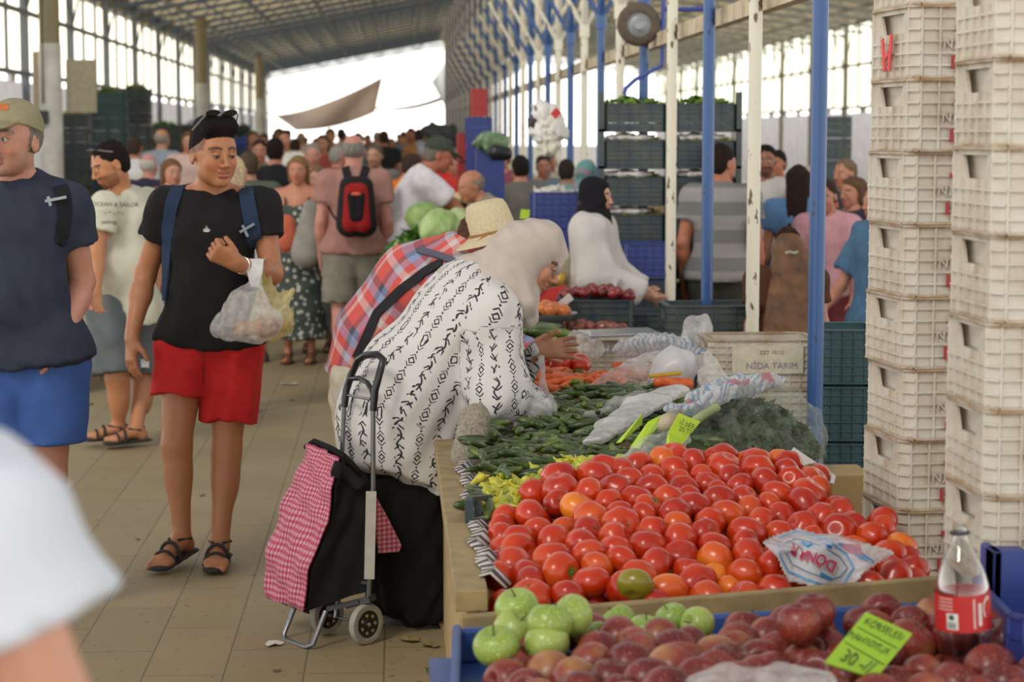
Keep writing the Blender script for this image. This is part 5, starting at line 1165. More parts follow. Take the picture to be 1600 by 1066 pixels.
# man in the mauve T-shirt with the red rucksack
pD, KD = bystander(553, 14.1, 214, (.05, 1, 0), 'bald man seen from behind in a mauve T-shirt and khaki shorts wearing a red rucksack', [T('9a7268', loose=.02, sleeve=.55), B('7d786c', length=.44, loose=.035, flare=.035), shoe(M('4b4f52', .7))], skin='b98070', hair=('fringe', '77706a'), w=1.18, stride=-.12,
    arms={'elR': (.30, -.02, 1.13), 'wrR': (.3, .05, .9), 'elL': (-.30, -.02, 1.13), 'wrL': (-.3, .04, .9)} if False else None)
r = empty('rucksack', (KD['rp'][0], KD['rp'][1], 0), 0, 'red and black rucksack on the back of the bald man in mauve', 'backpack')
c = P(558, 318, 14.1)-KD['rp']; c[1] = -.25
F = Field().cap(c+np.array([-.05, 0, -.13]), c+np.array([-.04, 0, .12]), .09, .075, k=.03).cap(c+np.array([.05, 0, -.13]), c+np.array([.04, 0, .12]), .09, .075, k=.03); V, Q = F.surf(.01); ob('bag', mesh_from('bag', V, Q), cloth('231f21'), r)
F = Field().cap(c+np.array([-.045, -.045, -.13]), c+np.array([-.03, -.04, .1]), .06, .055, k=.03).cap(c+np.array([.045, -.045, -.13]), c+np.array([.03, -.04, .1]), .06, .055, k=.03); V, Q = F.surf(.008); o = ob('pocket', mesh_from('pocket', V, Q), cloth('8f1f1f'), r)
F = Field().cap(c+np.array([-.02, -.085, -.08]), c+np.array([-.03, -.08, .06]), .032).cap(c+np.array([.02, -.085, -.08]), c+np.array([.03, -.08, .06]), .032); V, Q = F.surf(.007); ob('mesh_panel', mesh_from('mesh_panel', V, Q), cloth('1b1a1d'), o)
F = Field().ell(c+np.array([0, -.115, .075]), (.035, .012, .013)); V, Q = F.surf(.004); ob('badge', mesh_from('badge', V, Q), M('c85a40', .6), o)
skD = Skinned([q for q in pD.children if q.name.startswith('t_shirt')][0])
strap(skD, [(540, 262), (543, 275), (548, 288)], .055, cloth('222023'), r); strap(skD, [(572, 262), (568, 275), (562, 288)], .055, cloth('222023'), r)
strap(skD, [(527, 345), (520, 335), (514, 322)], .012, cloth('222023'), r)
# woman in the flowered dress
def flower_mat(base, spot):
    m = newmat('flowered'); t = NT(m); v = t.add('ShaderNodeTexVoronoi'); t.link(t.coord('Object'), v.inputs[0]); v.inputs['Scale'].default_value = 22
    t.link(t.ramp(v.outputs['Distance'], [(.3, hexc(spot)), (.36, hexc(base))]), t.bsdf.inputs['Base Color']); t.bsdf.inputs['Roughness'].default_value = .85; return m
fm = flower_mat('3c4640', 'b5b3aa')
def dress(mat, sleeve=None, loose=.012, strapc=None, length=.85):
    def fn(K):
        J, fl, g, s = K['J'], K['fl'], K['g'], K['s']; F = Field(); tc = J['che']+(J['nek']-J['che'])*.25
        F.cap(J['wai'], J['che'], .125*g+loose, .15*g+loose, k=.06, flat=fl, fs=1.3, clip=(tc, -K['tor'])); an = (J['anL']+J['anR'])/2; e = J['pel']+(an-J['pel'])*length
        F.cap(J['wai'], J['pel'], .13*g+loose, .165*g+loose, k=.05, flat=fl, fs=1.15); F.cap(J['pel'], e, .17*g+loose, .24*g, k=.06, flat=fl, fs=1.15, clip=(e, (0, 0, 1))); put(K, 'dress', F, mat, (.01, 22, 4))
        m = MB()
        for q in 'LR':
            a = J['sh'+q]+(J['nek']-J['sh'+q])*.35; m.tube([tc+(a-tc)*.75*np.array((1, 1, 0))+fl*.115*s-K['rp'], a+(0, 0, .052*s)-K['rp'], tc+(a-tc)*.75*np.array((1, 1, 0))-fl*.11*s-K['rp']], .008, 6)
        m.build('dress_strap', mat, K['root'])
    return fn
bystander(467, 15.1, 247, (-.15, -1, 0), 'woman with sunglasses in her fair hair wearing a green flowered strap dress', [dress(fm), shoe(M('5a3a2c', .7), open_=True)], skin='b97c60', hair=('bob', '7a5c3c'), hands={})
bystander(497, 15.9, 262, (-.1, -1, 0), 'person in a long grey tie-dyed skirt, half hidden behind the man in mauve', [T('a9a49c'), skirt(M('8d8a84', .9, .35, 5, .3), .88, flare=.06), shoe(M('3a2a20', .7), open_=True)], skin='b08068', hair=('bob', '6a5844'))
o_ = setp(ob('shoulder_bag', mesh_from('bag', *Field().cap(P(447, 350, 14.8), P(447, 375, 14.8), .07, .09, k=.01, flat=(0, 1, 0), fs=1.6).surf(.014)), cloth('c0654c')), 'salmon cloth bag hanging at the flowered-dress woman\'s right side', 'bag')
o_ = setp(ob('tote_bag', mesh_from('bag', *Field().cap(P(486, 325, 14.7), P(478, 395, 14.7), .06, .11, k=.01, flat=(0, 1, 0), fs=1.6).surf(.014)), M('8b8780', .9, .3, 6)), 'grey tote bag on the flowered-dress woman\'s left arm beside the man in mauve', 'bag')
bystander(490, 18.0, 226, (0, -1, 0), 'grey-haired man in a red T-shirt behind the flowered-dress woman', [T('b5423f'), B('4a4c50', length=.9), SH], skin='b07a66', hair=('short', '7d766c'))
bystander(432, 17.2, 219, (.1, 1, 0), 'dark-haired man in a black T-shirt seen from behind in the crowd', [T('1d1d20'), B('35363c', length=.95), SH], skin='a9745a', hair=('short', '1a1412'))
bystander(408, 20.0, 221, (0, -1, 0), 'man in a dark green T-shirt facing the camera left of the black T-shirt', [T('3c5240'), B('44423c', length=.95), SH], skin='a8705a')
bystander(391, 15.2, 240, (-.2, 1, 0), 'person in an olive-grey T-shirt seen from behind, right of the young man\'s shoulder', [T('565d52', loose=.025), B('4a4a44', length=.5), SH], skin='b08468', hair=('short', '4a3d30'))
bystander(368, 12.4, 247, (-.1, 1, 0), 'long-haired blonde in a white T-shirt touching the neck, behind the young man', [T('d5d5d4'), B('6c6a66', length=.5), SH], fd=(.6, .8, 0), skin='b8846a', hair=('long', 'bda98a'),
    arms=None)
bystander(272, 16.0, 251, (.4, -.9, 0), 'brown-haired woman with sunglasses on her head in the left crowd', [T('8a5648'), B('55504a', length=.9), SH], skin='ba8670', hair=('bob', '6a4c36'))
bystander(237, 17.5, 243, (.3, .9, 0), 'white-haired man in a dark top at the left of the crowd', [T('2b2b38'), B('3a3a40', length=.9), SH], skin='b98272', hair=('fringe', 'a9a29a'))
bystander(528, 20.5, 231, (.8, .5, 0), 'grey-haired man in dark red left of the bald man\'s ear', [T('5c2c2e'), B('38383e', length=.9), SH], skin='b4786a', hair=('short', '8a847c'))
bystander(586, 19.0, 228, (-.3, -1, 0), 'bearded man in grey right behind the bald man\'s head', [T('6a6a64'), B('38383e', length=.9), SH], skin='b4866a', hair=('short', '5a5048'), beard=.5)
bystander(606, 16.8, 236, (.9, .3, 0), 'person in an orange T-shirt bending forward behind the bald man', [T('d0691c'), B('40444c', length=.9), SH], skin='a8705a', hair=('short', '3a2e26'), lean=.35)
def sling(K): pass
pW, KW = bystander(612, 14.3, 200, (.95, .1, 0), 'person in a white T-shirt and dark green cap reaching over the cabbages', [T('cfcbd0', loose=.025), B('a59e94', length=.95), SH, cap_hat(cloth('3e443a'))], lean=.5, w=1.15, skin='a8654a', hair=('short', '6a6258'),
    arms={'elR': (-.2, .5, 1.12), 'wrR': (-.14, .72, .98), 'elL': (.2, .5, 1.12), 'wrL': (.12, .74, 1.0)})
skW = Skinned([q for q in pW.children if q.name.startswith('t_shirt')][0]); rW = empty('shoulder_bag', (KW['rp'][0], KW['rp'][1], 0), 0, 'dark bag strap across the white T-shirt of the man in the green cap', 'bag')
strap(skW, [(608, 310), (614, 295), (624, 278), (630, 262)], .05, cloth('26242a'), rW)
V, Q = Field().cap(P(600, 345, 14.7), P(600, 395, 14.7), .08, flat=(0, 1, 0), fs=1.5).surf(.018); ob('bag', mesh_from('bag', V-KW['rp'], Q), cloth('25232a'), rW)
bystander(700, 21.0, 236, (-.3, -1, 0), 'dark-haired woman in a bright red top behind the far vegetable stall', [T('bb2c28'), B('40343a', length=.9), SH], skin='b07a64', hair=('long', '2e221e'))
bystander(716, 19.5, 243, (-.9, -.4, 0), 'person in a red sleeve reaching left beside the blue crate column', [T('c23a30'), B('30343a', length=.9), SH], skin='b07a64', hair=('bun', '3a2c26'))
bystander(680, 24.0, 238, (0, -1, 0), 'far seller in dark clothes before the grey board', [T('4a3c44'), B('30343a', length=.9), SH], skin='a5705c')
bystander(800, 13.6, 251, (-.95, -.25, 0), 'balding old man in a grey-brown shirt leaning left over the far stall', [T('8b8074', loose=.03, sleeve=.7), B('4c4a48', length=.95), SH], lean=.5, skin='b0785a', hair=('fringe', '7c7064'))
bystander(783, 17.0, 228, (-.5, -1, 0), 'black-haired seller behind the balding old man', [T('7a4450'), B('30343a', length=.9), SH], skin='b07a5e', hair=('short', '14100f'))
bystander(812, 16.2, 246, (-.2, 1, 0), 'dark hair seen above the old man\'s shoulder', [T('66615c'), B('30343a', length=.9), SH], skin='b07a5e', hair=('short', '1c1715'))
bystander(884, 16.5, 252, (.2, 1, 0), 'dark-haired man in a teal shirt beyond the blue crates', [T('6f8c88'), B('30343a', length=.9), SH], skin='9c6c54', hair=('short', '2c241f'))
def scarf(c, **k): return hijab(M(c, .85, .3, 18, .3), **k)
pF, _ = bystander(915, 15.0, 254, (.2, 1, 0), 'person in a pink and teal flowered headscarf beside the dark crate tower', [T('8a6a74'), B('30343a', length=.95), SH, hijab(flower_mat('5f8a88', 'b06a80'))], hair=('none', ''), fd=(.2, 1, 0))
bystander(848, 18.5, 245, (0, -1, 0), 'brown face between the posts under the hanging carrier bags', [T('5b6870'), B('30343a', length=.9), SH], skin='96644c')
bystander(865, 21.5, 240, (.4, -1, 0), 'far shopper in beige between the cream posts', [T('a09484'), B('30343a', length=.9), SH], skin='96644c')
# the smiling seller in black headscarf and white sweatshirt
bystander(928, 11.2, 282, (.95, -.3, 0), 'smiling young woman in a black headscarf and white sweatshirt behind the stall', [top(M('bdb6b2', .9, .05, 16, .3), hem=.12, longs=True, loose=.045, name='sweatshirt', slr=.02, noise=(.012, 16, 3), flare=.03), B('2a2a30', length=.95), SH, hijab(cloth('17151a'))], fd=(.9, -.42, -.1), skin='c0917c', hair=('none', ''), lips='b05a58',
    arms={'elR': (-.22, .06, 1.12), 'wrR': (-.12, .36, 1.0), 'elL': (.22, .05, 1.12), 'wrL': (.2, .3, 1.0)})
def stripes(a, b, sc):
    m = newmat('stripes'); t = NT(m); sp = t.add('ShaderNodeSeparateXYZ'); t.link(t.coord('Object'), sp.inputs[0]); f = t.math('FRACT', t.math('MULTIPLY', sp.outputs[2], sc))
    t.link(t.ramp(f, [(0, hexc(a)), (.48, hexc(a)), (.54, hexc(b)), (.98, hexc(b))]), t.bsdf.inputs['Base Color']); t.bsdf.inputs['Roughness'].default_value = .9; return m
bystander(1128, 11.9, 230, (.35, 1, 0), 'dark-haired man in a grey striped T-shirt standing with his back turned', [top(stripes('8a8784', '6c6a68', 6.2), hem=.05, name='t_shirt', sleeve=.5, noise=(.006, 16, 3)), B('35362f', length=.95), SH], fd=(.75, .6, -.1), skin='a8694c', hair=('short', '231813'), w=1.1)
bystander(1198, 14.2, 230, (-.2, -1, 0), 'dark-bearded man in a white shirt behind the chipped white post', [top(M('b9b4b0', .9, .08, 14, .3), longs=True, name='shirt', hem=.08), B('4c4a48', length=.9), SH], skin='8c5a44', hair=('short', '14100f'), beard=.7)
bystander(1217, 16.5, 238, (-.6, -.8, 0), 'man in a light grey jacket walking by the right-hand wall', [top(M('9c988c', .9, .1, 14, .3), longs=True, name='jacket', hem=.1, loose=.03), B('4c4a48', length=.9), SH], skin='a4684e', hair=('short', '1f1815'))
bystander(1250, 13.0, 262, (.3, 1, 0), 'dark long-haired woman in a blue top, seen from behind left of the nearest blue post', [T('5b7ea6'), B('4c4a48', length=.9), SH], skin='b07a5e', hair=('long', '2a1e1b'))
bystander(1266, 14.0, 264, (.2, -1, 0), 'with short grey-blonde hair partly behind the nearest blue post', [T('a55a48'), B('4c4a48', length=.9), SH], skin='b48468', hair=('bob', 'a89a84'))
bystander(1302, 12.2, 283, (-.5, -.8, 0), 'person in a pale pink T-shirt right of the nearest blue post', [T('b98a92'), B('6a3034', length=.9), SH], skin='a8705c', hair=('short', '33261f'), lean=.15)
bystander(1326, 14.5, 252, (-.8, -.5, 0), 'man with close-cropped brown hair at the right, beside the white crate stacks', [T('3c3a40'), B('4c4a48', length=.9), SH], skin='b47c64', hair=('short', '6c5a48'))
bystander(1338, 12.8, 280, (-.8, -.5, 0), 'woman\'s face at the edge of the white crate stack', [T('34343c'), B('4c4a48', length=.9), SH], skin='b47c64', hair=('bob', '5c4434'))
bystander(1382, 10.4, 290, (-.9, -.3, 0), 'person in a blue denim shirt with striped sleeve half hidden by the white crates', [top(cloth('4c6c88'), longs=False, name='shirt', hem=.1, loose=.03, sleeve=.75), B('3b4a5c', length=.9), SH], skin='b47c64', hair=('short', '8c7c6c'),
    arms={'elR': (-.26, .12, 1.1), 'wrR': (-.2, .34, .9)})
# child with very long brown hair, back to the camera
J, f_, s_ = standJ((1234-615)/3200*9.3, 9.3, (0, 1), 1.24)
def long_brown(K):
    F = Field(); h = K['J']['hd']
    F.cap(h+np.array([0, -.06, .0]), h+np.array([-.03, -.12, -.5]), .075, .11, k=.05, flat=(0, 1, 0), fs=1.4); F.cap(h+np.array([.05, -.06, -.05]), h+np.array([.07, -.1, -.46]), .05, .06, k=.05)
    put(K, 'hair', F, M('5e3d22', .6, .45, 14, .5), (.004, 40, 5), .01)
    m = MB(); m.tube([h+np.array([-.03+.02*i, -.115, -.02+.006*(i % 2)])-K['rp'] for i in range(4)], .009, 6); m.build('hair_clip', M('c8c4b4', .2, metal=.8), K['root'])
person('child seen from behind with very long brown hair held by a silver clip', J, f_, (0, 1, 0), s=s_*1.05, vox=.014, hv=.008, skin='a8705c', hair=('short', '2a1a12'), wear=[T('4c3020'), B('2c2420', length=.95), SH, long_brown])
# far crowd in front of the bright opening: a few bodies copied with other clothes
cp = []
def proto(f, shirt, hair, skin, label):
    J, f_, s_ = standJ(0, 0, f, 1.7, stride=.15); r, K = person(label, J, f_, (f[0], f[1], -.05), s=s_, vox=.026, hv=.013, skin=skin, hair=hair, wear=[T(shirt), B('3f4650', length=.9), SH]); return r
cp = [proto((.1, -1), 'b8b4b0', ('short', '2a2320'), 'a9745a', 'x'), proto((-.1, 1), '3c4a6c', ('short', '3a2e28'), 'a9745a', 'x'), proto((.3, -1), '8c4444', ('bob', '5a4636'), 'b48468', 'x'), proto((.2, 1), 'c8c4bc', ('fringe', '8a8278'), 'b48468', 'x')]
cols = ['c9c6c4', '3a4258', '9c4a48', '6c7468', 'd0b8b8', '2a2a30', 'b8bcc8', '70808c', 'a87c50', '46505c', 'c4a8a0', '8890a0']
fr = random.Random(12)
spots = [(446, 24, 0), (462, 27, 1), (505, 26, 2), (517, 30, 0), (472, 34, 3), (600, 31, 1), (628, 37, 2), (642, 33.5, 0), (655, 33, 1), (590, 36, 3), (575, 42, 0), (612, 44, 2), (534, 38, 1), (494, 44, 3), (452, 48, 0), (520, 55, 1), (548, 58, 2), (572, 62, 0), (602, 66, 3), (630, 52, 1), (648, 47, 2), (660, 60, 0), (480, 63, 1), (438, 38, 2), (430, 55, 3), (586, 75, 1), (540, 72, 0), (505, 76, 2), (622, 72, 1), (668, 40, 3), (645, 70, 0), (560, 33, 2), (345, 26, 1), (320, 30, 0), (300, 23, 2), (258, 24, 3), (216, 21, 1), (398, 30, 2), (415, 33, 0)]
CN = ['a pale grey', 'a dark blue', 'a brick red', 'an olive grey', 'a pale pink', 'a black', 'a light blue-grey', 'a steel blue', 'an ochre', 'a slate', 'a beige-pink', 'a grey-blue']
WH = ['far left of', 'left of', 'behind', 'right of', 'far right of']
for i, (px, Y, k) in enumerate(spots):
    X = (px-615)/3200*Y
    where = ('far left of the aisle' if px < 425 else ('left of the bald man' if px < 520 else 'around the bald man\'s head' if px < 600 else 'right of the bald man')+(', nearer' if Y < 34 else ', midway' if Y < 56 else ', farthest off'))
    lb = 'blurred shopper in %s T-shirt, %s, %s' % (CN[i % 12], ('facing us', 'back turned')[k % 2], where)
    if i < 4: o = cp[k] if i == k else None
    o = dup(cp[k], (X, Y, 0), fr.uniform(-.3, .3), lb, 'distant shoppers in the aisle')
    sc = fr.uniform(.93, 1.05); o.scale = (sc,)*3
    for c in o.children:
        if c.name.startswith('t_shirt'): c.material_slots[0].link = 'OBJECT'; c.material_slots[0].material = cloth(cols[i % len(cols)])
for r in cp:
    for c in list(r.children): bpy.data.objects.remove(c)
    bpy.data.objects.remove(r)
# ------------------------------------------------------------------ crates and goods further back
dk = crate_mesh(.385, .3, .2, 6, 5, vent=True); bl_ = crate_mesh(.42, .3, .24, 6, 5, vent=True)
leaf_q = random.Random(4)
def cbody(me, mat, parent):
    if not me.materials: me.materials.append(mat)
    o = ob('crate_body', me, None, parent); o.material_slots[0].link = 'OBJECT'; o.material_slots[0].material = mat; return o
def leafy(n, c, r, h, mat, name, label, cat, parent=None, sz=.03, stuff=True, up=.3):
    m = MB(); q = random.Random(n+int(c[0]*100))
    for i in range(n):
        a = q.random()*6.28; u = q.random()**.5; z = q.random(); x, y = r[0]*u*math.cos(a), r[1]*u*math.sin(a); zz = h*(1-u*u*.8)*(z*.5+.5)
        s = sz*q.uniform(.6, 1.4); d = Vector((q.gauss(0, 1), q.gauss(0, 1), q.gauss(up, .7))).normalized(); sd = d.cross(Vector((q.gauss(0, 1), q.gauss(0, 1), q.gauss(0, 1)))).normalized(); nn = d.cross(sd)
        o = Vector((c[0]+x, c[1]+y, c[2]+zz)); m.add([o-d*s, o+sd*s*.5+nn*s*.12, o+d*s, o-sd*s*.5+nn*s*.12], [(0, 1, 2), (0, 2, 3)])
    ob_ = m.build(name, mat, parent)
    if label: setp(ob_, label, cat, kind='stuff' if stuff else None)
    return ob_
gl = M('5c7a2a', .6, .4, 12, .2); gl2 = M('2f4a1c', .6, .4, 14, .2); gy = M('a8a050', .7, .4, 12, .2); paper = M('bdb8b4', .8, .2, 18, .5)
for col, px in ((0, 989), (1, 1099)):
    for i in range(7):
        D = 12.3; c = P(px, 0, D); z = 1.68+(210-206)*D/3200-i*.219
        if z < .1: break
        o = empty('crate', (c[0], D, z), 0, 'dark slate crate in the %s column of the crate tower, %s' % (('left', 'right')[col], ('topmost', 'second from the top', 'third from the top', 'fourth from the top', 'fifth from the top', 'sixth from the top', 'low down near the floor')[i]), 'crate', None)
        q = cbody(dk, m_dark if not (i == 4 and col == 0) else m_blue, o); q.scale = (1, 1, .83)
        for a in (-1, 1): MB().box((a*.2-.016, -.155, 0), (a*.2+.016, -.12, .235)).build('corner_post', m_dark, o)
        leafy(110, (0, 0, .14), (.17, .14), .075, gy if i % 2 else gl, 'produce', None, None, o, .035, up=0)['kind'] = 'stuff'
        if i in (1, 2, 3): V, Q = Field().ell((-.03, -.08, .185), (.15, .06, .022)).surf(.01, (.008, 40, i)); ob('paper_liner', mesh_from('paper', V, Q), paper, o)
fl0 = P(960, 0, 12.3); b_ = MB(); b_.box((fl0[0]-.02, 12.12, 0), (P(1150, 0, 12.3)[0], 12.46, .12)); setp(b_.build('pallet', M('3c3228', .8)), 'dark base under the crate tower', 'pallet')
# hand cart resting on the crate tower
ct = empty('hand_cart', P(1000, 100, 12.3), 0, 'blue tubular hand cart with a rubber wheel, stored on top of the crate tower', 'cart'); cb = np.array(ct.location)
tb = M('2a3f8a', .4); m = MB(); pr = lambda x, y, d=12.3: P(x, y, d)-cb
for dd in (12.2, 12.42):
    off = np.array([0, dd-12.3, 0]); m.tube([pr(975, 148, dd)+0*off, pr(978, 138, dd), pr(992, 125, dd), pr(1034, 102, dd), pr(1036, 60, dd), pr(1037, 0, dd)], .013, 8)
m.tube([pr(1003, 38, 12.3), pr(1037, 36, 12.3)], .02, 8); m.tube([pr(1036, 15, 12.2), pr(1100, 14, 12.2)], .013, 8); m.bar(pr(1034, 102, 12.2), pr(1034, 102, 12.42), .02)
m.build('frame', tb, ct, smooth=True)
w = MB().lathe([(.075, -.03), (.11, -.035), (.128, -.02), (.13, 0), (.128, .02), (.11, .035), (.075, .03), (.07, 0), (.075, -.03)], 32, cap=False); w.v = [(x, z, y) for x, y, z in w.v]; w.v = [tuple(np.array(q)+pr(998, 38, 12.22)) for q in w.v]
wo = w.build('wheel', M('54493c', .8, .2, 40, .4), ct, smooth=True)
h = MB().lathe([(.0, -.02), (.03, -.025), (.035, -.02), (.07, -.01), (.078, -.022), (.078, .02), (.0, .02)], 28, cap=False); h.v = [tuple(np.array((x, z, y))+pr(998, 38, 12.22)) for x, y, z in h.v]; h.build('rim', M('8f9294', .5, metal=.3), wo, smooth=True)
# blue crates stack behind the smiling seller
for i in range(5):
    c = P(866, 0, 12.6); z = CH-(302-210)*12.6/3200-.20-i*.215
    if z < 0: break
    o = empty('crate', (c[0], 12.6, z), 0, 'blue plastic crate %s' % ('topmost left of the smiling seller, lined with white plastic', 'second from the top left of the smiling seller', 'third down left of the smiling seller', 'fourth down left of the smiling seller', 'lowest left of the smiling seller')[i], 'crate')
    q = cbody(bl_, m_blue, o); q.scale = (.68, 1, .88)
    if i == 0: V, Q = Field().ell((0, -.02, .21), (.13, .1, .03)).surf(.01, (.02, 40, 3)); ob('liner', mesh_from('liner', V, Q), paper, o)
# second dark blue crate group right below
for i, (px, y0, D, w_, mt, lb) in enumerate(((1010, 378, 11.9, .3, m_blue, 'blue crate right behind the seller\'s sleeve'), (1010, 430, 11.9, .3, m_dark, 'dark crate behind the seller\'s hand'), (1125, 472, 9.6, .55, m_dark, 'black crate of yellow fruit left of the chipped white post'), (1020, 485, 10.6, .55, m_dark, 'black crate under the rust-spotted white post'), (930, 464, 10.4, .37, m_dark, 'black crate of dark red tomatoes in front of the smiling seller'), (930, 508, 10.3, .37, m_dark, 'black crate holding brownish tomatoes below the dark red ones'), (860, 492, 10.6, .4, m_dark, 'dark crate below the tray of orange tomatoes'), (850, 515, 10.0, .4, m_dark, 'low dark crate behind the cucumber bed'))):
    c = P(px, y0, D); o = empty('crate', (c[0], D, c[2]-.22), 0, lb, 'crate'); q = cbody(dk, mt, o); q.scale = (w_/.385, 1.1, 1.08)
    z = c[2]-.22; 
    MB().box((-w_/2, -.15, -z), (w_/2, .15, 0)).build('table_block', M('1c1e22', .8), o) if z > .02 else None
def balls(n, cx, D, cz, rx, ry, r, mat, name, cat, lab, grp, seed, meshes=None):
    p, rr = pack(n, lambda q: (cx+q.uniform(-rx, rx), D+q.uniform(-ry, ry)), lambda x, y: cz+.02*math.cos((x-cx)/rx*1.5), r*.9, r*1.1, seed, it=40)
    q = random.Random(seed)
    for i in range(n):
        o = ob(name, (meshes or TA)[i % len(meshes or TA)], None, None, p[i]); o.scale = (rr[i]/.0385,)*3; o.rotation_euler = (q.uniform(-1, 1), q.uniform(-1, 1), q.random()*6)
        if mat: o.material_slots[0].link = 'OBJECT'; o.material_slots[0].material = mat
        setp(o, lab, cat, grp)
dr = shiny('tomato_dark', [(.3, hexc('5c1418')), (.7, hexc('8c2424'))]); orr = shiny('tomato_amber', [(.3, hexc('b0501c')), (.7, hexc('c4742c'))]); brn = shiny('tomato_brown', [(.3, hexc('6e3a2c')), (.7, hexc('94503c'))])
c = P(930, 460, 10.4); balls(22, c[0], 10.4, c[2]-.0, .16, .12, .033, dr, 'tomato', 'tomato', 'dark red tomato in the black crate before the smiling seller', 'dark red tomatoes in the upper black crate', 61)
c = P(925, 515, 10.1); balls(16, c[0], 10.1, c[2], .13, .1, .034, brn, 'tomato', 'tomato', 'brownish tomato in front of the black crates', 'brownish tomatoes below', 62)
c = P(852, 487, 10.1); balls(14, c[0], 10.1, c[2], .09, .09, .035, orr, 'tomato', 'tomato', 'orange tomato on the grey tray right of the headscarf', 'orange tomatoes on the grey tray', 63)
tr0 = P(850, 498, 10.0); o = MB().lathe([(.001, 0), (.13, 0), (.16, .03), (.165, .03), (.13, -.008), (.001, -.008)], 28, cap=False).build('tray', M('9a9a9c', .4, metal=.4), None, smooth=True); o.location = tuple(tr0); setp(o, 'round grey tray of orange tomatoes', 'tray')
o = MB().bar(P(818, 471, 11), P(886, 455, 11), .04, .07, up=(0, 0, 1)).build('counter_edge', M('b52a24', .6)); setp(o, 'bright red counter edge right of the pale headscarf', 'counter')
o = MB().bar(P(866, 485, 10.2), P(893, 463, 10.2), .03, .035).build('rail', M('b8b2ac', .5)); setp(o, 'white bar resting against the black tomato crate', 'bar')
o = MB().bar(P(955, 452, 10.9), P(966, 430, 10.9), .02, .03).build('tag_holder', M('c4c0bc', .5)); setp(o, 'upright white tag over the dark red tomatoes', 'tag')
c = P(862, 440, 11.2); balls(9, c[0], 11.2, c[2], .09, .08, .036, shiny('fruit_yellow', [(.3, hexc('a8842c')), (.7, hexc('c49c3c'))]), 'yellow_fruit', 'fruit', 'yellow fruit in the basket between headscarf and white sweatshirt', 'yellow fruit in the basket', 64)
c = P(880, 425, 11.3); o = ob('basket', crate_mesh(.16, .2, .2, 7, 6), crate_mat('a89c84', '6c5c44', .3)); o.location = (c[0], 11.3, c[2]-.1); setp(o, 'small pale plastic basket left of the white sweatshirt', 'basket')
V, Q = Field().cap(P(838, 448, 11), P(848, 430, 11), .05, .03, k=.02).surf(.007, (.006, 50, 3)); setp(ob('bag', mesh_from('bag', V, Q), M('b07a4a', .3, .4, 30, .5)), 'clear bag of brown goods hanging beside the pale headscarf\'s veil', 'bag')
# far vegetable stall with cabbages and lettuce
vs_ = empty('vegetable_stall', (.85, 15.2, 0), 0, 'far stall heaped with cabbages and lettuce beyond the straw hat', 'stall')
MB().box((-.75, -2.0, .72), (.6, 3.4, .80)).build('table_top', M('5c6a4a', .8), vs_); MB().box((-.72, -1.95, 0), (.55, 3.3, .72)).build('skirt_panel', M('4a4c3a', .85), vs_)
cab_m = shiny('cabbage', [(.25, hexc('7e9a54')), (.5, hexc('9cb472')), (.8, hexc('c2cea0'))], .5, 9, coat=0)
def cab(seed, r=.12):
    F = Field(); q = np.random.RandomState(seed); F.ell((0, 0, 0), (r, r, r*.85))
    for i in range(7): a = q.rand()*6.28; F.ell((math.cos(a)*r*.5, math.sin(a)*r*.5, q.uniform(-.5, .2)*r), (r*.62, r*.62, r*.62), k=.01)
    V, Q = F.surf(.011, (.006, 30, seed)); return mesh_from('cabbage', V, Q)
CB = [cab(1), cab(2)]
CL = ['pale cabbage nearest the lettuce, below the outstretched arm', 'big smooth pale green cabbage in the centre of the far stall', 'whitish cabbage just left of the straw hat', 'green cabbage under the reaching arm', 'small cabbage behind the outstretched arms', 'cabbage at the back of the far stall, left', 'cabbage at the back of the far stall, right', 'half cabbage at the near end of the far stall']
for i, (x, y, D, r) in enumerate(((664, 341, 13.7, 1.05), (690, 352, 13.3, 1.05), (724, 350, 13.6, .95), (655, 338, 15.2, .9), (703, 330, 16.0, .7), (690, 326, 17.0, .7), (716, 322, 17.2, .65), (640, 398, 13.4, .8))):
    o = ob('cabbage', CB[i % 2], cab_m, None, P(x, y, D)); o.scale = (r, r, r); o.rotation_euler = (.3*i, .2, i); setp(o, CL[i], 'cabbage')
lf = M('3f6a22', .5, .4, 14, .3)
for i, (x, y, D, n_, m_, lb) in enumerate(((655, 384, 13.4, 420, lf, 'dark green lettuce heap at the near end of the far stall'), (690, 396, 13.5, 160, gl, 'bright green leaves beneath the central cabbage'), (640, 400, 13.3, 240, gl, 'lettuce hanging at the aisle corner of the far stall'), (745, 318, 16.5, 240, gl2, 'dark leafy greens at the back of the far stall'))):
    c = P(x, y, D); leafy(n_, (c[0], D, c[2]-.1), (.2, .25), .2, m_, 'lettuce', lb, 'lettuce', sz=.06)
c = P(740, 312, 16.2); balls(7, c[0], 16.2, c[2], .2, .06, .05, shiny('onion', [(.3, hexc('b89a5c')), (.7, hexc('d0b886'))]), 'onion', 'onion', 'pale yellow onion in the row at the back of the far stall', 'onions at the back of the far stall', 66)
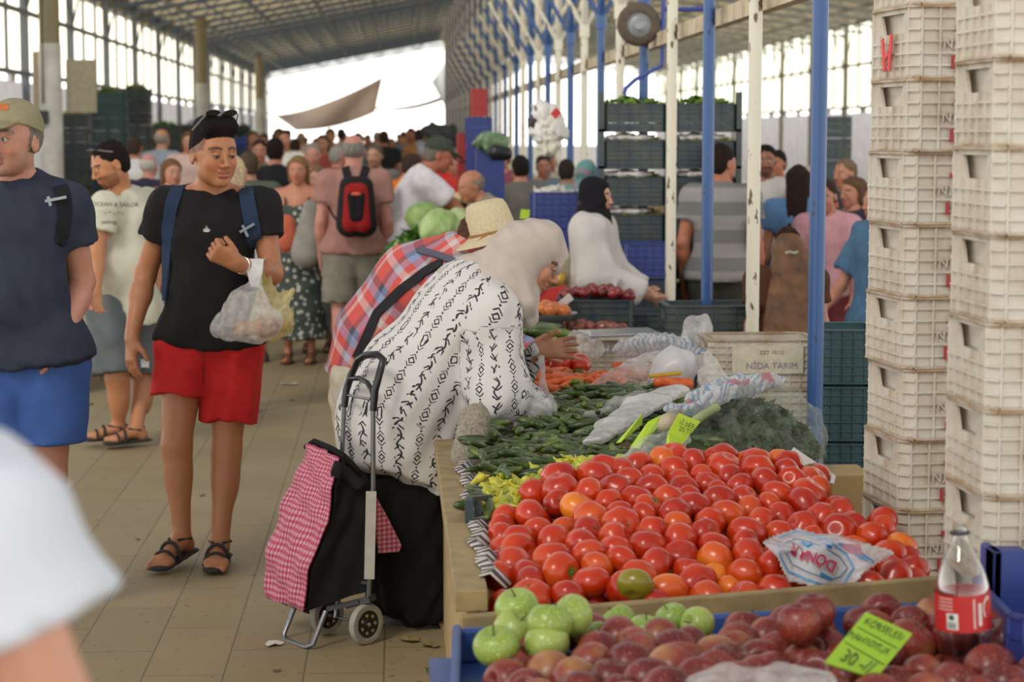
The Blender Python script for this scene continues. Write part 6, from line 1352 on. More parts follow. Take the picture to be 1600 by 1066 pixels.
# column of blue and red crates by the posts, bags and greens
for i in range(8):
    D = 18.2; c = P(748, 0, D); z = 1.68+(210-182)*D/3200-.0-i*.25
    if z < 0: break
    o = empty('crate', (c[0], D, z), 0, 'red crate on top of the tall crate column right of the aisle' if i == 0 else 'blue crate in the tall column right of the aisle, %s from the top' % ORD[i], 'crate', None if i == 0 else 'blue crates of the tall column, '+('upper' if i < 4 else 'lower'))
    q = cbody(bl_, crate_mat('a83030', '803030', .2) if i in (0,) else m_blue, o); q.scale = (.55 if i else .35, 1, 1)
for i in range(6):
    D = 18.6; c = P(728, 0, D); o = empty('crate', (c[0], D, 1.45-i*.27), 0, 'red crate in the short column left of the blue crates, %s from the top' % ORD[i], 'crate', 'red crates of the short column'); q = cbody(bl_, crate_mat('a83434', '803030', .2), o); q.scale = (.4, 1, 1)
V, Q = Field().ell(P(766, 222, 14.5), (.12, .1, .07)).surf(.012, (.02, 30, 2)); o = ob('greens_bag', mesh_from('bag', V, Q), M('6c8660', .4, .5, 16, .6)); setp(o, 'bulging bag of greens standing out against the blue crate column', 'bag')
o = MB().box(P(744, 236, 14.5), P(786, 332, 14.7)*np.array((1, 1, 0))).build('crate_stack_panel', m_blue); setp(o, 'tall blue container carrying the bag of greens', 'crate')
V, Q = Field().cap(P(775, 238, 14.3), P(790, 240, 14.3), .06, .05).surf(.012); setp(ob('black_bag', mesh_from('bag', V, Q), M('17171a', .4)), 'black bag beside the bag of greens', 'bag')
for i, (x, y, c, lb) in enumerate(((685, 205, '3c4048', 'dark pile of goods under the far posts'), (680, 232, '9ca4b4', 'pale grey board at the far stalls'), (705, 218, '4a5064', 'dark blue tarp roll at the far stalls'))):
    a, b = P(x-16, y-12, 27), P(x+16, y+12, 27); V, Q = Field().cap((a[0], 27+i*.2, (a[2]+b[2])/2), (b[0], 27+i*.2, (a[2]+b[2])/2), (a[2]-b[2])/2).surf(.03, (.04, 12, i)); setp(ob('goods', mesh_from('goods', V, Q), M(c, .7, .3, 6)), lb, 'goods')
# white carrier bags hanging from the posts
for i, (x0, y0, x1, y1, r0, r1, c, lb) in enumerate(((836, 170, 838, 192, .02, .05, '33292a', 'dark bag hanging left of the white carrier bags'), (846, 168, 850, 205, .05, .09, 'd6d2cc', 'left one of the bunched white carrier bags hanging from the posts'), (866, 172, 868, 205, .04, .08, 'cfccc8', 'right one of the bunched white carrier bags hanging from the posts'), (858, 195, 858, 225, .07, .08, 'd8d4c4', 'lowest white carrier bag hanging from the posts'))):
    D = 13.55; V, Q = Field().cap(P(x0, y0, D), P(x1, y1, D), r0, r1).surf(.011, (.02, 38, i)); setp(ob('carrier_bag', mesh_from('bag', V, Q), M(c, .4, .1, 20, .6)), lb, 'bag')
setp(MB().bar(P(864, 182, 13.4), P(873, 172, 13.4), .05, .004, up=(0, 1, 0)).build('red_print', M('c03030', .6)), 'red printed scrap on the right carrier bag', 'print')
# left side: stacks of dark crates in front of the windows
lk = 0
for (px, D, ytop, w_, n_, lb) in ((126, 29.5, 178, .42, 12, 'left'), (176, 33.0, 146, .62, 13, 'middle, widest'), (219, 34.6, 140, .5, 13, 'right, tallest'), (262, 38, 196, .62, 8, 'low')):
    X = (px-615)/3200*D; zt = CH-(ytop-210)*D/3200; hh = .2; k0 = int(zt/hh)
    for i in range(k0):
        zone = ('topmost' if i == k0-1 else ORD[k0-1-i]+' from the top') if k0-1-i < 12 else 'lowest'
        o = empty('crate', (X, D, zt-(k0-i)*hh), 0, 'dark blue-green crate in the %s stack by the left windows, %s' % (lb, zone), 'crate', '%s crate stack by the left windows' % lb); q = cbody(dk, m_dark if lb != 'middle, widest' else m_teal, o); q.scale = (w_/.385, 1.6, .96)
    leafy(70, (X, D, zt-.03), (w_*.35, .15), .1, gl if lb != 'left' else gy, 'greens', 'greens on top of the %s dark crate stack by the left windows' % lb, 'greens', sz=.06)
for i, (px, D, y0, y1, c, w_, lb) in enumerate(((385, 40, 212, 240, '2f4a9c', .8, 'blue crate block by the far left windows'), (370, 42, 196, 212, '2c3c2c', .7, 'dark greens on the blue crate block'), (300, 40, 195, 225, '2a2e36', .9, 'dark goods against the white sheeting at left'), (330, 46, 190, 240, '7c8498', .9, 'grey cloth hanging at the far left stalls'))):
    X = (px-615)/3200*D; z1, z0 = CH-(y0-210)*D/3200, CH-(y1-210)*D/3200; V, Q = Field().cap((X-w_*.3, D, (z0+z1)/2), (X+w_*.3, D, (z0+z1)/2), (z1-z0)/2, k=.01, flat=(0, 0, 1), fs=1).surf(.05, (.06, 8, i)); setp(ob('goods', mesh_from('goods', V, Q), M(c, .7, .3, 4)), lb, 'goods'); b_ = MB().box((X-w_*.4, D-.3, 0), (X+w_*.4, D+.3, max(z0, .3))).build('display_table', M('3c3e44', .8)); setp(b_, 'dark stand under the '+lb, 'stand')
for i in range(7):
    D = 19.5; c = P(1308, 0, D); o = empty('crate', (c[0], D, 1.68+(210-215)*D/3200-i*.21), 0, 'dark crate against the white sheeting at the right wall, %s from the top' % ORD[i], 'crate', 'dark crates against the right wall'); q = cbody(dk, m_dark, o); q.scale = (.7, 1, 1)
# teal crates between the nearest blue post and the white stacks
for i in range(6):
    D = 7.6; c = P(1327, 0, D); zt = CH-(512-210)*D/3200; z = zt-.2-i*.212
    if z < 0: break
    o = empty('crate', (c[0], D, z), math.radians(-6), 'dark teal crate beside the left white stack, %s' % ('topmost', 'second down', 'third down', 'fourth down', 'lowest')[min(i, 4)], 'crate'); q = cbody(dk, m_teal, o); q.scale = (.62, 1.1, 1)
# cream crates standing on and behind the stall
wc = crate_mesh(.42, .3, .185, 7, 9)
for i in range(4):
    D = 7.75; c = P(1189, 0, D); z = CH-(527-210)*D/3200-.185-i*.188
    o = empty('crate', (c[0], D, z), 0, ('cream crate printed with lettering, topmost, left of the nearest blue post', 'cream crate directly under the printed one', 'third cream crate down behind the bag of dark greens', 'lowest cream crate behind the stall')[i], 'crate'); cbody(wc, m_white, o)
    if i == 0:
        pm_ = MB().box((-.12, -.1545, .055), (.15, -.152, .16)).build('plain_panel', M('c4bba6', .6), o)
        q = ob('lettering', text_mesh('NİDA TARIM', .034, .001), M('8f8894', .6), o, (.03, -.156, .085)); q.rotation_euler = (math.pi/2, 0, 0)
        q = ob('lettering', text_mesh('ZZT 10132', .02, .001), M('9c8a78', .6), o, (.03, -.156, .136)); q.rotation_euler = (math.pi/2, 0, 0)
for i in range(2):
    D = 8.5; c = P(978, 0, D); z = .685-i*.15; o = empty('crate', (c[0], D, z), 0, ('cream crate carrying a steel tray, behind the carrots', 'cream crate under the one with the steel tray')[i], 'crate'); q = cbody(wc, m_white, o); q.scale = (.9, 1, .81)
t0 = P(968, 522, 8.4); o = MB().box((-.15, -.12, 0), (.15, .12, .012)).build('steel_tray', M('b4b6ba', .25, metal=.8), bevel=.004); o.location = tuple(t0); o.rotation_euler = (.0, -.02, .1); setp(o, 'shiny steel tray lying on the cream crate behind the carrots', 'tray')
c = P(1320, 765, 6.0); o = MB().box((-.06, -.1, -.12), (.06, .1, .06)).build('cardboard_box', M('9c8258', .85, .15, 6, .2), bevel=.003); o.location = tuple(c); setp(o, 'brown cardboard box between the tomatoes and the left white stack', 'box')
# ------------------------------------------------------------------ shopping trolley
tg = P(545, 1010, 6.72); tg[2] = 0
tro = empty('shopping_trolley', tg, 0, 'two-wheeled shopping trolley with a pink checked and black bag behind the bending woman', 'trolley'); tl = lambda *q: P(*q)-tg
blackp = M('17171a', .28, .2, 20, .1); chrome = M('7d8084', .28, .1, 20, .05, metal=.75)
wn_, wf_ = tl(572, 983, 6.66), tl(511, 973, 6.80); ax_ = nrm(wf_-wn_); ax_[2] = 0; ax_ = nrm(ax_); e1 = np.cross(ax_, (0, 0, 1)); e2 = np.array([0, 0, 1.])
def wheelpart(c, prof, n=36):
    m = MB().lathe(prof, n, cap=False); m.v = [tuple(c+e1*x+e2*y-ax_*z) for x, y, z in m.v]; return m
for c, nm in ((wn_, 'near'), (wf_, 'far')):
    c = np.array([c[0], c[1], .0695])
    w = wheelpart(c, [(.046, -.012), (.05, -.014), (.066, -.012), (.0695, 0), (.066, .012), (.05, .014), (.046, .012)]).build('wheel', M('8d8880', .8, .15, 30, .3), tro, smooth=True)
    wheelpart(c, [(.001, .012), (.014, .014), (.018, .01), (.04, .008), (.048, .013), (.05, .0), (.048, -.013), (.001, -.012)]).build('hub', blackp, w, smooth=True)
    m = MB()
    for k in range(7): a = k*2*math.pi/7; q = c-ax_*.0105+(e1*math.cos(a)+e2*math.sin(a))*.03; m.tube([q, q-ax_*.003], .006, 10)
    m.tube([c-ax_*.01, c-ax_*.019], .006, 10); m.build('spoke_hole', M('8c7c58', .6), w)
m = MB(); m.tube([np.array([wn_[0], wn_[1], .0695])-ax_*.01, np.array([wf_[0], wf_[1], .0695])+ax_*.01], .006, 8)
m.tube([tl(583, 640, 6.64), tl(583, 760, 6.64), tl(576, 930, 6.66), tl(573, 975, 6.68)], .0085, 10); m.tube([tl(538, 632, 6.80), tl(534, 722, 6.81), tl(530, 900, 6.79), tl(524, 965, 6.77)], .0085, 10)
m.tube([tl(530, 905, 6.79), tl(577, 912, 6.66)], .007, 8); m.tube([tl(541, 617, 6.8), tl(579, 624, 6.64)], .005, 8)
m.build('frame', chrome, tro, smooth=True)
m = MB(); m.tube([tl(461, 948, 6.78), tl(444, 990, 6.76), tl(446, 1000, 6.74), tl(478, 1012, 6.61), tl(489, 1008, 6.60), tl(509, 955, 6.64)], .0085, 10)
m.build('stand', chrome, tro, smooth=True)
m = MB(); m.bar(tl(510, 952, 6.66), tl(560, 940, 6.66), .02, .014); m.bar(tl(545, 945, 6.7), tl(582, 935, 6.66), .05, .02); m.build('axle_bracket', M('3a3b3e', .5), tro)
m = MB(); m.tube([tl(583, 642, 6.64), tl(586, 610, 6.64), tl(594, 580, 6.64), tl(599, 562, 6.65), tl(590, 554, 6.68), tl(572, 555, 6.73), tl(560, 562, 6.78), tl(549, 585, 6.8), tl(541, 610, 6.8), tl(538, 636, 6.8)], .0125, 12)
m.tube([tl(541, 608, 6.8), tl(547, 592, 6.79), tl(562, 591, 6.75), tl(574, 598, 6.69), tl(582, 612, 6.65)], .009, 10); m.build('handle', blackp, tro, smooth=True)
FF = [(424, 934, 6.86), (421, 862, 6.86), (447, 788, 6.85), (470, 735, 6.84), (490, 692, 6.83)]; FN = [(481, 955, 6.66), (487, 890, 6.63), (519, 815, 6.63), (524, 762, 6.64), (537, 714, 6.67)]
BN = [(574, 925, 6.68), (577, 850, 6.68), (577, 800, 6.68), (574, 765, 6.69), (560, 735, 6.70)]
def lv(E, t):
    t = t*4; i = min(int(t), 3); return (tl(*E[i])*(1-(t-i))+tl(*E[i+1])*(t-i))
def loft(n, edges, closed=False, bul=.0, off=0, nu=10, seed=1):
    vs = []; q = np.random.RandomState(seed); ne = len(edges); cols = ne if closed else ne-1
    for i in range(n+1):
        pts = [e(i/n) for e in edges]; cen = sum(pts)/len(pts)
        for c in range(cols):
            a, b = pts[c], pts[(c+1) % ne]
            for k in range(nu):
                u = k/nu; p = a*(1-u)+b*u; nn = nrm(np.cross(b-a, (0, 0, 1)))
                p = p+nn*(bul*math.sin(math.pi*u)+off+.006*math.sin(i*.9+k*.5+c*2)+.005*math.sin(i*.45-k*1.1)); vs.append(p)
        if not closed: nn = nrm(np.cross(pts[-1]-pts[-2], (0, 0, 1))); vs.append(pts[-1]+nn*off)
    W_ = cols*nu+(0 if closed else 1); fs = []
    for i in range(n):
        for k in range(W_ if closed else W_-1): k2 = (k+1) % W_; fs.append((i*W_+k, i*W_+k2, (i+1)*W_+k2, (i+1)*W_+k))
    if closed: fs += [tuple(range(W_))[::-1], tuple(n*W_+j for j in range(W_))]
    return vs, fs, W_
BFf = lambda t: lv(FF, t)+(lv(BN, t)-lv(FN, t))
vs, fs, W_ = loft(24, [lambda t: lv(FN, t), lambda t: lv(BN, t), BFf, lambda t: lv(FF, t)], True, -.012)
m = MB(); m.add(vs, fs); m.build('bag', cloth('1a1918'), tro, smooth=True)
def check_mat():
    m = newmat('pink_check'); t = NT(m); a = t.add('ShaderNodeAttribute', attribute_name='cloth_uv'); sp = t.add('ShaderNodeSeparateXYZ'); t.link(a.outputs['Vector'], sp.inputs[0])
    u = t.math('GREATER_THAN', t.math('FRACT', t.math('MULTIPLY', sp.outputs[0], 62)), .5); v = t.math('GREATER_THAN', t.math('FRACT', t.math('MULTIPLY', sp.outputs[1], 62)), .5)
    s_ = t.math('MULTIPLY', t.math('ADD', u, v), .5); t.link(t.ramp(s_, [(0, hexc('b8969a')), (.25, hexc('b8969a')), (.3, hexc('b0566e')), (.7, hexc('b0566e')), (.8, hexc('a02c50')), (1, hexc('a02c50'))]), t.bsdf.inputs['Base Color'])
    t.bsdf.inputs['Roughness'].default_value = .7; return m
chk = check_mat()
vs, fs, W_ = loft(30, [lambda t: lv(FF, t), lambda t: lv(FN, t)], False, -.0, .018, nu=16)
me = mesh_from('front_panel', vs, fs); uv = [(j % W_/16*.3, j//W_/30*.5, 0) for j in range(len(vs))]; setattr3(me, 'cloth_uv', uv); o = ob('front_panel', me, chk, tro); sd = o.modifiers.new('t', 'SOLIDIFY'); sd.thickness = .006
fl_ = [tl(580, 765, 6.72), tl(603, 806, 6.76), tl(626, 852, 6.78), tl(621, 862, 6.78), tl(590, 864, 6.75), tl(584, 815, 6.73)]
me = bpy.data.meshes.new('lid'); me.from_pydata([tuple(q) for q in fl_], [], [(0, 1, 2, 3, 4, 5)]); setattr3(me, 'cloth_uv', [(q[0], q[2], 0) for q in fl_]); o = ob('lid', me, chk, tro); sd = o.modifiers.new('t', 'SOLIDIFY'); sd.thickness = .008
rb = MB(); rb.tube([tl(478, 700, 6.86), tl(491, 690, 6.84), tl(515, 700, 6.74), tl(537, 713, 6.68), tl(558, 735, 6.7)], .011, 8); rb.tube([tl(426, 935, 6.86), tl(482, 957, 6.65)], .006, 6); rb.build('trim', cloth('1a1918'), tro, smooth=True)
m = MB(); m.bar(tl(580, 768, 6.625), tl(577, 905, 6.635), .034, .006, up=(0, 1, 0)); m.build('tube_cover', M('a9a49c', .8, .1, 20, .5), tro)
V, Q = Field().cap(tl(530, 735, 6.66), tl(560, 757, 6.66), .03, .02, k=.02).surf(.007, (.01, 40, 3)); ob('pouch', mesh_from('pouch', V, Q), cloth('1a1918'), tro)
# ------------------------------------------------------------------ plastic bags
fw = film('film_white', (.88, .87, .85), .36); fc = film('film_clear', (.92, .92, .9), .24, .1); fy = film('film_yellow', (.85, .74, .36), .5)
def printed(t):
    v = t.coord('Object'); w = t.add('ShaderNodeTexWave'); w.inputs['Scale'].default_value = 14; w.inputs['Distortion'].default_value = 18; w.inputs['Detail'].default_value = 5; t.link(v, w.inputs[0])
    blue = t.mix(t.ramp(w.outputs[1], [(.68, (0, 0, 0)), (.78, (1, 1, 1))]), (.75, .74, .74), hexc('5f93bf')); n = t.noise(v, 11, 2)
    return t.mix(t.ramp(n, [(.64, (0, 0, 0)), (.67, (1, 1, 1))]), blue, hexc('bf3a50'))
fp = film('film_printed', (.85, .85, .86), .62, .2, printed)
def blob(name, F, mat, label=None, cat='bag', vox=.006, noise=(.022, 34, 1), parent=None, off=None):
    V, Q = F.surf(vox, noise); V = V if off is None else V-off; o = ob(name, mesh_from(name, V, Q), mat, parent)
    if label: setp(o, label, cat)
    return o
# bags on the young man's forearm
cb1 = empty('carrier_bag', K1['rp'], 0, 'clear white carrier bag hanging from the young man\'s forearm, holding flat bread', 'bag')
F = Field(); F.cap(P(356, 512, 7.76), P(420, 507, 7.76), .045, .058, k=.06, flat=(0, 1, 0), fs=1.1); F.cap(P(399, 440, 7.8), P(388, 495, 7.78), .025, .085, k=.06, flat=(0, 1, 0), fs=1.3); F.cap(P(341, 514, 7.76), P(378, 470, 7.76), .018, .045, k=.05)
blob('bag', F, fw, parent=cb1, off=K1['rp'], vox=.006, noise=(.009, 34, 2))
blob('bread', Field().cap(P(372, 514, 7.76), P(418, 510, 7.76), .025, .035, flat=(0, 1, 0), fs=1.2), M('9c7048', .8, .3, 40, .6), parent=cb1, off=K1['rp'], noise=(.012, 50, 4))
hb_ = [MB() for _ in range(2)]; ar1 = P(393, 414, 7.86)
for i, (x0, x1) in enumerate(((392, 396), (404, 406))):
    ribbon([P(398, 447, 7.8)-K1['rp'], P(x0, 425, 7.79)-K1['rp'], P(x1, 406, 7.82)-K1['rp'], P(x1+3, 405, 7.9)-K1['rp'], P(402, 440, 7.93)-K1['rp']], [np.array(q, float) for q in ((0, -1, 0), (0, -1, .1), (0, -.5, .8), (0, .5, .8), (0, 1, 0))], .03, .003).build('bag_handle', M('c4c2c0', .5), cb1, smooth=True)
cb2 = empty('carrier_bag', K1['rp'], 0, 'yellowish carrier bag hanging right of the clear one on the young man\'s forearm', 'bag')
F = Field(); F.cap(P(412, 440, 7.9), P(425, 495, 7.9), .022, .075, k=.06, flat=(0, 1, 0), fs=1.3); F.cap(P(412, 512, 7.9), P(438, 508, 7.9), .045, .04, k=.05); F.cap(P(445, 470, 7.9), P(456, 455, 7.9), .018, .008, k=.03)
blob('bag', F, fy, parent=cb2, off=K1['rp'], vox=.006, noise=(.012, 40, 6)); blob('contents', Field().cap(P(420, 510, 7.9), P(434, 506, 7.9), .035), M('b8963c', .7, .3, 30, .5), parent=cb2, off=K1['rp'], noise=(.012, 50, 7))
ribbon([P(413, 445, 7.88)-K1['rp'], P(408, 425, 7.86)-K1['rp'], P(404, 407, 7.87)-K1['rp'], P(410, 440, 7.98)-K1['rp']], [np.array(q, float) for q in ((0, -1, 0), (0, -1, .1), (0, -.2, .9), (0, 1, .3))], .025, .003).build('bag_handle', M('b8a860', .5), cb2, smooth=True)
# bag the bending woman is filling
F = Field(); F.cap(P(812, 648, 6.74), P(826, 672, 6.74), .075, .06, k=.05); F.cap(P(850, 645, 6.74), P(866, 656, 6.74), .05, .02, k=.05); F.cap(P(800, 640, 6.74), P(820, 690, 6.74), .04, .03, k=.05)
blob('produce_bag', F, fw, 'cloudy plastic bag being filled by the woman in the patterned tunic', noise=(.02, 36, 5)); blob('produce_bag', Field().cap(P(770, 640, 6.85), P(790, 680, 6.85), .03, .05), fc, 'thin clear bag hanging left of the cloudy one under the tunic sleeve', noise=(.02, 30, 8))
blob('produce_bag', Field().cap(P(846, 560, 7.02), P(850, 625, 6.98), .012, .022, flat=(0, 1, 0), fs=2), fw, 'narrow twist of clear plastic hanging from the second hand', noise=(.006, 30, 9))
o = setp(blob('cucumbers_in_bag', Field().cap(P(806, 672, 6.74), P(820, 686, 6.74), .03, .04), cuk_d, noise=(.012, 50, 4)), 'dark cucumbers showing through the cloudy plastic bag', 'cucumbers', kind='stuff')
# ------------------------------------------------------------------ rear half of the stall
def carrot_mesh(L=.17, r=.017):
    m = MB(); n = 9; m.tube([((i/n-.5)*L, .004*math.sin(i), 0) for i in range(n+1)], [r*(.5 if i == 0 else 1)*(1-i/n)**.45+.0015 for i in range(n+1)], 12); return m.mesh('carrot', True)
CA = [carrot_mesh(.16), carrot_mesh(.19, .019)]; car_m = shiny('carrot', [(.3, hexc('b8481a')), (.7, hexc('d0682c'))], .5, 40, coat=0)
heap(62, np.array([(.5, 7.3), (.82, 7.3), (1.02, 8.0), (.62, 8.0)]), lambda x, y: .66+.09*min(1, (y-7.2)/.6)+.02*math.sin(x*14), CA, car_m, 'carrot', 'carrot', 'orange carrot in the heap behind the shade-darkened cucumbers', 'carrots', 71, .019, .3, yaw=(.5, .6))
for i in range(14):
    q = random.Random(i); c = PZ(q.uniform(870, 1010), q.uniform(585, 625), .74); 
    if i < 6: leafy(26, (c[0], c[1], c[2]), (.05, .05), .03, gl, 'carrot_tops', 'feathery green carrot tops lying on the carrot heap', 'carrot tops', sz=.018)
balls(30, .60, 8.1, .70, .2, .22, .041, tom_m, 'tomato', 'tomato', 'red tomato in the small heap behind the carrots', 'red tomatoes in the small rear heap', 72)
balls(9, .66, 8.05, .765, .1, .12, .043, tom_m, 'tomato', 'tomato', 'red tomato on top of the small rear heap', 'tomatoes topping the rear heap', 73)
leafy(700, (.66, 8.85, .62), (.24, .22), .16, M('6c9434', .6, .3, 20, .2), 'green_beans', 'loose heap of bright green beans behind the rear tomatoes', 'beans', sz=.03)
leafy(300, (.5, 9.25, .6), (.25, .2), .2, M('2c4018', .6, .3, 20, .2), 'dark_greens', 'dark green vegetables at the far end of the stall', 'greens', sz=.05)
heap(10, np.array([(.35, 8.9), (.75, 9.0), (.75, 9.4), (.35, 9.4)]), lambda x, y: .80, CU, cuk_d, 'cucumber', 'cucumber', 'long dark cucumber at the far end of the stall under the black crates', 'cucumbers at the far end of the stall', 74, .02, .1, yaw=(0, .4), scale=(1.5, 1.8))
def card(name, pts, mat, label, cat='price tag', th=.003):
    me = bpy.data.meshes.new(name); me.from_pydata([tuple(P(*q)) for q in pts], [], [tuple(range(len(pts)))]); o = ob(name, me, mat); s_ = o.modifiers.new('t', 'SOLIDIFY'); s_.thickness = th; return setp(o, label, cat)
neon = M('a9c832', .45, .05, 10, .05); ink = M('39402a', .6)
def writing(lines, c0, cx, cy, base, parent, mat=ink, seed=1, lift=.002):
    """handwritten-looking strokes laid on a card: origin c0, axes cx (along the line) and cy (up)"""
    q = random.Random(seed); nn = nrm(np.cross(cx, cy))
    if nn[1] > 0: nn = -nn
    for txt, u, v, sz in lines:
        me = text_mesh(txt, sz, 0); 
        for w in me.vertices:
            a, b = w.co.x+u, w.co.y+v; a += .012*math.sin(b*60+u*9); b += .01*math.sin(a*40)
            w.co = Vector(c0+cx*a+cy*b+nn*lift-base)
        o = ob('handwriting', me, mat, parent)
for i, (pts, lb) in enumerate((([(962, 693, 5.9), (1004, 646, 5.95), (1003, 664, 5.95), (970, 692, 5.88)], 'left one of three thin yellow-green price tags behind the cucumbers'), ([(984, 700, 5.8), (1012, 660, 5.85), (1032, 650, 5.87), (1026, 670, 5.85), (998, 702, 5.78)], 'middle one of three yellow-green price tags behind the cucumbers'), ([(1034, 726, 5.62), (1044, 675, 5.7), (1060, 646, 5.72), (1094, 660, 5.72), (1070, 690, 5.7), (1048, 716, 5.62)], 'right, widest yellow-green price tag with handwriting before the bag of dark greens'))):
    o = card('price_tag', pts, neon, lb)
    if i == 2: a, b, c = P(1060, 650, 5.7), P(1090, 662, 5.7), P(1050, 690, 5.68); writing([('sİ bER', .5, -.22, .3), ('20 TL', .5, -.5, .3)], a, (b-a), (a-c)*.9, np.zeros(3), o, lift=.006)
card('price_tag', [(855, 536, 8.6), (868, 526, 8.62), (871, 530, 8.62), (858, 545, 8.6)], neon, 'small neon tag among the green beans'); card('price_tag', [(812, 342, 12.5), (827, 342, 12.5), (828, 328, 12.5), (814, 327, 12.5)], neon, 'small neon tag above the pale headscarf'); card('price_tag', [(929, 612, 7.6), (943, 618, 7.55), (935, 628, 7.5)], neon, 'neon scrap of a tag lying on the carrots')
card('white_card', [(1216, 733, 5.75), (1240, 700, 5.8), (1306, 745, 5.7), (1303, 757, 5.65)], M('c6c0be', .7, .06, 8, .2), 'blank white card leaning at the back right of the tomato heap', 'card'); card('white_card', [(1046, 716, 6.0), (1062, 690, 6.1), (1096, 708, 6.05), (1092, 722, 5.95)], M('b4b4a4', .7), 'small grey-white card behind the top of the tomato heap', 'card')
# bag of dark greens
dc = P(1175, 690, 6.15); leafy(2600, (dc[0]-.01, 6.15, .68), (.215, .2), .2, M('33461f', .55, .5, 16, .3), 'herbs', 'dark green herbs packed in the large clear bag', 'herbs', sz=.024, up=.1)
F = Field(); F.cap(P(1125, 690, 6.12), P(1215, 685, 6.12), .13, .14, k=.1, flat=(0, 1, 0), fs=.8); F.cap(P(1160, 655, 6.15), P(1200, 655, 6.15), .085, .08, k=.08); F.cap(P(1080, 720, 6.05), P(1120, 690, 6.1), .04, .08, k=.06); F.cap(P(1220, 690, 6.1), P(1250, 720, 6.0), .09, .05, k=.06)
blob('produce_bag', F, film('film_dark', (.5, .55, .46), .2, .07), 'large clear bag of dark green herbs behind the tomato heap', noise=(.016, 42, 3))
fpl = lambda pts, r, fs=2.2, fl=(0, .5, 1): [(pts[i], pts[i+1]) for i in range(len(pts)-1)]
def slab(pts, rs, flat=(0, .4, 1), fs=2.4, k=.04):
    F = Field(); q = [P(*p) for p in pts]
    for i in range(len(q)-1): F.cap(q[i], q[i+1], rs[i], rs[i+1], k=k, flat=flat, fs=fs)
    return F
blob('printed_bag', slab([(1068, 640, 6.0), (1110, 618, 6.05), (1160, 602, 6.1), (1205, 594, 6.15)], [.045, .06, .065, .04]), fp, 'crumpled plastic bag with blue and red print on top of the bag of greens', noise=(.02, 40, 6), vox=.005)
blob('printed_bag', slab([(972, 545, 7.9), (1010, 540, 7.9), (1060, 538, 7.9), (1100, 555, 7.8)], [.05, .08, .07, .05]), fp, 'crumpled printed plastic bag beside the steel tray', noise=(.022, 36, 7))
blob('produce_bag', slab([(985, 573, 7.7), (1030, 565, 7.6), (1080, 570, 7.5)], [.05, .08, .08]), fw, 'cloudy plastic bag of carrots below the printed one', noise=(.014, 30, 9))
blob('produce_bag', Field().cap(P(1048, 590, 7.3), P(1052, 578, 7.3), .085, k=.02), M('bdbabc', .4, .08, 16, .4), 'rounded white plastic bundle with a yellow strip', noise=(.008, 26, 3))
setp(MB().bar(P(1013, 588, 7.18), P(1065, 583, 7.18), .03, .012).build('strip', M('b08c14', .5), bevel=.004), 'yellow strip lying across the white plastic bundle', 'strip'); blob('carrots_in_bag', Field().cap(P(1030, 598, 7.15), P(1075, 600, 7.15), .022), car_m, 'reddish-brown root below the yellow strip', 'carrot', noise=(.004, 30, 2))
blob('produce_bag', Field().cap(P(1075, 540, 8.0), P(1090, 520, 8.0), .05, .07, k=.02), fw, 'upright translucent bag left of the printed cream crate', noise=(.02, 30, 11)); blob('produce_bag', Field().cap(P(1112, 590, 7.2), P(1106, 555, 7.2), .05, .012, k=.02), fw, 'pointed white plastic bag in front of the printed cream crate', noise=(.012, 34, 12))
blob('plastic_sheet', slab([(930, 690, 6.05), (965, 662, 6.25), (1010, 630, 6.5), (1050, 612, 6.7)], [.035, .06, .07, .06], fs=3.0), film('film_milky', (.82, .8, .79), .72, .22), 'long twisted piece of white plastic lying diagonally over the greens', noise=(.007, 26, 5)); blob('plastic_sheet', slab([(930, 650, 6.6), (970, 630, 6.7), (1000, 615, 6.9)], [.03, .045, .03]), fw, 'milky plastic film over the near end of the carrots', noise=(.014, 34, 15))
blob('produce_bag', slab([(945, 610, 7.35), (975, 595, 7.4), (1000, 580, 7.5)], [.05, .06, .05], fs=1.4), fc, 'thin clear plastic film over carrots and green tops', noise=(.016, 30, 16)); blob('produce_bag', slab([(990, 725, 5.75), (1020, 708, 5.8), (1050, 690, 5.85)], [.04, .06, .05], fs=1.6), fc, 'clear plastic film behind the top of the tomatoes', noise=(.016, 34, 17))
blob('produce_bag', Field().cap(P(905, 535, 8.3), P(925, 545, 8.3), .05, .04), fc, 'small clear bag left of the steel tray', noise=(.016, 34, 19))
blob('radish', Field().cap(P(1042, 662, 6.0), P(1062, 650, 6.05), .03, .022), M('b8ab90', .5, .1, 20, .2), 'white radish root between the price tags', 'radish', noise=(.002, 30, 1)); blob('leek', Field().cap(P(1082, 660, 5.95), P(1118, 638, 5.98), .014, .016), M('97a070', .45, .3, 12, .2), 'pale green leek stem under the printed bag', 'leek', noise=(.002, 30, 1))
heap(14, np.array([(.72, 6.7), (.95, 6.6), (1.05, 7.1), (.8, 7.2)]), lambda x, y: .78, CU, cuk_d, 'cucumber', 'cucumber', 'dark cucumber on the raised heap between the price tags and white plastic', 'cucumbers between the tags', 75, .02)
V, Q = Field().cap((.42, 8.9, .60), (.95, 8.9, .60), .09, k=.01).surf(.03); 
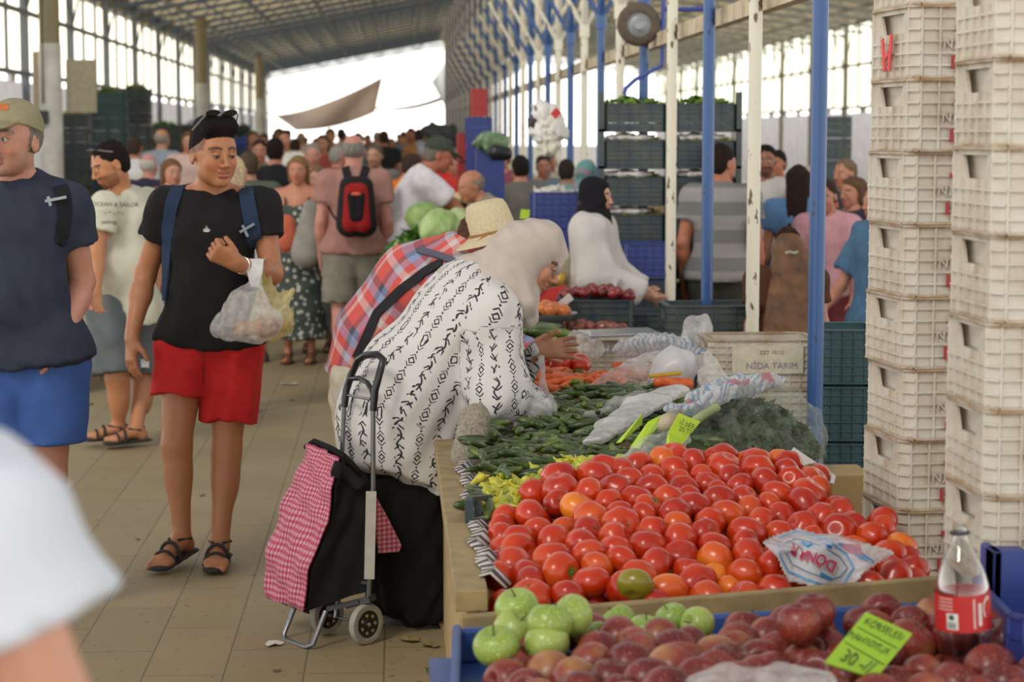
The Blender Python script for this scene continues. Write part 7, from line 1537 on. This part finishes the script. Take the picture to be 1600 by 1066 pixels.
# ------------------------------------------------------------------ printed bag over the tomatoes
def onheap(px, py, lift=.0):
    z = .68
    for _ in range(6): p = PZ(px, py, z); z = .712+.15*min(max((p[1]-4.6)/1.0, 0), 1)+.004*math.sin(px*.06+py*.05)+.003*math.sin(px*.04-py*.09)
    p = PZ(px, py, z); lim = 4.50+.19*p[0]-.02
    if p[1] < lim: p = P(px, py, lim-.012*math.sin(px*.08))
    d = nrm(np.array([0, 0, CH])-p); return p+d*(lift+.02)
outl = [(1188, 846), (1215, 834), (1246, 825), (1275, 833), (1304, 834), (1340, 845), (1392, 858), (1398, 864), (1370, 880), (1350, 893), (1338, 908), (1316, 934), (1300, 937), (1284, 925), (1262, 914), (1230, 908), (1224, 896), (1212, 868)]
g_ = 3; idx = {}; vs = []; fs = []
for i in range(1180, 1404, g_):
    for j in range(820, 942, g_):
        if all(inpoly(outl, i+a, j+b) or inpoly(outl, i+a*.2, j+b*.2) for a, b in ((0, 0), (g_, 0), (g_, g_), (0, g_))):
            q = []
            for a, b in ((0, 0), (g_, 0), (g_, g_), (0, g_)):
                k_ = (i+a, j+b)
                if k_ not in idx: idx[k_] = len(vs); vs.append(onheap(*k_))
                q.append(idx[k_])
            fs.append(tuple(q))
pbag = ob('printed_bag', mesh_from('printed_bag', vs, fs), film('film_print_base', (.83, .84, .86), .62, .16)); sd = pbag.modifiers.new('t', 'SOLIDIFY'); sd.thickness = .0015
setp(pbag, 'flattened clear plastic bag printed with red lettering, lying on the tomatoes at the front board', 'bag')
def prib(pts, wd, mat, lift=.003, n=3, name='print'):
    P2 = []
    for a, b in zip(pts[:-1], pts[1:]): P2 += [(a[0]+(b[0]-a[0])*t/n, a[1]+(b[1]-a[1])*t/n) for t in range(n)]
    P2.append(pts[-1]); d = nrm(np.array([0, 0, CH])-onheap(*P2[0])); return ribbon([onheap(x, y, lift) for x, y in P2], d, wd, .0006).build(name, mat, pbag)
bl1 = M('5d92bd', .4); rd1 = M('b5234c', .4)
idx2 = {}; vs = []; fs = []; inner = [(1222, 846), (1240, 838), (1262, 840), (1288, 850), (1310, 862), (1328, 886), (1314, 906), (1296, 912), (1262, 898), (1236, 884), (1226, 868)]
for i in range(1216, 1336, 4):
    for j in range(832, 916, 4):
        if inpoly(inner, i+2, j+2):
            q = []
            for a, b in ((0, 0), (4, 0), (4, 4), (0, 4)):
                k_ = (i+a, j+b)
                if k_ not in idx2: idx2[k_] = len(vs); vs.append(onheap(*k_, .0025))
                q.append(idx2[k_])
            fs.append(tuple(q))
ob('white_print', mesh_from('white_print', vs, fs), M('b9b8ba', .35, .06, 20, .4), pbag)
prib([(1216, 842), (1244, 831), (1272, 838), (1300, 850), (1322, 866), (1334, 888), (1318, 912), (1300, 920), (1262, 906), (1232, 894), (1220, 872), (1214, 848)], .006, bl1); prib([(1226, 850), (1244, 842), (1268, 848), (1292, 858), (1312, 870), (1324, 888), (1312, 902), (1296, 906), (1262, 894), (1238, 882), (1228, 864)], .0022, M('3c6a9c', .4), .0045)
for k_ in range(7): prib([(1290+k_*7, 842+k_*2), (1330+k_*6, 860+k_*3), (1344+k_*3, 874+k_)], .003, bl1, .003)
for k_ in range(5): prib([(1312+k_*3, 850+k_*3), (1345+k_, 852+k_*4)], .003, M('c07080', .5), .0045)
prib([(1252, 848), (1262, 856), (1270, 852)], .012, M('3d86bd', .4), .005); prib([(1282, 896), (1292, 902), (1300, 906)], .008, M('3d86bd', .4), .005); prib([(1290, 852), (1300, 856)], .008, M('2f6ea8', .4), .005)
tmb = text_mesh('DÖNAR', 1, 0, .03); a_ = np.array((1306, 886.)); b_2 = np.array((1236, 856.)); d_ = (b_2-a_)/np.linalg.norm(b_2-a_); up_ = np.array((d_[1], -d_[0]))
for w in tmb.vertices:
    x, y = w.co.x, w.co.y; q = (a_+b_2)/2+d_*x*21+up_*y*24+np.array((0, 2*math.sin(x*2.2))); w.co = Vector(onheap(q[0], q[1], .012))
ob('lettering', tmb, rd1, pbag)
# ------------------------------------------------------------------ price card, bottle and blue crates at the lower right
pc = [P(1352, 958, 3.80), P(1425, 992, 3.78), P(1368, 1062, 3.66), P(1287, 1037, 3.66)]
pcard = card('price_card', [(1352, 958, 3.80), (1425, 992, 3.78), (1368, 1062, 3.66), (1287, 1037, 3.66)], M('8fb52c', .45, .06, 9, .1), 'neon green handwritten price card lying on the red apples')
cx, cy = pc[1]-pc[0], pc[0]-pc[3]; c0 = pc[3]; base0 = np.zeros(3)
writing([('KÖRSELESi', .5, .86, .17), ('MANTOTLiX', .44, .56, .15), ('30 -//', .5, .22, .3)], c0, cx, cy, base0, pcard, lift=.004)
nn = nrm(np.cross(cx, cy)); nn = nn if nn[1] < 0 else -nn
for v0, v1 in ((.72, .68), (.42, .36)): ribbon([c0+cx*.06+cy*v0+nn*.003, c0+cx*.5+cy*(v0+v1)/2+nn*.003, c0+cx*.94+cy*v1+nn*.003], nn, .0022, .0005).build('ruled_line', ink, pcard)
bt = empty('plastic_bottle', P(1512, 1066, 3.85)*np.array((1, 1, 0))+np.array([.0, 0, .56]), 0, 'large clear plastic bottle with a red label and dark cap ring at the lower right', 'bottle'); bt.rotation_euler = (.02, -.06, -.32)
def pet():
    m = newmat('pet'); t = NT(m); out = [n for n in t.n if n.type == 'OUTPUT_MATERIAL'][0]; tr = t.add('ShaderNodeBsdfTransparent'); tr.inputs[0].default_value = (.93, .93, .92, 1)
    gl_ = t.add('ShaderNodeBsdfGlossy'); gl_.inputs['Roughness'].default_value = .06; lw = t.add('ShaderNodeLayerWeight'); lw.inputs[0].default_value = .35
    mx = t.add('ShaderNodeMixShader'); t.link(t.math('MULTIPLY_ADD', lw.outputs[1], .6, .07), mx.inputs[0]); t.link(tr.outputs[0], mx.inputs[1]); t.link(gl_.outputs[0], mx.inputs[2]); t.link(mx.outputs[0], out.inputs[0]); return m
petm = pet(); hb0 = .37
MB().lathe([(.001, 0), (.045, 0), (.052, .012), (.054, .05), (.05, .09), (.047, .13), (.052, .16), (.0535, .165), (.0535, .24), (.052, .25), (.046, .275), (.034, .305), (.02, .33), (.0135, .345), (.0135, .372)], 40, cap=False).build('bottle_body', petm, bt, smooth=True)
MB().lathe([(.0138, .350), (.019, .351), (.019, .356), (.0138, .357)], 24, cap=False).build('neck_ring', M('2c2c30', .5), bt, smooth=True)
lb_ = MB().lathe([(.0542, .168), (.0542, .24)], 48, cap=False).build('label', M('b3221f', .4, .05, 12, .05), bt, smooth=True)
def onlab(u, z, r=.0547): a = -math.pi/2+u; return (r*math.cos(a), r*math.sin(a), z)
m = MB(); wl = []
def patch(m, u0, u1, z0, z1, n=6, r=.0547):
    for k in range(n):
        a, b = u0+(u1-u0)*k/n, u0+(u1-u0)*(k+1)/n; m.add([onlab(a, z0, r), onlab(b, z0, r), onlab(b, z1, r), onlab(a, z1, r)], [(0, 1, 2, 3)])
patch(m, -.55, -.12, .174, .206); patch(m, .62, .76, .18, .224, 2)
for z in (.212, .219, .226, .233): patch(m, -.9+.02*(z > .22), -.3, z, z+.0016)
for z in np.arange(.176, .234, .0045): patch(m, .42, .5, z, z+.003, 1)
for a in np.linspace(-.8, 1.9, 14): patch(m, 1.05+.22*math.cos(a+2), 1.1+.22*math.cos(a+2), .208+.02*math.sin(a+2), .215+.02*math.sin(a+2), 1)
m.build('label_print', M('c9c4c0', .5), lb_)
m = MB(); m.add([onlab(-.36+.1*math.cos(t), .198+.0055*math.sin(t), .0551) for t in np.linspace(0, 6.28, 14)], [tuple(range(14))])
for k in range(9): patch(m, -.5+.035*k, -.485+.035*k, .177, .189, 1, .0551)
m.build('label_print', M('2c4a44', .5), lb_)
MB().lathe([(.001, .003), (.044, .004), (.05, .014), (.0515, .03)], 30, cap=True).build('water', M('9a9a90', .1), bt, smooth=True)
# white plastic bag at the bottom edge
blob('produce_bag', Field().cap(P(1120, 1092, 3.5), P(1265, 1092, 3.5), .055, .056, k=.03), fw, 'crumpled white plastic bag on the apples at the bottom edge', noise=(.009, 40, 14), vox=.005)
# blue crates, lower right corner
for i, (px, py, D, z, w_, lb) in enumerate(((1695, 0, 4.02, .62, .42, 'blue plastic crate at the lower right corner, behind the bottle'),)):
    X = (px-615)/3200*D+.0; o = empty('crate', (X, D-.05, .50), math.radians(-4), lb, 'crate'); q = cbody(bl_, m_blue, o); q.scale = (.8, 1.3, 1.08)
    MB().box((-.17, -.2, -.5), (.17, .2, 0)).build('tray_stand', M('22305e', .7), o)
a, b = P(1553, 862, 4.1), P(1590, 955, 4.15); o = MB().box((a[0], 4.1, .5), (b[0]+.005, 4.16, a[2])).box((a[0], 4.1, .5), (a[0]+.02, 4.2, a[2])).build('crate', m_blue, bevel=.004); setp(o, 'upright blue plastic panel of a folded crate behind the bottle', 'crate')
# ------------------------------------------------------------------ litter on the floor
lt = random.Random(8)
for i, (x, y, s_, c, lb) in enumerate(((428, 1006, .05, 'c9c4b4', 'flat white scrap of paper beside the trolley stand'), (452, 600, .07, 'b9b4a4', 'small white scrap of paper on the aisle tiles'), (433, 1048, .02, '5a4a34', 'dark dry leaf on the tiles below the trolley'), (215, 843, .014, '3c3020', 'small dark leaf left of the young man\'s foot'), (315, 774, .02, '4a4030', 'dark speck of litter right of the young man\'s calf'), (640, 1000, .05, '8a7a4c', 'twig and dry leaves by the bending woman\'s feet'), (668, 1008, .03, '6c7434', 'green leaf scraps under the stall edge'), (676, 1048, .035, '4c5a2c', 'wilted leaf by the plywood stall side'), (675, 1010, .03, '7a6840', 'straw scrap at the base of the plywood'), (455, 625, .03, '9a9280', 'pale smear of paper on the tiles'), (110, 605, .05, '5c5036', 'dry leaves lying by the low ledge'), (140, 632, .03, '4c4430', 'dark litter by the low ledge'))):
    p = PZ(x, y, .004); m = MB(); n = 9; m.add([(p[0]+s_*lt.uniform(.5, 1)*math.cos(k*6.28/n), p[1]+s_*lt.uniform(.5, 1)*math.sin(k*6.28/n), .002+.01*lt.random()) for k in range(n)]+[(p[0], p[1], .006)], [(k, (k+1) % n, n) for k in range(n)]); setp(m.build('litter', M(c, .85)), lb, 'litter')
# every heap item gets its own label: how close it lies to the landmark its label names
by = {}
for o in S.collection.objects:
    if o.parent is None and 'label' in o and o.get('kind') is None: by.setdefault(o['label'], []).append(o)
for lb, os_ in by.items():
    if len(os_) < 2: continue
    ph = [k for k in NEARP if lb.endswith(' '+k)]
    if not ph: continue
    ax, ay, nm = NEARP[max(ph, key=len)]
    os_.sort(key=lambda o: math.hypot(proj(o.location)[0]-ax, proj(o.location)[1]-ay))
    for i, o in enumerate(os_):
        n = ('closest', 'second closest', 'third closest', 'fourth closest', 'fifth closest', 'sixth closest', 'seventh closest', 'eighth closest')
        o['label'] = lb+', '+(n[i]+' to it' if i < 8 else 'beyond the eight closest'); o['group'] = lb
